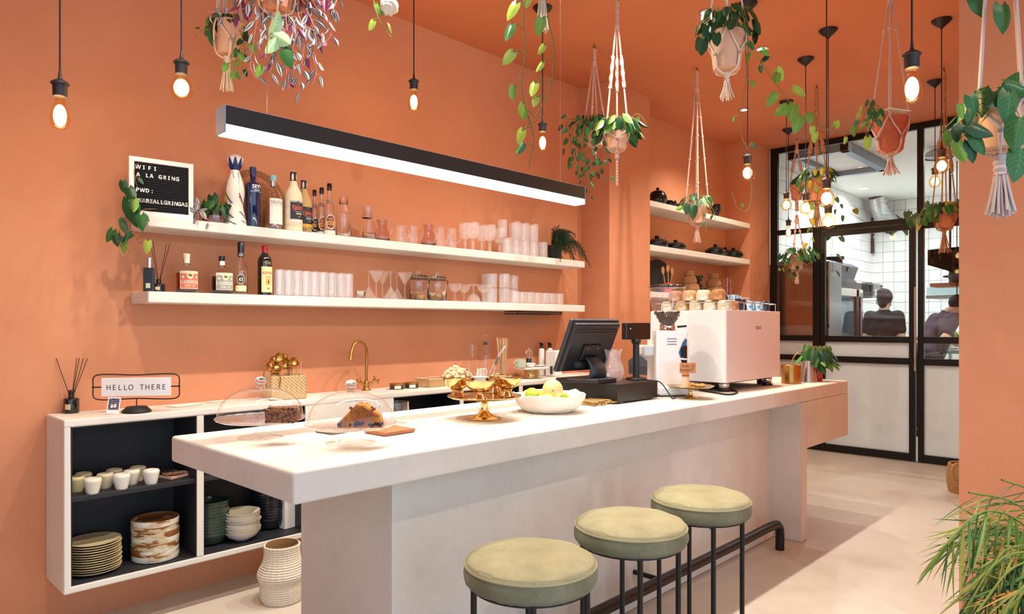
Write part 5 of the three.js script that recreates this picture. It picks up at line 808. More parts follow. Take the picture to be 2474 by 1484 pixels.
{ // bamboo stick mat
  const t = thing('bamboo_trivet', 'flat stack of short cut bamboo sticks between the bowl and the drawer', 'trivet', [2.775, 0.959, -2.087], -0.1), m = [std(0xb08a52, 0.7), std(0x8a6a3c, 0.7), std(0xc9a568, 0.7)];
  for (let j = 0; j < 3; j++) for (let i = 0; i < 13; i++) part(t, 'bamboo_stick', box(0.012, 0.0065, rnd(0.1, 0.14), 0.0016, 1), m[(i * 7 + j * 5) % 3], [-0.11 + i * 0.0175 + rnd(-0.003, 0.003), 0.0035 + j * 0.007, rnd(-0.02, 0.02)], [0, rnd(-0.16, 0.16) + (j % 2 ? 0.25 : 0), 0]);
}
{ // till
  const x0 = 2.808, x1 = 3.17, z0 = -2.4, z1 = -2.0, top = 0.098, t = thing('cash_drawer', 'flat black metal cash drawer under the till screen', 'cash drawer', [x0, BAR, z1]);
  part(t, 'case', box(x1 - x0, top - 0.006, z1 - z0, 0.004).translate((x1 - x0) / 2, top / 2 + 0.003, (z0 - z1) / 2), std(0x1b1d1d, 0.35));
  for (const [x, z] of [[0.03, -0.03], [0.33, -0.03], [0.03, -0.37], [0.33, -0.37]]) part(t, 'rubber_foot', cyl(0.012, 0.012, 0.007, 12), M.blackMatt, [x, 0, z]);
  const Y = BAR + top, s = thing('till_screen', 'black touch-screen till seen from behind, leaning back on its foot', 'till', [2.834, Y + 0.001, -2.2], -0.06);
  part(s, 'foot', [extrude(outline([[-0.13, -0.1], [0.13, -0.1], [0.13, -0.02], [0.07, 0.12], [-0.07, 0.12], [-0.13, -0.02]]), 0.014, 0.004).rotateX(-Math.PI / 2).rotateY(Math.PI).translate(0, 0.004, 0)], M.blackPlastic);
  part(s, 'neck', grid(12, 14, (u, v) => { const w = 0.05 + 0.025 * Math.pow(1 - v, 2), a = u * Math.PI * 2; return [w * Math.cos(a), 0.012 + 0.115 * v, 0.05 - 0.035 * v + 0.03 * Math.sin(v * 3.1) + 0.022 * Math.sin(a)]; }), M.blackPlastic);
  const H = 0.29, W = 0.37, lean = 0.42, panel = new THREE.Group(); panel.name = 'screen_head'; panel.position.set(0, 0.052, -0.06); panel.rotation.x = lean; s.add(panel);
  part(panel, 'bezel', box(W, H, 0.024, 0.009, 3).translate(0, H / 2, -0.012), std(0x30333a, 0.4));
  const back = new THREE.CylinderGeometry(0.5, 0.62, 0.03, 4, 1).rotateY(Math.PI / 4).rotateX(Math.PI / 2).scale(-0.4, 0.315, 1);
  part(panel, 'back_shell', [extrude(outline([[-0.165, 0.022], [0.165, 0.022], [0.165, H - 0.022], [-0.165, H - 0.022]]), 0.016, 0.009).translate(0, 0, -0.004), box(0.3, 0.004, 0.004).translate(0, H - 0.045, 0.022), box(0.3, 0.004, 0.004).translate(0, H - 0.06, 0.022)], std(0x1d2026, 0.38));
  part(panel, 'mount_plate', box(0.13, 0.085, 0.014, 0.004).translate(0, 0.12, 0.027), std(0x16181c, 0.4)); for (const x of [-0.04, 0.04]) part(panel, 'screw', cyl(0.004, 0.004, 0.003, 10).rotateX(Math.PI / 2), M.silver, [x, 0.145, 0.033]);
  part(panel, 'hinge', cyl(0.022, 0.022, 0.12, 20).rotateZ(Math.PI / 2).translate(0.06, 0.055, 0.03), M.blackPlastic); part(panel, 'hinge_knob', cyl(0.018, 0.016, 0.02, 16).rotateZ(Math.PI / 2), M.darkGrey, [-0.065, 0.055, 0.03]);
  for (const y of [0.06, 0.13, 0.23]) part(panel, 'screw', cyl(0.0045, 0.0045, 0.003, 10).rotateX(Math.PI / 2), M.blackMatt, [-0.158, y, 0.022]);
  part(panel, 'touch_glass', box(W - 0.03, H - 0.03, 0.002).translate(0, H / 2, -0.025), M.blackGloss);
  const d = thing('customer_display', 'small black customer display on a pole beside the till screen', 'display', [3.147, Y + 0.001, -2.12], -0.35), k = 0.0022;
  part(d, 'base_plate', [lathe([[0, 0], [0.055, 0], [0.055, 0.006], [0.03, 0.012], [0, 0.014]], 28)], M.blackPlastic); part(d, 'pole', cyl(8.5 * k, 7.8 * k, 0.205, 20), M.blackPlastic); part(d, 'collar', lathe([[0, 0.19], [10 * k, 0.19], [12 * k, 0.205], [12 * k, 0.217], [0, 0.217]], 20), M.blackPlastic);
  part(d, 'display_case', box(0.165, 0.09, 0.042, 0.007, 3).translate(0, 0.258, 0), M.blackGloss); part(d, 'small_lamp', ball(0.003, 8, 6), std(0xffffff, 0.4), [-0.052, 0.272, 0.0215]);
  const p = thing('receipt_printer', 'low grey receipt printer with a rounded lid behind the pole display', 'printer', [3.462, Y + 0.001, -2.28], 0.1);
  part(p, 'body', box(0.14, 0.062, 0.13, 0.01, 3).translate(0, 0.032, 0), M.darkGrey); part(p, 'lid', extrude(outline([[-0.065, 0], [0.065, 0], [0.062, 0.02], [0.03, 0.042], [-0.02, 0.05], [-0.062, 0.02]]), 0.13, 0.003).rotateY(Math.PI / 2).translate(-0.065, 0.062, 0), std(0x4a4d54, 0.4)); part(p, 'feed_slot', box(0.1, 0.005, 0.012), M.blackMatt, [0, 0.103, 0.02]);
  const v = thing('scalloped_vase', 'small cut glass vase with a scalloped lip on the cash drawer', 'vase', [2.958, 1.057, -2.134]), q = 0.0022;
  const vg = vessel(smooth([[15 * q, 0], [22 * q, 0.006], [26 * q, 24 * q], [24 * q, 36 * q], [18 * q, 48 * q], [17.5 * q, 56 * q], [20 * q, 70 * q], [21.5 * q, 74 * q]], 30), 0.0028, 0.01, 60), vp = vg.attributes.position;
  for (let i = 0; i < vp.count; i++) { const a = Math.atan2(vp.getZ(i), vp.getX(i)), y = vp.getY(i) / q; if (y > 55) { vp.setY(i, vp.getY(i) + (y - 55) / 19 * 2.2 * q * Math.sin(a * 6)); } else if (y > 4 && y < 34 && Math.hypot(vp.getX(i), vp.getZ(i)) > 19 * q) { const s = 1 + 0.035 * Math.sin(a * 9 + y * 0.25) * Math.sin(a * 9 - y * 0.25); vp.setX(i, vp.getX(i) * s); vp.setZ(i, vp.getZ(i) * s); } }
  vg.computeVertexNormals(); part(v, 'glass_body', vg, ribGlass);
  solo('power_cable', tube([[3.05, Y + 0.004, -2.1], [3.12, Y + 0.002, -2.03], [3.178, Y - 0.01, -1.992], [3.19, BAR + 0.05, -1.96], [3.2, BAR + 0.004, -1.93], [3.26, BAR + 0.004, -1.95], [3.3, BAR + 0.004, -1.99], [3.24, BAR + 0.004, -2.03], [3.3, BAR + 0.004, -2.09], [3.4, BAR + 0.004, -2.1]], 0.003, 70, 6), M.cordLamp, 'thin black cable hanging from the till over the drawer onto the bar', 'cable', [0, 0, 0]);
}
{ // coffee grinder
  const at = [3.378, 0.959, -2.048], k = 0.0023, t = thing('coffee_grinder', 'white coffee grinder with a clear cone hopper half full of beans', 'grinder', [at[0], BAR, at[2] - 0.02], -0.62);
  part(t, 'base', box(0.18, 0.05, 0.19, 0.012, 3).translate(0.005, 0.03, 0), M.enamel); part(t, 'rubber_mat', box(0.17, 0.006, 0.18, 0.002).translate(0.005, 0.003, 0), M.blackMatt);
  part(t, 'column', extrude(outline([[-0.085, 0.05], [0.07, 0.05], [0.062, 0.13], [0.03, 0.24], [0.055, 0.3], [0.082, 0.335], [0.08, 0.352], [-0.085, 0.352]]), 0.125, 0.009, 6).translate(0, 0, -0.062), M.enamel);
  part(t, 'motor_arm', box(0.085, 0.06, 0.085, 0.014, 3).translate(-0.115, 0.25, 0), M.enamel, [0, 0, 0], [0, 0, 0]);
  for (const y of [0.285, 0.3, 0.315]) part(t, 'vent_slot', box(0.055, 0.003, 0.002), M.blackMatt, [-0.005, y, 0.0725]);
  part(t, 'collar', lathe([[0, 0.35], [0.066, 0.35], [0.066, 0.36], [0.042, 0.364], [0.042, 0.384], [0.046, 0.386], [0.036, 0.4], [0, 0.4]], 32), M.chrome);
  part(t, 'adjusting_ring', [cyl(0.07, 0.07, 0.007, 32).translate(0, 0.353, 0), rod([0.05, 0.38, 0.02], [0.1, 0.385, 0.03], 0.006)], M.blackMatt);
  const hop = smooth([[0.036, 0.39], [0.052, 0.42], [0.083, 0.48], [0.096, 0.54], [0.097, 0.6]], 16);
  part(t, 'hopper', lathe(hop, 40), fineGlass);
  part(t, 'hopper_lid', lathe([[0, 0.622], [0.05, 0.618], [0.1, 0.61], [0.103, 0.603], [0.099, 0.598], [0, 0.6]], 40), M.blackGloss);
  const beans = [], bg = ball(0.006, 7, 5).scale(1.25, 0.7, 0.9); for (let i = 0; i < 420; i++) { const y = rnd(0.402, 0.464), R = 0.036 + (y - 0.39) * 0.6, a = rnd(0, 6.28), q = R * Math.sqrt(rnd(0.3, 1)) * 0.93; beans.push(put(bg.clone(), q * Math.cos(a), y, q * Math.sin(a), rnd(0, 3), rnd(0, 3), rnd(0, 3))); }
  part(t, 'coffee_beans', beans, phys(0x4a2a1a, 0.4)).userData.kind = 'stuff';
  part(t, 'dosing_fork', [rod([0.03, 0.2, -0.03], [0.11, 0.2, -0.03], 0.005), rod([0.03, 0.2, 0.03], [0.11, 0.2, 0.03], 0.005), rod([0.11, 0.2, -0.03], [0.11, 0.2, 0.03], 0.005)], M.chrome);
  const b = thing('blue_coffee_bag', 'glossy blue coffee bag with a striped edge behind the grinder', 'bag', [3.536, BAR, -2.09], -0.5);
  part(b, 'foil_bag', grid(20, 16, (u, v) => { const a = u * Math.PI * 2, c = Math.cos(a), s = Math.sin(a), w = 0.055 * (0.62 + 0.38 * v), d = 0.032 * (1 - 0.85 * Math.pow(v, 3)); return [w * Math.sign(c) * Math.pow(Math.abs(c), 0.5), 0.001 + 0.31 * v, d * Math.sign(s) * Math.pow(Math.abs(s), 0.6) + 0.002 * Math.sin(v * 30 + u * 20)]; }), phys(0x1f6ba8, 0.16, { clearcoat: 0.7 }));
  const st = []; for (let i = 0; i < 10; i++) st.push(box(0.018, 0.0055, 0.001).translate(0.042, 0.2 + i * 0.01, 0.031)); part(b, 'striped_label', st, M.paper); part(b, 'dark_panel', box(0.03, 0.2, 0.001).translate(0.02, 0.17, 0.0325), M.blackGloss);
}
{ // espresso machine
  const x0 = 3.715, x1 = 4.45, y0 = 1.015, y1 = 1.437, z0 = -2.4, z1 = -1.885, t = thing('espresso_machine', 'large white boxy espresso machine, its back panel towards the room', 'coffee machine', [x0, BAR, z1]), P = (g) => g.translate(-x0, -BAR, -z1);
  part(t, 'body', P(span(x0 + 0.004, x1 - 0.004, y0 + 0.02, y1 - 0.004, z0, z1 - 0.006, 0.004)), M.enamel);
  part(t, 'back_panel', P(span(x0, x1, y0, y1, z1 - 0.008, z1, 0.003)), phys(0xead9d4, 0.35, { clearcoat: 0.3 })); part(t, 'side_panel', P(span(x0, x0 + 0.006, y0, y1, z0 + 0.01, z1 - 0.008, 0.002)), M.enamel); part(t, 'side_panel', P(span(x1 - 0.006, x1, y0, y1, z0 + 0.01, z1 - 0.008, 0.002)), M.enamel);  // back panel tinted pink: shade and warm bounce put into its colour
  part(t, 'under_frame', P(span(x0 + 0.05, x1 - 0.05, y0 - 0.01, y0 + 0.022, z0 + 0.03, z1 - 0.04)), M.blackMatt);
  for (const [x, z] of [[x0 + 0.075, z1 - 0.055], [x1 - 0.075, z1 - 0.055], [x0 + 0.075, z0 + 0.07], [x1 - 0.075, z0 + 0.07]]) { const f = part(t, 'foot', lathe([[0, 0.016], [0.03, 0.016], [0.031, 0.06], [0, 0.06]], 28), M.chrome, [x - x0, 0, z - z1]); part(f, 'rubber_pad', lathe([[0, 0], [0.036, 0], [0.037, 0.01], [0.032, 0.017], [0, 0.017]], 28), M.blackGloss); }
  part(t, 'maker_emblem', new THREE.PlaneGeometry(0.09, 0.035), std(0xffffff, 0.5, { transparent: true, alphaTest: 0.3, map: canvasTex(256, 96, (x) => { x.clearRect(0, 0, 256, 96); x.fillStyle = '#3a3236'; for (let i = 0; i < 5; i++) for (let j = 0; j < 2; j++) { x.beginPath(); x.ellipse(34 + i * 46, 34 + j * 30, 17, 8, i % 2 ? 0.35 : -0.35, 0, 7); x.fill(); } x.clearRect(0, 45, 256, 5); }) }), [4.128 - 3.715, 1.333 - 0.959, 0.0015]);
  part(t, 'cup_rail', [tube([[0.03, 0.525, -0.5], [0.03, 0.525, -0.03], [0.045, 0.525, -0.015], [0.70, 0.525, -0.015], [0.715, 0.525, -0.03], [0.715, 0.525, -0.5]], 0.0035, 60, 7), ...[[0.03, -0.45], [0.03, -0.22], [0.035, -0.02], [0.25, -0.015], [0.48, -0.015], [0.71, -0.02], [0.715, -0.25]].map(([x, z]) => rod([x, 0.476, z], [x, 0.525, z], 0.003))], M.chrome);
  // cups on its warming tray
  const Y = y1 + 0.0005, cg = (r, h) => lathe([[0, h], [r * 0.7, h], [r * 0.86, h * 0.94], [r, h * 0.55], [r, h * 0.1], [r * 0.97, 0], [r * 0.9, 0], [r * 0.92, h * 0.5], [r * 0.78, h * 0.88], [0, h * 0.9]], 28), glaze = (a, b) => phys(0xffffff, 0.35, { map: dataTex(128, (u, v) => { const q = fbm(u, v, 8, 3, 51) + (v - 0.5) * 0.5; return q > 0.5 ? a : b; }) });
  const gl = [glaze([226, 212, 186], [196, 160, 112]), glaze([232, 226, 212], [214, 196, 166]), glaze([206, 158, 104], [178, 122, 74]), glaze([240, 236, 226], [222, 208, 182])], navy = phys(0x18233f, 0.15, { clearcoat: 0.6 }), sky = phys(0xffffff, 0.25, { map: dataTex(128, (u, v) => fbm(u, v, 12, 3, 61) > 0.52 ? [92, 146, 190] : [196, 214, 226]) });
  const cup = (x, y, z, r, h, m, label, group) => { const c = thing('stacked_cup', label, 'cup', [x, y, z], 0, group); part(c, 'cup_body', cg(r, h), m); };
  const G1 = 'upturned stoneware cups in the lower row on the coffee machine', G2 = 'upturned stoneware cups in the upper row on the coffee machine';
  [-2.32, -2.22, -2.125, -2.03, -1.94].forEach((z, i) => cup(x0 + 0.085, Y, z, 0.043, 0.058, gl[[1, 0, 1, 3, 1][i]], 'upturned pale stoneware cup in the lower row along the machine\u2019s side', G1));
  [-2.27, -2.175, -2.08, -1.985].forEach((z, i) => cup(x0 + 0.09, Y + 0.059, z, 0.044, 0.064, gl[[2, 0, 3, 2][i]], 'upturned stoneware cup in the upper row along the machine\u2019s side', G2));
  cup(x0 + 0.17, Y, -1.94, 0.042, 0.056, gl[2], 'upturned tan cup on the machine\u2019s front corner'); cup(x0 + 0.255, Y, -1.94, 0.026, 0.04, navy, 'tiny dark cup standing beside the tan cup'); cup(x0 + 0.255, Y + 0.041, -1.94, 0.02, 0.032, navy, 'tiny dark cup stacked on another tiny dark cup, left one'); cup(x0 + 0.315, Y, -1.94, 0.026, 0.04, navy, 'tiny dark cup right of the other tiny cup'); cup(x0 + 0.315, Y + 0.041, -1.94, 0.02, 0.03, navy, 'tiny dark cup stacked on another tiny dark cup, right one');
  for (const [x, z, l] of [[x0 + 0.2, -2.12, 'navy glazed jar with a collar, left of the pair on the machine'], [x0 + 0.27, -2.06, 'navy glazed jar with a collar, right of the pair on the machine']]) { const j = thing('navy_jar', l, 'jar', [x, Y, z]); part(j, 'jar_body', lathe([[0, 0], [0.036, 0], [0.044, 0.03], [0.044, 0.08], [0.034, 0.105], [0.028, 0.112], [0.031, 0.12], [0.026, 0.122], [0, 0.115]], 28), navy); }
  const beaker = (x, y, z, h, l) => { const b = thing('blue_beaker', l, 'cup', [x, y, z], 0); part(b, 'cup_body', vessel([[0.03, 0], [0.033, 0.004], [0.038, h]].map(([r, q]) => [0.068 - r, q]), 0.0025, 0.003, 24), sky); };
  beaker(x0 + 0.36, Y, -2.06, 0.1, 'sky-blue patterned beaker at the back, next to the navy jars'); beaker(x0 + 0.44, Y, -2.06, 0.105, 'sky-blue patterned beaker at the back, middle of three'); beaker(x0 + 0.52, Y, -2.08, 0.1, 'sky-blue patterned beaker at the back, farthest from the jars');
  beaker(x0 + 0.43, Y, -1.945, 0.062, 'low pale blue beaker behind the chrome rail, left of two'); beaker(x0 + 0.545, Y, -1.945, 0.06, 'low pale blue beaker behind the chrome rail, right of two'); cup(x0 + 0.65, Y, -1.95, 0.03, 0.066, navy, 'dark cup at the far corner of the machine top');
}
{ // little sign on a gold stand
  const at = [3.318, 0.959, -1.891], k = 0.0022, t = thing('gold_plate_stand', 'small footed gold plate with pastries in front of the grinder', 'stand', at), H = 27 * k;
  part(t, 'foot', lathe([...smooth([[21 * k, 0.001], [19 * k, 0.004], [7 * k, 0.014], [5 * k, H * 0.55], [8 * k, H * 0.96]], 16), [0, H * 0.96]], 32), M.paleGold); part(t, 'plate', lathe([[0, H * 0.95], [48 * k, H * 0.97], [56 * k, H + 0.005], [57 * k, H + 0.008], [55 * k, H + 0.008], [47 * k, H + 0.001], [0, H]], 48), M.paleGold);
  for (const [x, z, r] of [[0.055, 0.01, 0.2], [0.075, -0.03, 1.2], [0.03, 0.045, 2.4], [0.085, 0.025, 0.7]]) solo('pastry', roughen(ball(0.02, 14, 10).scale(1.2, 0.3, 0.7), 0.002, 200), std(0xc98f4a, 0.8), ['flat golden pastry on the gold plate nearest the little sign', 'flat golden pastry at the far rim of the gold plate', 'flat golden pastry at the near rim of the gold plate', 'flat golden pastry at the right rim of the gold plate'][Math.round(r * 10) === 2 ? 0 : Math.round(r * 10) === 12 ? 1 : Math.round(r * 10) === 24 ? 2 : 3], 'pastry', [at[0] + x, BAR + H + 0.0075, at[2] + z], r);
  const c = thing('card_holder', 'little pale pot with a cork holding a handwritten brown card', 'sign', [at[0] - 0.03, BAR + H + 0.001, at[2] - 0.012], -0.62);
  part(c, 'pot', lathe([[0, 0], [10.5 * k, 0], [11.5 * k, 0.004], [8 * k, 26 * k], [0, 26 * k]], 24), M.palePot); part(c, 'cork', lathe([[0, 26 * k], [8.5 * k, 26 * k], [9 * k, 30 * k], [7 * k, 34 * k], [0, 35 * k]], 20), std(0xa8673a, 0.8));
  part(c, 'card', box(42 * k, 25 * k, 0.0012).translate(6 * k, 46 * k, 0), std(0xc98e5e, 0.85)); part(c, 'handwriting', new THREE.PlaneGeometry(41 * k, 24 * k), std(0xffffff, 0.9, { transparent: true, alphaTest: 0.3, map: canvasTex(256, 150, (x) => { x.clearRect(0, 0, 256, 150); words(x, 'Pi de', 50, 84, 46, '#2e1c14', 'serif', 'italic'); words(x, 'Pastèque', 46, 92, 104, '#2e1c14', 'serif', 'italic'); x.strokeStyle = '#2e1c14'; x.lineWidth = 4; x.beginPath(); x.ellipse(208, 54, 24, 30, 0.2, 0, 6.3); x.moveTo(200, 84); x.lineTo(212, 122); x.moveTo(196, 60); x.lineTo(222, 46); x.stroke(); }) }), [6 * k, 46 * k, 0.0011]);
}
{ // metal tin, watering can, plant
  const k = 0.0028, t = thing('copper_tin', 'round coppery metal tin beside the espresso machine', 'tin', [4.638, 0.959, -1.89]); part(t, 'body', lathe([[0, 0], [22 * k, 0], [22.5 * k, 0.004], [22 * k, 0.008], [22 * k, 34 * k], [22.6 * k, 35 * k], [22.6 * k, 43 * k], [21 * k, 44.5 * k], [0, 44.5 * k]], 40), M.brass); part(t, 'bead', [0.1, 0.8].map((q) => new THREE.TorusGeometry(22.3 * k, 0.0012, 6, 40).rotateX(Math.PI / 2).translate(0, 44 * k * q, 0)), M.brass);
  const c = thing('watering_can', 'small metal watering can with a big thin ring handle', 'watering can', [4.822, 0.959, -1.846], -0.5), q = 0.0028;
  part(c, 'body', lathe([[0, 0], [20 * q, 0], [20.5 * q, 0.004], [11.5 * q, 48 * q], [12.5 * q, 52 * q], [11 * q, 52 * q], [10.5 * q, 48 * q], [0, 44 * q]], 36), M.silver); part(c, 'spout', tube([[17 * q, 12 * q, 0], [28 * q, 24 * q, 0], [34 * q, 46 * q, 0]], 2.4 * q, 20, 10), M.silver); part(c, 'ring_handle', new THREE.TorusGeometry(30 * q, 0.0035, 8, 40).translate(-18 * q, 44 * q, 0), M.paleGold);
  const p = thing('potted_plant', 'bushy green plant in a stepped red pot at the bar\u2019s far end', 'plant', [4.941, 0.959, -1.823]), w = 0.0029;
  part(p, 'pot', lathe([[0, 0], [9.5 * w, 0], [9 * w, 20 * w], [10 * w, 26 * w], [16 * w, 30 * w], [16.5 * w, 57 * w], [15 * w, 57 * w], [14 * w, 50 * w], [0, 50 * w]], 32), M.red); tuft(p, 57 * w, 15 * w, { n: 40, size: 0.085, mats: [GREEN.mid, GREEN.light, GREEN.deep, leafM('#58a048', '#a6cf7c')], reach: 2.6, rise: 0.1, fall: 0.035 });
  const r = thing('red_tumbler', 'dark red glass standing under the espresso machine', 'glass', [4.439, 0.959, -2.001]); part(r, 'glass_body', vessel([[0.03, 0], [0.034, 0.004], [0.036, 0.045]], 0.003, 0.005), phys(0x5a1410, 0.15));
  solo('black_hose', tube([[3.709, 0.959, -2.054], [3.646, 0.959, -1.94], [3.582, 0.959, -1.806], [3.791, 0.959, -1.861], [3.9, BAR + 0.004, -2.05], [3.8, BAR + 0.004, -2.2]].map(([x, y, z]) => [x, BAR + 0.0055, z]), 0.005, 50, 7), M.cordLamp, 'black hose curling on the bar under the espresso machine', 'hose', [0, 0, 0]);
}
// ---------------------------------------------------------------- on and in the floating cabinet
const CAB = 0.956, SHELF = 0.6255, FLOOR2 = 0.262;
diffuser('tall black reed diffuser on the cabinet top at the far left', [[0.85, 0.955, -3.581][0], CAB, [0.85, 0.955, -3.581][2]], 0.0019, 1.07 * 0.0019, [[-32, 121, 3], [10, 120, -5], [20, 121, 4], [26, 120, -3], [37, 119, 2]], -0.7);
{
  const at = [1.064, 0.955, -3.402], k = 0.0019, t = thing('hello_sign', 'small white HELLO THERE sign in a black wire frame on a round foot', 'sign', [at[0], CAB, at[2]], -0.63), x = 95 * k, y0 = 32 * k, y1 = 88 * k, r = 0.012;
  part(t, 'foot', lathe([[0, 0], [32 * k, 0], [32 * k, 3 * k], [22 * k, 13 * k], [0, 14 * k]], 36), M.blackMatt); part(t, 'stem', rod([0, 12 * k, 0], [0, y0, 0], 0.0024), M.blackMatt);
  part(t, 'wire_frame', tube([[0, y0, 0], [-x + r, y0, 0], [-x, y0 + r, 0], [-x, (y0 + y1) / 2, 0], [-x, y1 - r, 0], [-x + r, y1, 0], [0, y1, 0], [x - r, y1, 0], [x, y1 - r, 0], [x, (y0 + y1) / 2, 0], [x, y0 + r, 0], [x - r, y0, 0]], 0.0028, 110, 8, true), M.blackMatt);
  part(t, 'pivot', [rod([-x - 0.006, 60 * k, 0], [-76 * k, 60 * k, 0], 0.003), rod([x + 0.006, 60 * k, 0], [76 * k, 60 * k, 0], 0.003)], M.blackMatt);
  part(t, 'sign_panel', box(154 * k, 44 * k, 0.006, 0.001).translate(0, 60 * k, 0), M.enamel);
  part(t, 'printed_words', new THREE.PlaneGeometry(150 * k, 40 * k), std(0xffffff, 0.8, { transparent: true, alphaTest: 0.35, map: canvasTex(768, 205, (c) => { c.clearRect(0, 0, 768, 205); const s = 'HELLO THERE'; [...s].forEach((ch, i) => words(c, ch, 88, 72 + i * 62.5, 108, '#23242a', 'sans-serif', '')); }) }), [0, 60 * k, 0.0036]);
  const p = thing('small_photo', 'small white bordered instant photo leaning against the hello sign', 'photo', [0.965, 0.955, -3.4], -0.63), q = 0.0018, ph = part(p, 'print', box(29 * q, 41 * q, 0.001).translate(0, 20.5 * q, 0), M.enamel, [0, 0.001, 0], [-0.22, 0, -0.05]);
  part(ph, 'picture', new THREE.PlaneGeometry(24 * q, 28 * q), print(canvasTex(96, 112, (c) => { c.fillStyle = '#3a3448'; c.fillRect(0, 0, 96, 112); for (let i = 0; i < 160; i++) { c.fillStyle = ['#8b7f96', '#1e1a2a', '#5b4e6a', '#c9c2d0'][i % 4]; c.fillRect((i * 37) % 96, (i * 53) % 112, 7, 6); } c.fillStyle = '#ece6e8'; c.beginPath(); c.ellipse(34, 76, 12, 18, 0, 0, 7); c.ellipse(62, 72, 12, 20, 0, 0, 7); c.fill(); })), [0, 24 * q, 0.0008]);
  for (const [i, [px, py, w, d, a]] of [[[1.314, 0.955, -3.515], 0, 0.15, 0.09, 0.3], [[1.501, 0.955, -3.641], 0, 0.1, 0.07, 0.1]].entries()) solo('paper_sheet', box(w, 0.0012, d), M.paper, ['cream sheet of paper lying flat right of the hello sign', 'second paper sheet lying behind the first domed cake stand'][i], 'paper', [px[0], CAB + 0.001, Math.max(px[2], -3.57)], a);
}
{ // woven box of gold ladles
  const k = 0.0021, t = thing('woven_box', 'pale woven straw box holding gold ladles behind the left glass dome', 'basket', [1.814, CAB, -3.46], -0.15), w = 0.19, h = 0.125, d = 0.13, wv = std(0xffffff, 0.9, { map: canvasTex(256, 128, (c) => { c.fillStyle = '#d9bb8c'; c.fillRect(0, 0, 256, 128); for (let j = 0; j < 16; j++) for (let i = 0; i < 32; i++) { c.fillStyle = (i + j) % 2 ? '#efd9b2' : '#c29d68'; c.fillRect(i * 8 + 1, j * 8 + 1, 6, 6); } }) });
  const weave = []; for (let j = 0; j < 14; j++) for (let i = 0; i < 18; i++) if ((i + j) % 2) weave.push(box(0.0105, 0.0085, 0.003, 0.001, 1).translate(-w / 2 + 0.0055 + i * 0.0105, 0.006 + j * 0.0088, d / 2 + 0.001));
  part(t, 'sides', [box(w, h, 0.006).translate(0, h / 2, d / 2 - 0.003), box(w, h, 0.006).translate(0, h / 2, -d / 2 + 0.003), box(0.006, h, d).translate(-w / 2 + 0.003, h / 2, 0), box(0.006, h, d).translate(w / 2 - 0.003, h / 2, 0), box(w, 0.005, d).translate(0, 0.0026, 0)], wv); part(t, 'front_weave', weave, M.straw);
  const straws = []; for (let i = 0; i < 46; i++) { const x = rnd(-0.08, 0.085), z = rnd(-0.05, 0.05); straws.push(rod([x, 0.03, z], [x + rnd(-0.015, 0.02), h + rnd(0.01, 0.04), z + rnd(-0.01, 0.01)], 0.0013, 4)); } straws.push(rod([0.07, 0.05, 0], [0.092, 0.195, 0], 0.0017, 5), rod([0.055, 0.05, 0.01], [0.068, 0.175, 0.01], 0.0017, 5));
  part(t, 'straw_filling', straws, M.straw).userData.kind = 'stuff';
  const bowl = lathe([...smooth([[0.002, -0.014], [0.018, -0.009], [0.026, 0.002], [0.028, 0.012]], 10), ...smooth([[0.0268, 0.012], [0.0245, 0.003], [0.016, -0.007], [0.001, -0.012]], 10)], 24), spots = [[676, 866, 0.02], [650, 888, 0.0], [668, 895, 0.03], [696, 882, 0.03], [709, 876, -0.01], [664, 876, -0.03], [688, 872, -0.03]];
  let first; const b = t.position;
  for (const [i, P] of [[1.781, 1.172, -3.45], [1.715, 1.127, -3.44], [1.747, 1.111, -3.42], [1.817, 1.136, -3.43], [1.87, 1.146, -3.47], [1.769, 1.153, -3.5], [1.835, 1.164, -3.5]].entries()) {
    const o = first ? copy(first, P, i * 1.7) : thing('gold_ladle', 'gold ladle standing bowl-up in the woven box', 'ladle', P, 0, 'gold ladles in the woven box');
    if (!first) { part(o, 'ladle_bowl', bowl, M.brass, [0, 0, 0], [1.15, 0, 0.3]); part(o, 'handle', tube([[0, -0.006, -0.02], [0, -0.03, -0.03], [0, -0.12, -0.01]], 0.003, 12, 6), M.brass); first = o; }
  }
}
{ // tap
  const t = thing('kitchen_tap', 'brass swan-neck tap with two cross handles on the back counter', 'tap', [2.378, CAB, -3.53]), b = t.position, L = (p) => V(p).sub(b);
  part(t, 'spout', tube([[2.378, 0.972, -3.53], [2.378, 1.089, -3.53], [2.381, 1.164, -3.53], [2.371, 1.209, -3.525], [2.341, 1.242, -3.515], [2.3, 1.251, -3.5], [2.262, 1.234, -3.485], [2.241, 1.199, -3.475], [2.226, 1.152, -3.465]].map(L), 0.0085, 60, 14), M.brass); part(t, 'nozzle', rod(L([2.23, 1.166, -3.467]).toArray(), L([2.222, 1.142, -3.462]).toArray(), 0.0105, 14), M.brass);
  part(t, 'base', lathe([[0, -0.001], [0.026, 0], [0.027, 0.006], [0.018, 0.014], [0.015, 0.05], [0.012, 0.058], [0, 0.06]], 28), M.brass);
  for (const s of [-1, 1]) { const hd = part(t, 'handle', [rod([0, 0.02, 0], [s * 0.055, 0.055, 0.01], 0.0085, 12), ...[0, Math.PI / 2].map((a) => rod([s * 0.062 + 0.028 * Math.cos(a) * 0.6, 0.06 + 0.028 * Math.cos(a) * -s * 0.8, 0.012 + 0.028 * Math.sin(a)], [s * 0.062 - 0.028 * Math.cos(a) * 0.6, 0.06 - 0.028 * Math.cos(a) * -s * 0.8, 0.012 - 0.028 * Math.sin(a)], 0.0048, 8)), ball(0.012, 12, 8).translate(s * 0.062, 0.06, 0.012)], M.brass); hd.userData.label = 'cross handle'; }
}
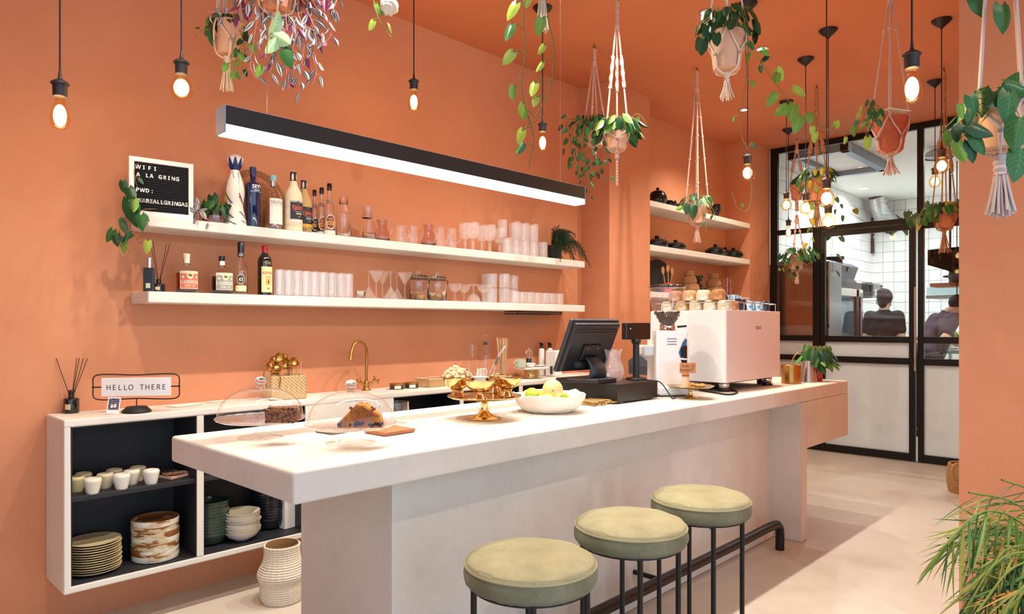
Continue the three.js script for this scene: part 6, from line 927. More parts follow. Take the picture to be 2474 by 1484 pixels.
{
  const k = 0.0025;
  for (const [x, l] of [[2.559, 'low round dark tin with gold rim, nearer the tap'], [2.671, 'low round dark tin with gold rim, nearer the wicker tray']]) { const t = thing('low_tin', l, 'tin', [x, CAB, -3.47]); part(t, 'body', cyl(17.5 * k, 17.5 * k, 10 * k, 32), std(0x54503c, 0.35, { metalness: 0.6 })); part(t, 'lid_rim', lathe([[0, 10 * k], [18 * k, 10 * k], [18.3 * k, 14 * k], [0, 14.5 * k]], 32), M.brass); part(t, 'label', curved(17.7 * k, 1.5 * k, 9 * k, 0.9, undefined, -0.5), M.paper); }
  const w = 0.2, h = 0.05, d = 0.14, t = thing('wicker_tray', 'flat pale wicker tray beside the two low tins', 'tray', [2.858, CAB, -3.47], 0.0), slats = [];
  for (let i = 0; i < 22; i++) slats.push(box(0.003, h, 0.004).translate(-w / 2 + (i + 0.5) * w / 22, h / 2, d / 2), box(0.003, h, 0.004).translate(-w / 2 + (i + 0.5) * w / 22, h / 2, -d / 2)); for (let i = 0; i < 14; i++) for (const s of [-1, 1]) slats.push(box(0.004, h, 0.003).translate(s * w / 2, h / 2, -d / 2 + (i + 0.5) * d / 14)); for (let j = 1; j < 6; j++) for (const s of [-1, 1]) slats.push(box(w, 0.003, 0.005).translate(0, j * h / 6, s * d / 2));
  part(t, 'woven_sides', slats, M.straw); part(t, 'rim', [box(w + 0.012, 0.008, 0.009, 0.002).translate(0, h, d / 2), box(w + 0.012, 0.008, 0.009, 0.002).translate(0, h, -d / 2), box(0.009, 0.008, d, 0.002).translate(-w / 2, h, 0), box(0.009, 0.008, d, 0.002).translate(w / 2, h, 0)], std(0xdcb892, 0.8)); part(t, 'tray_floor', box(w, 0.004, d).translate(0, 0.003, 0), M.straw);
  const j = thing('wire_clip_jar', 'squat glass jar with open wire clip lid behind the gold tray', 'jar', [3.054, CAB, -3.45], 0.3); part(j, 'glass_body', vessel(smooth([[0.052, 0], [0.066, 0.02], [0.066, 0.06], [0.05, 0.09]], 14), 0.003, 0.006, 36), M.thinGlass); part(j, 'lid', lathe([[0, 0.004], [0.045, 0.004], [0.05, 0], [0.05, -0.006], [0, -0.004]], 32), M.thinGlass, [0.005, 0.105, -0.01], [0.35, 0, 0.1]); part(j, 'wire_clip', [new THREE.TorusGeometry(0.052, 0.002, 6, 36).rotateX(Math.PI / 2).translate(0, 0.088, 0), tube([[-0.05, 0.088, 0.01], [-0.07, 0.12, 0.012], [-0.045, 0.14, 0], [-0.03, 0.11, -0.01]], 0.0018, 18, 5)], M.steel);
  const g = thing('footed_glass', 'upturned glass goblet standing beside the tall decanter', 'glass', [3.219, CAB, -3.5]), q = 0.0028; part(g, 'glass_body', lathe([[0, 0], [15 * q, 0], [16 * q, 3 * q], [9 * q, 26 * q], [4 * q, 36 * q], [3.6 * q, 52 * q], [9 * q, 64 * q], [12.5 * q, 72 * q], [12.5 * q, 92 * q], [11.3 * q, 92 * q], [11 * q, 73 * q], [0, 62 * q]], 28), M.thinGlass);
  const dc = thing('glass_decanter', 'slender ribbed glass decanter with a flared lip before the orange wall', 'decanter', [3.321, CAB, -3.48]); part(dc, 'glass_body', vessel(smooth([[13 * q, 0], [14.5 * q, 4 * q], [14.5 * q, 45 * q], [12 * q, 70 * q], [5 * q, 92 * q], [4.4 * q, 98 * q], [9 * q, 112 * q], [9.6 * q, 116 * q]], 40), 0.0024, 0.01, 32), M.glass); part(dc, 'neck_ring', cyl(5 * q, 4.8 * q, 8 * q, 16).translate(0, 91 * q, 0), M.darkGrey);
  const s = thing('straw_jar', 'clear glass full of tall paper drinking straws', 'glass', [3.464, CAB, -3.46]); part(s, 'glass_body', vessel([[14 * q, 0], [15 * q, 3 * q], [16 * q, 44 * q]], 0.002, 0.005, 28), M.thinGlass);
  const sm = [std(0xcaa47c, 0.85), std(0xb58c66, 0.85), std(0xdab88f, 0.85)]; let st; for (let i = 0; i < 18; i++) { const a = i * 2.4, r = 11 * q * Math.sqrt((i + 0.5) / 18), P = [3.464 + r * 0.6 * Math.cos(a), CAB + 0.006, -3.46 + r * 0.6 * Math.sin(a)]; const o = thing('drinking_straw', 'brown paper straw standing in the clear glass', 'straw', P, 0, 'paper straws in the glass'); part(o, 'tube', rod([0, 0, 0], [r * 0.9 * Math.cos(a), 104 * q * rnd(0.96, 1.03), r * 0.9 * Math.sin(a)], 0.0032, 8), sm[i % 3]); }
  solo('metal_tongs', merge([tube([[3.265, 0.987, -3.36], [3.334, 1.11, -3.37], [3.354, 1.143, -3.37], [3.421, 1.204, -3.38]], 0.0035, 24, 6), tube([[3.234, 1.008, -3.36], [3.314, 1.105, -3.37], [3.342, 1.149, -3.37], [3.417, 1.207, -3.38]], 0.0035, 24, 6), box(0.022, 0.06, 0.002, 0.0008, 1).rotateZ(-0.5).translate(...[3.317, 1.105, -3.365])]), M.stainless, 'dark metal tongs leaning in front of the glass of straws', 'tongs', [0, 0, 0]);
  const m = thing('marble_stand', 'round white marble cake plate on a brass drum foot', 'stand', [3.772, CAB, -3.46]), c = 0.0031; part(m, 'brass_foot', lathe([[0, 0], [17.5 * c, 0], [18 * c, 2 * c], [18 * c, 22 * c], [0, 22 * c]], 36), M.paleGold); part(m, 'marble_plate', lathe([[0, 21.5 * c], [40 * c, 22 * c], [42.5 * c, 24 * c], [42.5 * c, 26 * c], [41 * c, 27 * c], [0, 27 * c]], 48), phys(0xefeae4, 0.2));
  const top = CAB + 27.2 * c, mug = thing('pale_green_mug', 'pale green stoneware cup lying on the marble plate', 'cup', [3.631, top, -3.44]); part(mug, 'body', vessel([[11 * c, 0], [12.5 * c, 1.5 * c], [12.5 * c, 20 * c]], 0.003, 0.004, 28), phys(0xb9c4b2, 0.4)); part(mug, 'handle', tube([[-12 * c, 17 * c, 0], [-18 * c, 14 * c, 0], [-18 * c, 8 * c, 0], [-12 * c, 4 * c, 0]], 1.6 * c, 16, 7), phys(0xb9c4b2, 0.4));
  const pm = thing('pepper_mill', 'clear acrylic pepper mill filled with dark corns on the marble plate', 'mill', [3.788, top, -3.5]); part(pm, 'glass_body', vessel([[8 * c, 0], [9 * c, 1 * c], [8.4 * c, 24 * c], [5 * c, 26 * c]], 0.002, 0.003, 20), M.glass); part(pm, 'peppercorns', cyl(6.6 * c, 6.4 * c, 18 * c, 16).translate(0, 1.2 * c, 0), std(0x2c201a, 0.9)); part(pm, 'head', lathe(smooth([[3 * c, 25 * c], [8.5 * c, 30 * c], [8.5 * c, 36 * c], [4 * c, 41 * c], [1.5 * c, 44 * c], [0, 44.5 * c]], 16), 20), M.glass);
  const wb = thing('white_dip_bowl', 'tiny white bowl at the front of the marble plate', 'bowl', [3.715, top, -3.42]); part(wb, 'body', vessel([[6 * c, 0], [10 * c, 4 * c], [13 * c, 10 * c]], 0.0025, 0.003, 28), M.enamel);
  solo('white_saucer', lathe([[0, 0], [9 * c, 0], [16 * c, 2.4 * c], [15.5 * c, 3 * c], [9 * c, 1 * c], [0, 1 * c]], 32), M.enamel, 'small white saucer at the right side of the marble plate', 'saucer', [3.848, top, -3.45]);
  const pb = thing('white_dispenser', 'tall white box-shaped dispenser behind the till screen', 'dispenser', [4.037, CAB, -3.47], 0.2); part(pb, 'case', box(0.1, 0.2, 0.1, 0.014, 3).translate(0, 0.1, 0), M.enamel); part(pb, 'side_lever', box(0.012, 0.06, 0.02, 0.003).translate(-0.056, 0.05, 0.01), M.darkGrey);
  for (const [x, l] of [[4.013, 'pump bottle with black head behind the white dispenser, nearer the wall end of the shelf'], [4.111, 'pump bottle with black head, partly behind the till screen']]) { const b = thing('pump_bottle', l, 'bottle', [x, CAB, -3.575]); part(b, 'body', lathe([[0, 0], [0.022, 0], [0.023, 0.004], [0.023, 0.2], [0.012, 0.215], [0, 0.215]], 24), M.enamel); part(b, 'pump_head', [cyl(0.014, 0.014, 0.016, 18).translate(0, 0.213, 0), cyl(0.018, 0.011, 0.018, 18).translate(0, 0.232, 0), box(0.034, 0.009, 0.013, 0.003).translate(-0.01, 0.252, 0)], M.blackGloss); }
}
{ // cups and spoons on the inner shelf
  const k = 0.0018, prof = smooth([[12 * k, 0], [13.5 * k, 2 * k], [18.5 * k, 24 * k], [19.5 * k, 31 * k], [17.5 * k, 35.5 * k], [13 * k, 37 * k]], 20), g = lathe([[0, 0], ...prof, [12 * k, 36 * k], [0, 34 * k]], 30), m = [phys(0xe7e0cb, 0.4), phys(0xd9cda8, 0.4), phys(0xe9e6da, 0.4), phys(0xd6c48f, 0.4)];
  const spots = [[[0.838, 0.625, -3.453], 'ivory handleless cup hard against the cabinet\u2019s side wall', 3], [[0.881, 0.625, -3.519], 'ivory handleless cup second from the side wall, in the back row', 1], [[0.879, 0.625, -3.368], 'ivory handleless cup at the very front edge, left of the others', 0], [[0.947, 0.625, -3.44], 'ivory handleless cup in the middle row left of centre', 1], [[1.003, 0.626, -3.509], 'ivory handleless cup in the back row at centre', 1], [[0.993, 0.625, -3.37], 'whitest ivory cup at the front edge near centre', 2], [[1.053, 0.625, -3.434], 'ivory handleless cup in the middle row right of centre', 0], [[1.098, 0.625, -3.495], 'ivory handleless cup farthest back on the right', 1], [[1.118, 0.625, -3.379], 'white cup standing apart beside the spoon tray', 2]];
  for (const [p, l, i] of spots) { const t = thing('handleless_cup', l, 'cup', [p[0], SHELF, p[2]], 0, 'ivory cups on the cabinet\u2019s inner shelf'); part(t, 'cup_body', g, m[i]); }
  const T = [1.251, 0.625, -3.452], t = thing('spoon_tray', 'small pale rectangular tray on the inner shelf', 'tray', [T[0], SHELF, T[2]], 0.35); part(t, 'base', box(0.12, 0.007, 0.085, 0.002).translate(0, 0.004, 0), M.palePot); part(t, 'lip', [box(0.12, 0.006, 0.005, 0.001).translate(0, 0.01, 0.04), box(0.12, 0.006, 0.005, 0.001).translate(0, 0.01, -0.04), box(0.005, 0.006, 0.085, 0.001).translate(-0.058, 0.01, 0), box(0.005, 0.006, 0.085, 0.001).translate(0.058, 0.01, 0)], M.palePot);
  for (let i = 0; i < 4; i++) { const s = thing('ceramic_spoon', ['brown ceramic spoon leftmost on the small tray', 'brown ceramic spoon second from the left on the tray', 'brown ceramic spoon second from the right on the tray', 'brown ceramic spoon rightmost on the small tray'][i], 'spoon', [T[0] - 0.038 + i * 0.024, SHELF + 0.0095, T[2] - 0.004 + i * 0.004], 0.5 + i * 0.1); part(s, 'spoon_bowl', lathe([...smooth([[0.001, 0], [0.012, 0.004], [0.017, 0.012]], 8), ...smooth([[0.0155, 0.0125], [0.011, 0.006], [0.0005, 0.003]], 8)], 18).scale(1, 1, 1.6), phys(0xb08866, 0.35)); part(s, 'handle', tube([[0, 0.011, -0.025], [0, 0.018, -0.04], [0, 0.02, -0.05]], 0.0035, 10, 6), phys(0x5a4030, 0.4)); }
}
{ // stacked crockery: every plate and bowl
  const stack = (name, label, cat, g, m, at, n, step, group, wob = 0.002) => { let first; for (let i = 0; i < n; i++) { const P = [at[0] + rnd(-wob, wob), FLOOR2 + i * step, at[2] + rnd(-wob, wob)]; if (!first) { first = thing(name, label[i] ?? label[1], cat, P, 0, group); part(first, name.split('_').pop() + '_body', g, m[0]); } else { const o = copy(first, P, rnd(0, 6), label[i === n - 1 ? 2 : 1]); o.children[0] = o.children[0]; o.children[0].material = m[i % m.length]; } } };
  const A = [0.909, 0.261, -3.42], a = 0.0018, p1 = lathe([[0, 0], [40 * a, 0], [44 * a, 0.003], [59 * a, 0.013], [60 * a, 0.0155], [58 * a, 0.0158], [43 * a, 0.007], [0, 0.0045]], 48), pm = [std(0xffffff, 0.45, { map: canvasTex(64, 64, (x) => { x.fillStyle = '#d9c89a'; x.fillRect(0, 0, 64, 64); x.fillStyle = '#6d4a26'; x.fillRect(0, 20, 64, 6); x.fillStyle = '#e6dab6'; x.fillRect(0, 30, 64, 12); }) }), phys(0xd8c69c, 0.4)];
  stack('stoneware_plate', ['bottom stoneware plate of the cream plate stack', 'cream stoneware plate inside the plate stack in the left compartment', 'topmost cream plate of the stack, with brown ring'], 'plate', p1, pm, [[0.909, 0.261, -3.42][0], 0, -3.462], 13, 0.0104, 'cream stoneware plates in a stack');
  const b = 0.0019, p2 = lathe([[0, 0], [50 * b, 0], [53 * b, 0.004], [53.5 * b, 0.03], [52 * b, 0.031], [50.5 * b, 0.008], [0, 0.006]], 48), rustic = [0, 1, 2].map((s) => phys(0xffffff, 0.4, { map: dataTex(128, (u, v) => { const q = fbm(u, v, 6, 4, 70 + s) + (v > 0.55 ? -0.2 : 0); return q > 0.5 ? [226, 222, 206] : q > 0.36 ? [206, 186, 150] : [138, 88, 44]; }) }));
  stack('rustic_dish', ['bottom rustic straight-sided dish of its stack', 'rustic straight-sided dish with brown glaze in the middle of its stack', 'topmost rustic dish of the stack, amber brown inside'], 'dish', p2, rustic, [[1.161, 0.261, -3.414][0], 0, -3.452], 7, 0.0265, 'rustic straight-sided dishes in a stack', 0.0015);
  const c = 0.0021, p3 = lathe([[0, 0], [16 * c, 0], [17 * c, 0.003], [32 * c, 0.02], [43 * c, 0.05], [42 * c, 0.051], [30 * c, 0.024], [14 * c, 0.007], [0, 0.006]], 44), cm = [phys(0xefeae0, 0.35), phys(0xe6dac0, 0.35), phys(0xeae4d6, 0.35)];
  stack('cream_bowl', ['bottom white bowl of the cream bowl stack', 'cream bowl inside the slightly crooked bowl stack', 'topmost cream bowl of the crooked stack'], 'bowl', p3, cm, [[1.566, 0.261, -3.415][0], 0, -3.43], 8, 0.0135, 'cream bowls in a crooked stack', 0.004);
  const d = 0.0021, p4 = vessel(smooth([[22 * d, 0], [32 * d, 0.01], [40 * d, 0.04], [42 * d, 0.06]], 14), 0.0025, 0.004, 40), gm = phys(0x6f8a76, 0.08, { transmission: 0.75, thickness: 0, ior: 1.45 });
  stack('green_glass_bowl', ['bottom green glass bowl of its tall stack', 'ribbed green glass bowl inside the tall glass stack', 'topmost green glass bowl of the tall stack'], 'bowl', p4, [gm], [[1.43, 0.261, -3.488][0] + 0.0, 0, -3.49], 11, 0.0155, 'green glass bowls in a tall stack');
  const dark = phys(0x2d3140, 0.1, { transmission: 0.5, thickness: 0 });
  stack('smoky_glass_bowl', ['bottom smoky glass bowl of the dark stack', 'smoky dark glass bowl inside the stack near the white carton', 'topmost smoky glass bowl, close under the bar top'], 'bowl', p4, [dark], [[1.762, 0.261, -3.488][0], 0, -3.53], 11, 0.0155, 'smoky glass bowls in a stack');
  solo('white_carton', box(0.07, 0.16, 0.06, 0.002).translate(0, 0.08, 0), M.enamel, 'tall white carton standing at the compartment\u2019s far end', 'carton', [1.829, FLOOR2, -3.46], 0.1);
  solo('cut_glass_dish', ribbed(0.05, 0.075, 0.03, 14, 0.05), M.glass, 'cut glass dish on the second compartment\u2019s inner shelf', 'dish', [1.432, SHELF, -3.46]);
}

// ---------------------------------------------------------------- alcove shelves
{
  const clay = M.blackCeramic, onShelf = (px, y, z = -3.48) => [px, y, z], A = 2.4395, B = 2.0525, C = 1.6405;
  const pot = (label, x, y, z, R, H, lid) => { const t = thing('clay_pot', label, 'pot', [x, y, z], 0.3); part(t, 'body', lathe([[0, 0], ...smooth([[R * 0.6, 0], [R * 0.9, H * 0.2], [R, H * 0.5], [R * 0.86, H * 0.8], [R * 0.72, H * 0.88]], 20), [0, H * 0.88]], 36), clay); part(t, 'lid', lathe([[R * 0.78, H * 0.88], ...smooth([[R * 0.78, H * 0.9], [R * 0.55, H * 1.02], [R * 0.2, H * 1.1], [R * 0.12, H * 1.14], [R * 0.2, H * 1.2], [R * 0.12, H * 1.26], [0, H * 1.27]], 20)], 32), clay); if (lid) for (const s of [-1, 1]) part(t, 'lug_handle', new THREE.TorusGeometry(R * 0.2, R * 0.07, 8, 14, Math.PI).rotateZ(-s * Math.PI / 2).translate(s * R * 0.94, H * 0.55, 0), clay); return t; };
  pot('big round black clay pot with a knobbed lid on the top alcove shelf', 5.5, A, -3.47, 0.0857, 0.1371);
  for (const [px, z, l] of [[5.675, -3.45, 'low black clay bowl next to the big round pot'], [5.884, -3.5, 'low black clay bowl half behind the hanging pot']]) { const t = thing('clay_bowl', l, 'bowl', [px, A, z]), k = 0.0038; part(t, 'body', vessel(smooth([[9 * k, 0], [16 * k, 4 * k], [17.5 * k, 12 * k], [15.5 * k, 18 * k]], 14), 0.006, 0.006, 30), clay); }
  { const k = 0.0041, t = thing('clay_goblet', 'black clay goblet at the right of the top alcove shelf', 'goblet', [6.608, A, -3.47]); part(t, 'body', lathe([[0, 0], [6 * k, 0], [5 * k, 3 * k], [3 * k, 8 * k], [8 * k, 14 * k], [12 * k, 24 * k], [12 * k, 38 * k], [10.6 * k, 38 * k], [10 * k, 24 * k], [0, 16 * k]], 28), clay); }
  const cass = (label, x, z, R, H, tail) => { const t = thing('clay_casserole', label, 'casserole', [x, B, z], -0.2); part(t, 'body', lathe([[0, 0], ...smooth([[R * 0.7, 0], [R * 0.96, H * 0.25], [R * 1.02, H * 0.6], [R * 0.95, H * 0.66]], 14), [0, H * 0.66]], 32), clay); part(t, 'lid', lathe(smooth([[R * 0.98, H * 0.66], [R * 0.7, H * 0.85], [R * 0.25, H * 0.98], [R * 0.16, H * 1.02], [R * 0.22, H * 1.14], [R * 0.1, H * 1.24], [0, H * 1.25]], 20), 32), clay); for (const s of tail) part(t, 'lug_handle', ball(R * 0.2, 12, 8).scale(1.2, 0.5, 0.8).translate(s * R * 1.1, H * 0.55, 0), clay); };
  cass('flat black clay casserole hard by the pier on the middle alcove shelf', 5.534, -3.5, 0.11, 0.1, [1]); cass('black clay casserole with one lug, second from the pier', 5.794, -3.46, 0.1, 0.085, [1]);
  cass('black clay casserole at the left of the right-hand trio', 6.572, -3.46, 0.1, 0.105, [-1]); cass('black clay casserole in the middle of the right-hand trio', 6.905, -3.52, 0.09, 0.105, []); cass('black clay casserole nearest the alcove\u2019s right wall', 6.953, -3.45, 0.1, 0.1, [1]);
  { const t = thing('black_platter', 'round black platter leaning on the pier side of the lowest alcove shelf', 'platter', [5.657, C + 0.001, -3.56], -0.2); part(t, 'disc', lathe([[0, 0], [0.14, 0], [0.165, 0.008], [0.165, 0.014], [0.14, 0.008], [0, 0.006]], 44).rotateX(1.42).translate(0, 0.165, 0), M.blackMatt); }
  { const t = thing('spoon_crock', 'small crock of wooden spoons beside the black platter', 'crock', [5.631, C, -3.45]); part(t, 'crock_body', vessel([[0.045, 0], [0.05, 0.01], [0.048, 0.1]], 0.004, 0.006, 28), M.red);
    for (const [dx, dz, h, a, l] of [[-0.05, 0, 0.23, 0.4, 'wooden spoon leaning left in the crock'], [-0.015, 0.02, 0.25, 0.1, 'wooden spoon upright in the middle of the crock'], [0.05, 0.01, 0.225, -0.35, 'wooden spoon leaning right in the crock']]) { const s = thing('wooden_spoon', l, 'spoon', [5.631 + dx * 0.3, C + 0.012, -3.45 + dz]); part(s, 'handle', rod([0, 0, 0], [dx, h * 0.75, 0], 0.005), M.paleWood); part(s, 'spoon_bowl', ball(0.026, 14, 10).scale(1, 1.45, 0.35).translate(dx * 1.15, h * 0.88, 0), M.paleWood); } }
  const ropeBasket = (x, y, z, R, H, l) => { const t = thing('rope_basket', l, 'basket', [x, y, z], 0, 'round lidded rope baskets in the alcove'), n = Math.round(H / 0.014), L = []; for (let i = 0; i < n; i++) { const v = (i + 0.5) / n, q = R * (0.82 + 0.22 * Math.sin(Math.PI * (0.12 + v * 0.8))); L.push(tube([...Array(36).keys()].map((k) => { const a = k / 36 * 6.2832; return [q * Math.cos(a), (i + 0.5) * H / n + 0.0022 * (k % 2 ? 1 : -1), q * Math.sin(a)]; }), H / n * 0.52, 72, 5, true)); } part(t, 'coiled_body', [...L, cyl(R * 0.85, R * 0.85, H * 0.96, 24)], M.rope); part(t, 'lid_edge', new THREE.TorusGeometry(R * 0.93, 0.006, 6, 36).rotateX(Math.PI / 2).translate(0, H, 0), M.rope); };
  const k = 0.0039, x1 = 6.082, x2 = 6.574;
  ropeBasket(x1 + 0.01, C, -3.48, 23 * k, 26 * k, 'large rope basket at the foot of the left stack'); ropeBasket(x1, C + 28 * k, -3.48, 16.5 * k, 17 * k, 'middle rope basket of the left stack'); ropeBasket(x1, C + 47 * k, -3.48, 11 * k, 13 * k, 'smallest rope basket on top of the left stack');
  ropeBasket(x2, C, -3.48, 24 * k, 22 * k, 'large rope basket at the foot of the right stack'); ropeBasket(x2, C + 24 * k, -3.48, 18 * k, 20 * k, 'middle rope basket of the right stack'); ropeBasket(x2, C + 46 * k, -3.48, 11.5 * k, 13 * k, 'smallest rope basket on top of the right stack');
  { const t = thing('spray_bottle', 'dark brown spray bottle standing between the rope basket stacks', 'bottle', [6.313, C, -3.5], -0.3); part(t, 'body', lathe([[0, 0], [0.033, 0], [0.034, 0.004], [0.034, 0.1], [0.014, 0.14], [0.012, 0.155], [0, 0.155]], 24), phys(0x2a1710, 0.1, { clearcoat: 0.5 })); part(t, 'trigger_head', [extrude(outline([[-0.045, 0.2], [0.04, 0.21], [0.05, 0.195], [0.02, 0.178], [0.014, 0.155], [-0.014, 0.155], [-0.018, 0.18]]), 0.02, 0.003).translate(0, 0, -0.01), tube([[0.025, 0.185, 0], [0.034, 0.165, 0], [0.028, 0.15, 0]], 0.004, 10, 6)], M.blackPlastic); }
  { const q = 0.0042, t = thing('glass_pitcher', 'tall clear glass pitcher with handle, rightmost on the lowest alcove shelf', 'pitcher', [6.872, C, -3.48], -0.4); part(t, 'glass_body', vessel([[11 * q, 0], [12 * q, 2 * q], [10 * q, 25 * q], [11.5 * q, 50 * q]], 0.003, 0.008, 28), M.glass); part(t, 'handle', tube([[10.5 * q, 44 * q, 0], [19 * q, 40 * q, 0], [20 * q, 26 * q, 0], [11 * q, 16 * q, 0]], 1.6 * q, 20, 7), M.glass); }
}

// ---------------------------------------------------------------- stools
{
  const velvet = phys(0xffffff, 0.9, { map: mottle([158, 152, 116], 34, 5, 4, 81, [1, 1, 0.9], 2.2), sheen: 1, sheenColor: new THREE.Color(0.5, 0.5, 0.38), sheenRoughness: 0.45, bumpMap: plasterBump, bumpScale: 0.002 }), side = phys(0xffffff, 0.9, { map: mottle([116, 116, 92], 40, 6, 4, 83, [1, 1, 1], 2.2), sheen: 1, sheenColor: new THREE.Color(0.3, 0.33, 0.3), sheenRoughness: 0.5, bumpMap: plasterBump, bumpScale: 0.003 });  // second velvet is a darker copy, shade on the seat side put into colour
  const R = 0.198, top = 0.665, th = 0.085;
  const t = thing('bar_stool', 'round olive velvet bar stool nearest the viewer', 'stool', [[1.522, 0.665, -1.422][0], 0, -1.4], 0, 'olive velvet bar stools along the counter');
  const dome = lathe([[R * 0.985, top - 0.024], ...smooth([[R * 0.985, top - 0.022], [R * 0.93, top - 0.008], [R * 0.7, top + 0.004], [R * 0.35, top + 0.011], [0, top + 0.013]], 16)], 64), sd = lathe(smooth([[R * 0.9, top - th], [R * 0.985, top - th + 0.012], [R * 1.012, top - th * 0.6], [R * 0.985, top - 0.024]], 14), 72), sp = sd.attributes.position;
  for (let i = 0; i < sp.count; i++) { const a = Math.atan2(sp.getZ(i), sp.getX(i)), v = Math.max(0, 1 - (sp.getY(i) - top + th) / 0.04), s = 1 + 0.012 * v * Math.sin(a * 24 + Math.sin(a * 7) * 2); sp.setX(i, sp.getX(i) * s); sp.setZ(i, sp.getZ(i) * s); } sd.computeVertexNormals();
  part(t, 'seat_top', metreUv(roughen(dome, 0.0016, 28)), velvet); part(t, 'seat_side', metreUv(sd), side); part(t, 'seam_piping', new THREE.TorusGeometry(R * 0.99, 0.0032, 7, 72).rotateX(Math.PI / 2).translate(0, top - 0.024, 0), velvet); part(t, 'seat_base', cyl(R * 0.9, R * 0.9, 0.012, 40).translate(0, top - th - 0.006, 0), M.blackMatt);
  for (const [a, b] of [[1, 1], [1, -1], [-1, 1], [-1, -1]]) part(t, 'leg', cyl(0.0095, 0.0095, top - th, 14), M.steel, [a * 0.12, 0, b * 0.12]);
  part(t, 'leg_brace', [rod([-0.12, top - th - 0.014, -0.12], [0.12, top - th - 0.014, 0.12], 0.008), rod([0.12, top - th - 0.014, -0.12], [-0.12, top - th - 0.014, 0.12], 0.008)], M.steel);
  copy(t, [[2.051, 0.665, -1.424][0], 0, -1.405], 0, 'round olive velvet bar stool standing between two others'); copy(t, [[2.556, 0.665, -1.428][0], 0, -1.41], 0, 'round olive velvet bar stool farthest along the counter');
}

// ---------------------------------------------------------------- floor baskets, palm
{
  const at = [1.65, 0, -3.173], k = 0.002, t = thing('belly_basket', 'white-washed seagrass belly basket on the floor behind the bar', 'basket', at), prof = smooth([[40, 0], [47, 6], [50, 30], [51, 48], [56, 66], [52, 80], [43, 98], [40, 118], [41, 138]].map(([r, y]) => [r * k, y * k]), 40), n = 26, coils = [];
  const rAt = (y) => { for (let i = 1; i < prof.length; i++) if (prof[i][1] >= y) { const [r0, y0] = prof[i - 1], [r1, y1] = prof[i]; return r0 + (r1 - r0) * (y - y0) / (y1 - y0 + 1e-9); } return prof[prof.length - 1][0]; };
  for (let i = 0; i < n; i++) { const y = (i + 0.5) / n * 138 * k, q = rAt(y); coils.push(tube([...Array(48).keys()].map((j) => { const a = j / 48 * 6.2832; return [(q + (j % 2 ? 0.0012 : -0.0012)) * Math.cos(a), y + (j % 2 ? 0.001 : -0.001), (q + (j % 2 ? 0.0012 : -0.0012)) * Math.sin(a)]; }), 138 * k / n * 0.55, 96, 5, true)); }
  part(t, 'woven_body', coils, std(0xe2d9c9, 0.95)); part(t, 'inner_lining', lathe([[0, 0.006], ...prof.filter((_, i) => i % 2 === 0).map(([r, y]) => [r - 0.007, y + 0.004])], 36), std(0x9a7448, 0.95, { side: THREE.DoubleSide }));
  part(t, 'rope_handle', [tube([[-0.058, 0.24, -0.02], [-0.1, 0.31, -0.035], [-0.13, 0.335, -0.05], [-0.1, 0.32, 0.01], [-0.05, 0.25, 0.05]].map(([x, y, z]) => [x * 0.9, y * k * 500 * 0.001 * 1.02, z]), 0.006, 40, 7)], std(0xcab089, 0.95));
}
{
  const at = [6.549, 0, -1.256], t = thing('rope_handle_basket', 'basket with a looped rope handle peeking from behind the orange end wall', 'basket', at, 0), R = 0.13; part(t, 'woven_body', [...Array(14).keys()].map((i) => new THREE.TorusGeometry(R * (0.9 + 0.1 * Math.sin(i / 13 * 3.1)), 0.009, 6, 36).rotateX(Math.PI / 2).translate(0, 0.009 + i * 0.0165, 0)), std(0xb08a5a, 0.95)); part(t, 'basket_floor', cyl(R * 0.9, R * 0.9, 0.01, 28), M.rope);
  const L = (p) => V(p).sub(V(at)); part(t, 'rope_handle', tube([L([6.382, 0.112, -1.249]), L([6.32, 0.132, -1.284]), L([6.305, 0.191, -1.3]), L([6.309, 0.24, -1.296]), L([6.334, 0.259, -1.27]), L([6.361, 0.23, -1.242])], 0.011, 40, 8), std(0xb08c5c, 0.95));
}
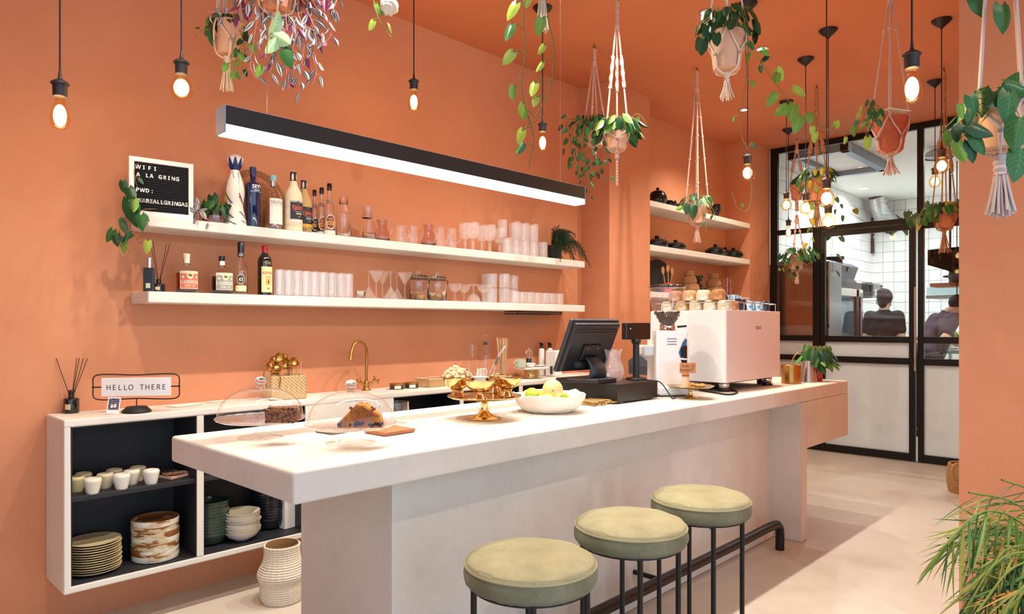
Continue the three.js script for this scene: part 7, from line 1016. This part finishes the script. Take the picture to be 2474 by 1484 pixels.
{ // areca palm at the lower right
  const C = [2.423, 0.668, -0.231], t = thing('areca_palm', 'areca palm arching in from the lower right corner, some tips browned', 'plant', [C[0], 0, C[2]]), pm = [leafM('#2c5a26', '#5f8a3c'), leafM('#47782c', '#8aa648'), leafM('#1f4528', '#3f6b3c'), leafM('#86923a', '#c2b858'), leafM('#b8873a', '#d8b25e')];
  part(t, 'pot', lathe([[0, 0], [0.13, 0], [0.135, 0.006], [0.16, 0.3], [0.168, 0.305], [0.168, 0.33], [0.15, 0.33], [0.148, 0.29], [0, 0.29]], 36), M.terracotta); part(t, 'soil', cyl(0.148, 0.148, 0.01, 28).translate(0, 0.285, 0), M.soil);
  const blade = (L, w, bend) => grid(2, 8, (u, v) => { const s = u * 2 - 1, h = w * Math.pow(Math.sin(Math.PI * Math.pow(Math.min(1, v * 0.97 + 0.03), 0.7)), 0.8); return [s * h, -L * v, -Math.abs(s) * h * 0.5 + bend * v * v]; }), shapes = [blade(1, 0.02, -0.16), blade(1, 0.017, -0.3), blade(1, 0.024, 0.06)], ox = (p) => V(p).sub(V(C[0], 0, C[2]));
  const frond = (a, b, c, e, mats, L, n = 22) => {                        // midrib a-b-c-e, leaflets down both sides
    const cv = new THREE.CatmullRomCurve3([a, b, c, e].map(ox)), rib = [new THREE.TubeGeometry(cv, 24, 0.003, 5)];
    for (let i = 0; i < n; i++) for (const s of [-1, 1]) { const u = 0.22 + 0.77 * (i + 0.4 * rnd()) / n, p = cv.getPointAt(Math.min(1, u)), d = cv.getTangentAt(Math.min(1, u)), out = d.clone().cross(V(0, 1, 0)).normalize().multiplyScalar(s); leafAt(t, p, V(0, 1, 0).add(out.clone().multiplyScalar(-0.3)).add(jit(0.25)), out.multiplyScalar(0.62 - 0.3 * u).add(d.clone().multiplyScalar(0.75)).add(V(0, -0.35 - 0.3 * u, 0)).add(jit(0.14)), L * (0.75 + 0.5 * Math.sin(Math.PI * u)) * rnd(0.85, 1.15), pick(mats), shapes); }
    part(t, 'frond_rib', rib, stemM);
  };
  const base = [C[0], 0.3, C[2]], G = [pm[0], pm[1], pm[1], pm[3]], D2 = [pm[2], pm[0]], Y = [pm[1], pm[3], pm[4]];
  frond(base, [2.364, 0.765, -0.293], [2.209, 0.852, -0.38], [2.067, 0.763, -0.455], G, 0.2); frond(base, [2.372, 0.742, -0.285], [2.26, 0.805, -0.37], [2.139, 0.78, -0.452], G, 0.2); frond(base, [2.442, 0.761, -0.284], [2.385, 0.849, -0.342], [2.296, 0.878, -0.434], G, 0.18, 16);
  frond(base, [2.254, 0.753, -0.262], [2.126, 0.78, -0.322], [2.023, 0.694, -0.357], Y, 0.17); frond(base, [2.199, 0.738, -0.247], [2.079, 0.755, -0.298], [1.956, 0.664, -0.353], D2, 0.19); frond(base, [2.143, 0.745, -0.233], [2.046, 0.753, -0.261], [1.95, 0.656, -0.288], [...D2, pm[1]], 0.2);
  frond(base, [2.53, 0.794, -0.265], [2.488, 0.866, -0.308], [2.421, 0.902, -0.377], D2, 0.17, 12); frond(base, [2.199, 0.759, -0.247], [2.082, 0.769, -0.324], [1.994, 0.643, -0.386], G, 0.18); frond(base, [2.588, 0.794, -0.205], [2.704, 0.866, -0.157], [2.831, 0.829, -0.098], G, 0.2, 14); frond(base, [2.329, 0.796, -0.185], [2.323, 0.832, -0.119], [2.299, 0.745, -0.072], G, 0.2, 14);
  frond(base, [2.087, 0.743, -0.219], [1.97, 0.742, -0.267], [1.9, 0.646, -0.311], Y, 0.18, 18);
}
// ---------------------------------------------------------------- kitchen fittings behind the glass
{
  const t = thing('steel_fridge', 'tall brushed steel fridge just behind the left glass pane', 'fridge', [7.75, 0, -2.738]), z0 = -3.56 - -2.738, w = 0.36;
  part(t, 'case', box(w, 1.93, -z0, 0.006).translate(w / 2, 1.075, z0 / 2), M.stainless); part(t, 'door_panel', box(0.012, 1.2, -z0 - 0.02, 0.004).translate(-0.005, 0.72, z0 / 2), M.stainless); part(t, 'door_panel', box(0.012, 0.68, -z0 - 0.02, 0.004).translate(-0.005, 1.69, z0 / 2), std(0xb28a70, 0.28, { metalness: 1 })); for (const z of [z0 + 0.06, -0.06]) part(t, 'leg', cyl(0.025, 0.02, 0.11, 14), M.steel, [0.18, 0, z]);  // upper door browned: reflection of the orange room put into the steel colour
  const f = thing('glass_door_fridge', 'upright drinks fridge with a blue-tinted glass door beside the steel fridge', 'fridge', [8.16, 0, -2.86]), W = 0.93, H = 1.79, D = 0.68, P = 0.045;
  part(f, 'case', [box(W, H - 0.1, 0.03).translate(W / 2, H / 2 + 0.05, -D), box(P, H - 0.1, D).translate(P / 2, H / 2 + 0.05, -D / 2), box(P, H - 0.1, D).translate(W - P / 2, H / 2 + 0.05, -D / 2), box(W, P, D).translate(W / 2, H - P / 2, -D / 2), box(W, P, D).translate(W / 2, 0.12, -D / 2)], std(0xd8dadb, 0.4)); part(f, 'toe_kick', box(W - 0.08, 0.1, D - 0.1).translate(W / 2, 0.05, -D / 2), M.steel);
  part(f, 'door_frame', [box(0.15, H - 0.12, 0.04, 0.006).translate(0.075, H / 2 + 0.05, 0.022), box(W, 0.09, 0.04, 0.006).translate(W / 2, H - 0.055, 0.022), box(W, 0.09, 0.04, 0.006).translate(W / 2, 0.15, 0.022)], M.enamel); part(f, 'door_edge', box(0.1, H - 0.12, 0.04, 0.006).translate(W - 0.19, H / 2 + 0.05, 0.022), M.steel); part(f, 'handle', [box(0.05, H - 0.2, 0.03, 0.006).translate(W - 0.09, H / 2 + 0.05, 0.045), box(0.05, 0.03, 0.05).translate(W - 0.09, H - 0.2, 0.03), box(0.05, 0.03, 0.05).translate(W - 0.09, 0.3, 0.03)], M.silver);
  part(f, 'door_glass', box(W - 0.35, H - 0.28, 0.008).translate(0.44, H / 2 + 0.05, 0.02), phys(0x9fd6e6, 0.03, { transmission: 0.9, thickness: 0 })); part(f, 'back_lining', box(W - 0.1, H - 0.2, 0.01).translate(W / 2, H / 2 + 0.05, -D + 0.03), std(0x4aa4c4, 0.6)); for (const y of [0.5, 0.85, 1.2, 1.5]) part(f, 'wire_shelf', [...Array(9).keys()].map((i) => rod([0.06 + i * 0.1, y, -0.05], [0.06 + i * 0.1, y, -D + 0.04], 0.005, 6)).concat([rod([0.05, y, -0.06], [W - 0.05, y, -0.06], 0.007, 6)]), M.silver);  // blue is the glass tint and the lining colour
  const tray = thing('blue_food_tub', 'row of pale blue food tubs inside the drinks fridge', 'tub', [8.42, 1.208, -3.1]); part(tray, 'tub_body', box(0.36, 0.14, 0.3, 0.02, 3).translate(0.1, 0.07, 0), std(0x6fc0da, 0.5)); part(tray, 'tub_lid', box(0.37, 0.014, 0.31, 0.005).translate(0.1, 0.146, 0), std(0xd8eef2, 0.5));
  const o = thing('countertop_oven', 'dark steel oven with sloped front and small display on top of the drinks fridge', 'oven', [8.13, H + 0.002, -2.9]), slate = std(0x5b6873, 0.4, { metalness: 0.5 });
  part(o, 'case', extrude(outline([[0, 0], [-0.06, 0.0], [-0.02, 0.06], [0.03, 0.12], [-0.02, 0.26], [0.05, 0.305], [0.6, 0.305], [0.6, 0]]), 0.97, 0.004).rotateY(Math.PI / 2), slate); part(o, 'display_panel', box(0.24, 0.055, 0.012, 0.003), M.blackGloss, [0.72, 0.225, 0.018], [0.3, 0, 0]); part(o, 'front_band', box(0.95, 0.07, 0.006).translate(0.49, 0.035, 0.058), std(0x33404d, 0.4)); part(o, 'side_plate', box(0.006, 0.3, 0.55).translate(-0.004, 0.152, -0.3), M.blackMatt);
  const b = thing('dark_tray', 'shallow dark box resting on the oven', 'tray', [8.75, H + 0.312, -3.05], 0.3); part(b, 'box_body', box(0.2, 0.05, 0.2, 0.006).translate(0, 0.026, 0), std(0x2a2126, 0.5)); part(b, 'box_lid', box(0.3, 0.018, 0.24, 0.004).translate(0.02, 0.06, 0), std(0x40302e, 0.5));
}
{
  const P = [11.223, 1.726, -3.4], s = thing('white_wall_shelf', 'short white shelf on the tiled wall in the kitchen corner', 'shelf', [P[0], P[1], -3.61]); part(s, 'board', box(0.7, 0.03, 0.42, 0.004).translate(0, 0, 0.21), M.enamel); part(s, 'front_lip', box(0.7, 0.07, 0.012).translate(0, -0.045, 0.42), std(0x6a7f8c, 0.4));
  const m = thing('black_mixer', 'black rounded kitchen machine with a column of knobs on the white wall shelf', 'machine', [P[0] + 0.02, P[1] + 0.016, -3.38]); part(m, 'body', box(0.5, 0.24, 0.2, 0.05, 4).translate(0, 0.121, 0), M.blackGloss); for (let i = 0; i < 5; i++) part(m, 'knob', cyl(0.014, 0.014, 0.012, 14).rotateX(Math.PI / 2), M.darkGrey, [0.18, 0.045 + i * 0.038, 0.1]); part(m, 'round_window', cyl(0.06, 0.06, 0.01, 24).rotateX(Math.PI / 2), M.stainless, [-0.12, 0.09, 0.1]);
  const h = thing('black_corner_rod', 'slim black rod fixed upright in the tiled corner', 'rod', [12.06, 2.508, -3.604]); part(h, 'thick_rod', cyl(0.035, 0.03, 0.24, 14), M.blackMatt); part(h, 'thin_rod', cyl(0.016, 0.016, 0.34, 10).translate(0, 0.23, 0), M.blackMatt); part(h, 'wall_clip', box(0.06, 0.03, 0.04).translate(0.03, 0.3, 0), M.blackMatt);
  const d = thing('foil_duct', 'crinkled silver foil duct bending from the ceiling into the tiled wall', 'duct', [11.7, 3.183, -3.36]), q = V(d.position), R = 0.125; const c = new THREE.CatmullRomCurve3([V(11.62, CEIL, q.z - 0.05), V(11.66, 3.2, q.z - 0.03), V(11.8, 3.06, q.z), V(12.0, 2.98, q.z + 0.02), V(12.14, 2.96, q.z + 0.02)].map((p) => p.sub(q)));
  const tg = new THREE.TubeGeometry(c, 60, R, 28), tp = tg.attributes.position, tn = tg.attributes.normal; for (let i = 0; i < tp.count; i++) { const k = Math.floor(i / 29), s = 0.009 * (k % 2 ? 1 : -1) + 0.006 * Math.sin(i * 1.7); tp.setXYZ(i, tp.getX(i) + tn.getX(i) * s, tp.getY(i) + tn.getY(i) * s, tp.getZ(i) + tn.getZ(i) * s); } tg.computeVertexNormals(); part(d, 'foil', tg, std(0xd8dcdc, 0.35, { metalness: 0.6 })); part(d, 'wall_collar', new THREE.TorusGeometry(0.14, 0.016, 8, 32).rotateY(Math.PI / 2), M.blackMatt, [12.11 - q.x, 2.96 - q.y, 0.02]);
  const x0 = 7.8, x1 = 9.18, z0 = -3.22, z1 = -2.56, v = thing('ceiling_vent_frame', 'grey metal vent frame hanging just below the kitchen ceiling', 'vent', [x0, CEIL, z1]); part(v, 'rail', box(0.09, 0.1, z1 - z0, 0.004).translate(0.045, -0.06, (z0 - z1) / 2), std(0x8fa0aa, 0.4, { metalness: 0.5 })); part(v, 'rail', box(0.09, 0.1, z1 - z0, 0.004).translate(x1 - x0 - 0.045, -0.06, (z0 - z1) / 2), std(0x8fa0aa, 0.4, { metalness: 0.5 })); for (const z of [-0.05, z0 - z1 + 0.05]) part(v, 'rail', box(x1 - x0, 0.1, 0.09, 0.004).translate((x1 - x0) / 2, -0.06, z), std(0x6f8592, 0.4, { metalness: 0.5 })); part(v, 'filter_panel', box(x1 - x0 - 0.2, 0.02, z1 - z0 - 0.2).translate((x1 - x0) / 2, -0.04, (z0 - z1) / 2), M.white); part(v, 'hanger', [[0.1, -0.1], [x1 - x0 - 0.1, -0.1], [0.1, -0.5], [x1 - x0 - 0.1, -0.5]].map(([x, z]) => rod([x, -0.02, z], [x, 0, z], 0.008, 8)), M.stainless);
  const e = thing('steel_ceiling_dome', 'round polished steel dome lamp under the kitchen ceiling', 'lamp', [8.834, 3.227, -1.953]); part(e, 'dome', lathe(smooth([[0.14, -0.02], [0.145, 0], [0.12, 0.05], [0.06, 0.08], [0.02, 0.085]], 16), 36), M.stainless); part(e, 'stem', cyl(0.012, 0.012, CEIL - [8.834, 3.227, -1.953][1] - 0.08, 12).translate(0, 0.08, 0), M.stainless);
  const hood = thing('copper_hood', 'broad copper extraction hood with a sloping underside, seen through the right door', 'hood', [9.3, 0, 0]), poly = [[9.3, 2.233, -2.167], [9.3, 2.263, -1.524], [9.3, 1.791, -1.524], [9.3, 1.928, -1.853], [9.3, 1.988, -1.976], [9.3, 2.062, -2.167]].map(([x, y, z]) => [z, y]); part(hood, 'shell', extrude(outline(poly), 0.7, 0.004).rotateY(-Math.PI / 2).scale(-1, 1, 1), M.copper); part(hood, 'chimney', box(0.4, 1.12, 0.5).translate(0.4, 2.77, -1.55), M.copper);
  const sz = -2.254, sh = thing('wooden_pass_shelf', 'pale wooden shelf above the cooks\u2019 pass', 'shelf', [9.75, 1.823, sz]); part(sh, 'board', box(0.36, 0.045, 1.1, 0.004).translate(0.18, 0.02, 0.55), M.wood); for (const z of [0.15, 0.9]) part(sh, 'post', cyl(0.014, 0.014, CEIL - 1.823, 10), M.steel, [0.33, 0, z]);
  const pot = thing('black_stew_pot', 'wide black stew pot with side handles on the wooden pass shelf', 'pot', [9.92, 1.823 + 0.043, sz + 0.42]); part(pot, 'body', lathe([[0, 0], ...smooth([[0.2, 0], [0.24, 0.03], [0.26, 0.09], [0.25, 0.1]], 10), [0, 0.1]], 36), M.blackMatt); part(pot, 'lid', lathe(smooth([[0.26, 0.1], [0.2, 0.14], [0.06, 0.165], [0.03, 0.17], [0.045, 0.2], [0, 0.205]], 16), 36), M.blackMatt); for (const s of [-1, 1]) part(pot, 'side_handle', new THREE.TorusGeometry(0.045, 0.012, 8, 16, Math.PI).rotateX(Math.PI / 2).rotateY(s > 0 ? 0 : Math.PI).translate(0, 0.085, s * 0.26), M.blackMatt);
  const ta = thing('steel_prep_table', 'stainless prep table in front of the bending cook', 'table', [9.75, 0, -2.08]); part(ta, 'table_top', box(0.7, 0.04, 1.3, 0.006).translate(0.35, 1.02, 0.65), M.stainless); part(ta, 'under_shelf', box(0.66, 0.03, 1.26, 0.004).translate(0.35, 0.25, 0.65), M.stainless); for (const [x, z] of [[0.04, 0.04], [0.66, 0.04], [0.04, 1.26], [0.66, 1.26]]) part(ta, 'leg', cyl(0.02, 0.02, 1.0, 14), M.stainless, [x, 0, z]);
  const pans = thing('steel_food_pan', 'shallow steel food pan set on the prep table', 'pan', [9.98, 1.041, -1.78], 0.1); part(pans, 'pan_body', [box(0.3, 0.006, 0.36), box(0.006, 0.07, 0.36).translate(-0.15, 0.035, 0), box(0.006, 0.07, 0.36).translate(0.15, 0.035, 0), box(0.3, 0.07, 0.006).translate(0, 0.035, 0.18), box(0.3, 0.07, 0.006).translate(0, 0.035, -0.18)], M.stainless, [0, 0.004, 0]); part(pans, 'rim', [box(0.34, 0.005, 0.02).translate(0, 0.072, 0.185), box(0.34, 0.005, 0.02).translate(0, 0.072, -0.185)], M.stainless);
  const he = thing('herb_pot', 'bright green herbs in a small tub on the prep table', 'plant', [10.466, 1.206, -2.21]), hy = he.position.y; he.position.y = 1.041; part(he, 'tub', lathe([[0, 0], [0.07, 0], [0.085, 0.15], [0.075, 0.15], [0, 0.12]], 24), M.enamel); tuft(he, 0.15, 0.08, { n: 26, size: 0.09, mats: [GREEN.light, GREEN.lime, GREEN.mid], reach: 1.8, rise: 0.08, fall: 0.02 });
  const pl = thing('copper_heat_lamp', 'narrow copper heat lamp hanging at the right of the bending cook', 'lamp', [9.733, 1.457, -1.96]), top = CEIL - [9.733, 1.457, -1.96][1]; part(pl, 'shade', lathe(smooth([[0.085, 0], [0.084, 0.06], [0.07, 0.17], [0.04, 0.22], [0.015, 0.235]], 18), 30), std(0x8a4a30, 0.3, { metalness: 0.8, side: THREE.DoubleSide })); part(pl, 'cord', rod([0, 0.23, 0], [0, top, 0], 0.006, 8), M.cordLamp); part(pl, 'bulb', ball(0.03, 12, 10).translate(0, 0.05, 0), M.enamel);
  const counter = thing('steel_back_counter', 'stainless counter along the tiled wall behind the standing cook', 'counter', [11.4, 0, WALL]); part(counter, 'table_top', box(0.66, 0.04, 2.4, 0.005).translate(0.33, 1.06, 1.2), M.stainless); part(counter, 'cabinet_body', box(0.6, 0.9, 2.36).translate(0.33, 0.55, 1.2), M.white); part(counter, 'toe_kick', box(0.5, 0.1, 2.3).translate(0.33, 0.05, 1.2), M.steel);
  const bd = [11.75, 1.282, -3.141]; solo('purple_board', box(0.012, 0.26, 0.19, 0.006), std(0x4a3fae, 0.5), 'purple cutting board standing upright on the back counter beside the cook', 'cutting board', [bd[0], 1.212, bd[2]]);
  const light = thing('pale_canopy', 'pale steel canopy with a glass skirt behind the bending cook', 'hood', [10.6, 1.787, -2.49]); part(light, 'canopy_body', box(0.7, 0.16, 1.4, 0.01).translate(0.35, 0, 0.7), std(0xbfe0e4, 0.4)); part(light, 'edge_strip', box(0.02, 0.05, 1.4, 0.004).translate(-0.012, -0.06, 0.7), M.stainless); part(light, 'chimney', box(0.3, CEIL - 1.787, 0.4).translate(0.4, (CEIL - 1.787) / 2, 0.9), M.white);
}

// ---------------------------------------------------------------- the two cooks
function fieldMesh(n, half, centre, f) {                                 // a closed surface where f(point) = 0, inside negative
  const mc = new MarchingCubes(n, M.white, false, false, 260000); mc.isolation = 0;
  for (let k = 0; k < n; k++) for (let j = 0; j < n; j++) for (let i = 0; i < n; i++) mc.field[k * n * n + j * n + i] = -f(centre[0] + (i - n / 2) / (n / 2) * half, centre[1] + (j - n / 2) / (n / 2) * half, centre[2] + (k - n / 2) / (n / 2) * half);
  mc.update();
  const c = mc.count ?? mc.geometry.drawRange.count, g = new THREE.BufferGeometry();
  g.setAttribute('position', new THREE.BufferAttribute(mc.positionArray.slice(0, c * 3), 3)); g.setAttribute('normal', new THREE.BufferAttribute(mc.normalArray.slice(0, c * 3), 3));
  g.scale(half, half, half).translate(...centre); return plain(g);
}
const smin = (a, b, k) => { const h = Math.max(k - Math.abs(a - b), 0) / k; return Math.min(a, b) - h * h * k * 0.25; };
function capsules(list, k) {                                            // tapered capsules [a, b, ra, rb] joined smoothly
  const L = list.map(([a, b, ra, rb]) => ({ a, d: [b[0] - a[0], b[1] - a[1], b[2] - a[2]], ra, rb: rb ?? ra, q: (b[0] - a[0]) ** 2 + (b[1] - a[1]) ** 2 + (b[2] - a[2]) ** 2 + 1e-9 }));
  return (x, y, z) => { let s = 9; for (const c of L) { const px = x - c.a[0], py = y - c.a[1], pz = z - c.a[2], t = Math.max(0, Math.min(1, (px * c.d[0] + py * c.d[1] + pz * c.d[2]) / c.q)), ex = px - c.d[0] * t, ey = py - c.d[1] * t, ez = pz - c.d[2] * t; s = smin(s, Math.sqrt(ex * ex + ey * ey + ez * ez) - (c.ra + (c.rb - c.ra) * t), k); } return s; };
}
function cook(o) {                                                       // local axes: face to +z, x to the person's left, feet on y = 0
  const { label, at, turn, s = 1, bend = 0, skin, hair, top, wide = 1, long = false, apron } = o, t = thing('person', label, 'person', at, turn);
  const hip = [0, 0.92, 0], B = (y, x = 0, z = 0) => { const h = y - 0.95; return [x, (0.95 + h * Math.cos(bend) - z * Math.sin(bend)) * s, (h * Math.sin(bend) + z * Math.cos(bend)) * s]; };
  const w = 0.165 * wide, sh = [1, -1].map((q) => B(1.4, q * w)), el = [1, -1].map((q) => B(1.13, q * (w + 0.05), -0.02)), wr = [[0.13, 1.07 * s, 0.24 + 0.3 * Math.sin(bend)], [-0.15, 1.07 * s, 0.26 + 0.3 * Math.sin(bend)]], neck = B(1.47, 0, 0.0), headC = B(1.6, 0, 0.035 + bend * 0.06);
  const legs = [1, -1].flatMap((q) => [[[q * 0.085, 0.9 * s, 0], [q * 0.095, 0.5 * s, 0.015], 0.085, 0.055], [[q * 0.095, 0.5 * s, 0.015], [q * 0.1, 0.09, -0.01], 0.056, 0.036]]);
  const torso = [[[0.05, 0.95 * s, 0], [-0.05, 0.95 * s, 0], 0.12, 0.12], [B(1.0), B(1.12), 0.115, 0.11], [B(1.25, w * 0.45), B(1.25, -w * 0.45), 0.1, 0.1], [B(1.36, w * 0.7), B(1.36, -w * 0.7), 0.075, 0.075], [B(1.39), neck, 0.075, 0.05]];
  const arms = [0, 1].flatMap((i) => [[sh[i], el[i], 0.05, 0.038], [el[i], wr[i], 0.036, 0.025]]);
  const body = capsules([...torso, ...arms, ...legs, [neck, headC, 0.05, 0.05], ...[0, 1].map((i) => [[legs[i * 2 + 1][1][0], 0.05, -0.03], [legs[i * 2 + 1][1][0], 0.035, 0.14], 0.045, 0.035])], 0.05);
  // head with brow, nose, lips, chin and ears
  const [hx, hy, hz] = headC, ca = Math.cos(bend * 0.9), sa = Math.sin(bend * 0.9), ell = (p, c, r) => { const a = (p[0] - c[0]) / r[0], b = (p[1] - c[1]) / r[1], d = (p[2] - c[2]) / r[2]; const q = Math.sqrt(a * a + b * b + d * d); return (q - 1) * Math.min(...r); };
  const toHead = (x, y, z) => { const Y = y - hy, Z = z - hz; return [x - hx, Y * ca + Z * sa, -Y * sa + Z * ca]; };
  const head = (x, y, z) => { const p = toHead(x, y, z); let d = smin(ell(p, [0, 0.025, -0.012], [0.074, 0.095, 0.094]), ell(p, [0, -0.055, 0.026], [0.054, 0.062, 0.062]), 0.04); d = smin(d, ell(p, [0, -0.012, 0.09], [0.012, 0.024, 0.02]), 0.016); d = smin(d, ell(p, [0, -0.058, 0.079], [0.024, 0.009, 0.013]), 0.014); d = smin(d, ell(p, [0, -0.096, 0.066], [0.022, 0.017, 0.018]), 0.02); d = smin(d, ell(p, [0, 0.03, 0.074], [0.05, 0.01, 0.014]), 0.02); for (const q of [-1, 1]) { d = Math.max(d, -ell(p, [q * 0.031, 0.008, 0.094], [0.016, 0.011, 0.014]) * 0.7); d = smin(d, ell(p, [q * 0.077, -0.005, -0.008], [0.01, 0.03, 0.019]), 0.01); } return d; };
  const handF = (i) => { const W = wr[i], q = i ? -1 : 1, f = [], dir = [-q * 0.25, -0.15, 0.95]; f.push([W, [W[0] + dir[0] * 0.05, W[1] + dir[1] * 0.05, W[2] + dir[2] * 0.05], 0.022, 0.026], [[W[0] + dir[0] * 0.05, W[1] - 0.01, W[2] + 0.05], [W[0] + dir[0] * 0.085, W[1] - 0.014, W[2] + 0.082], 0.026, 0.026]); [0.034, 0.012, -0.011, -0.032].forEach((x, k) => { const L = [0.062, 0.075, 0.07, 0.054][k], a = [W[0] + dir[0] * 0.08 + x, W[1] - 0.012, W[2] + 0.086], b = [a[0] + dir[0] * L * 0.5, a[1] - 0.012, a[2] + L * 0.5], c = [b[0] + dir[0] * L * 0.4, b[1] - 0.028, b[2] + L * 0.36]; f.push([a, b, 0.0095, 0.0085], [b, c, 0.0085, 0.0068]); }); const T = [W[0] - q * 0.024, W[1] - 0.006, W[2] + 0.035]; f.push([T, [T[0] - q * 0.024, T[1] - 0.014, T[2] + 0.028], 0.0125, 0.0105], [[T[0] - q * 0.024, T[1] - 0.014, T[2] + 0.028], [T[0] - q * 0.026, T[1] - 0.026, T[2] + 0.058], 0.0105, 0.008]); return capsules(f, 0.008); };
  const S = [fieldMesh(92, 0.94, [0, 0.9 * s, 0.1], (x, y, z) => y > hy - 0.06 && Math.abs(z - hz) < 0.1 && Math.abs(x) < 0.07 ? Math.max(body(x, y, z), y - hy + 0.02) : body(x, y, z)), fieldMesh(60, 0.16, [hx, hy - 0.005, hz + 0.01], head), ...[0, 1].map((i) => fieldMesh(56, 0.13, [wr[i][0], wr[i][1] - 0.02, wr[i][2] + 0.08], handF(i)))];
  part(t, 'body', S, std(skin, 0.6));
  const inflate = 0.014, tee = capsules([...torso.slice(0, 4), [B(1.38), B(1.43), 0.085, 0.062], ...[0, 1].map((i) => [sh[i], [sh[i][0] + (el[i][0] - sh[i][0]) * 0.62, sh[i][1] + (el[i][1] - sh[i][1]) * 0.62, sh[i][2] + (el[i][2] - sh[i][2]) * 0.62], 0.056, 0.052])], 0.05);
  part(t, 't_shirt', fieldMesh(84, 0.5, [0, 1.18 * s, 0.08], (x, y, z) => Math.max(tee(x, y, z) - inflate, 0.86 * s - y)), std(top, 0.9));
  const tr = capsules([torso[0], ...legs], 0.05); part(t, 'trousers', fieldMesh(84, 0.55, [0, 0.5 * s, 0], (x, y, z) => Math.max(tr(x, y, z) - 0.016, y - 0.97 * s, 0.07 - y)), std(0x23252c, 0.9));
  part(t, 'shoes', fieldMesh(56, 0.26, [0, 0.07, 0.05], (x, y, z) => Math.max(capsules([1, -1].map((q) => [[q * 0.1, 0.055, -0.04], [q * 0.1, 0.04, 0.15], 0.055, 0.045]), 0.01)(x, y, z), 0.004 - y)), std(0x1a1a1d, 0.6));
  part(t, 'hair', fieldMesh(60, 0.2, [hx, hy + 0.01, hz - 0.03], (x, y, z) => { const p = toHead(x, y, z); let d = ell(p, [0, 0.036, -0.02], long ? [0.09, 0.104, 0.105] : [0.083, 0.098, 0.102]); d = Math.max(d, -(p[1] * 0.9 - p[2] * 0.75 + (long ? 0.042 : 0.03))); if (long) { d = smin(d, ell(p, [0, -0.055, -0.09], [0.05, 0.055, 0.04]), 0.04); d = smin(d, ell(p, [0.02, 0.1, -0.05], [0.05, 0.035, 0.05]), 0.03); d += 0.003 * Math.sin(x * 190) * Math.sin(y * 120); } return d; }), std(hair, 0.75));
  const eyeAt = (q) => { const p = [q * 0.031, 0.01, 0.075]; return [hx + p[0], hy + p[1] * ca - p[2] * sa, hz + p[1] * sa + p[2] * ca]; };
  for (const q of [-1, 1]) part(t, 'eye', ball(0.011, 12, 8), std(0xe8e2da, 0.3), eyeAt(q)); for (const q of [-1, 1]) { const e = eyeAt(q); part(t, 'iris', ball(0.0055, 10, 8), std(0x2a1a12, 0.3), [e[0], e[1] - 0.007 * sa, e[2] + 0.007 * ca]); }
  if (apron) { part(t, 'apron', grid(12, 10, (u, v) => { const p = B(1.3 - v * 0.34, (u - 0.5) * (0.2 + 0.14 * v), 0.135 - 0.04 * Math.abs(u - 0.5)); return v > 0.99 ? [p[0], p[1], p[2]] : p; }), std(0x9fd0d8, 0.9, { side: THREE.DoubleSide })); part(t, 'apron_skirt', grid(12, 6, (u, v) => [(u - 0.5) * 0.36, (0.97 - v * 0.45) * s, 0.155 - 0.12 * Math.abs(u - 0.5)]), std(0x9fd0d8, 0.9, { side: THREE.DoubleSide })); part(t, 'neck_strap', [tube([B(1.3, 0.09, 0.13), B(1.44, 0.075, 0.03), B(1.47, 0.03, -0.06), B(1.47, -0.03, -0.06), B(1.44, -0.075, 0.03), B(1.3, -0.09, 0.13)], 0.006, 40, 6)], std(0xb9c4c8, 0.8)); }
}
cook({ label: 'cook in a black t-shirt with dark tied-back hair, seen from behind', at: [[9.55, 1.273, -2.723][0], 0, [9.55, 1.273, -2.723][2]], turn: 1.5, s: 1.045, bend: 0.04, skin: 0xd9a98c, hair: 0x241a1a, top: 0x17171f, wide: 1.02, long: true });
cook({ label: 'cook with short black hair bending forward in a mauve t-shirt and pale apron', at: [[9.419, 1.277, -2.212][0], 0, [9.419, 1.277, -2.212][2]], turn: 0.82, s: 1.06, bend: 0.5, skin: 0xcf9c80, hair: 0x17141a, top: 0x4a3b48, apron: true });
renderer.render(scene, camera);
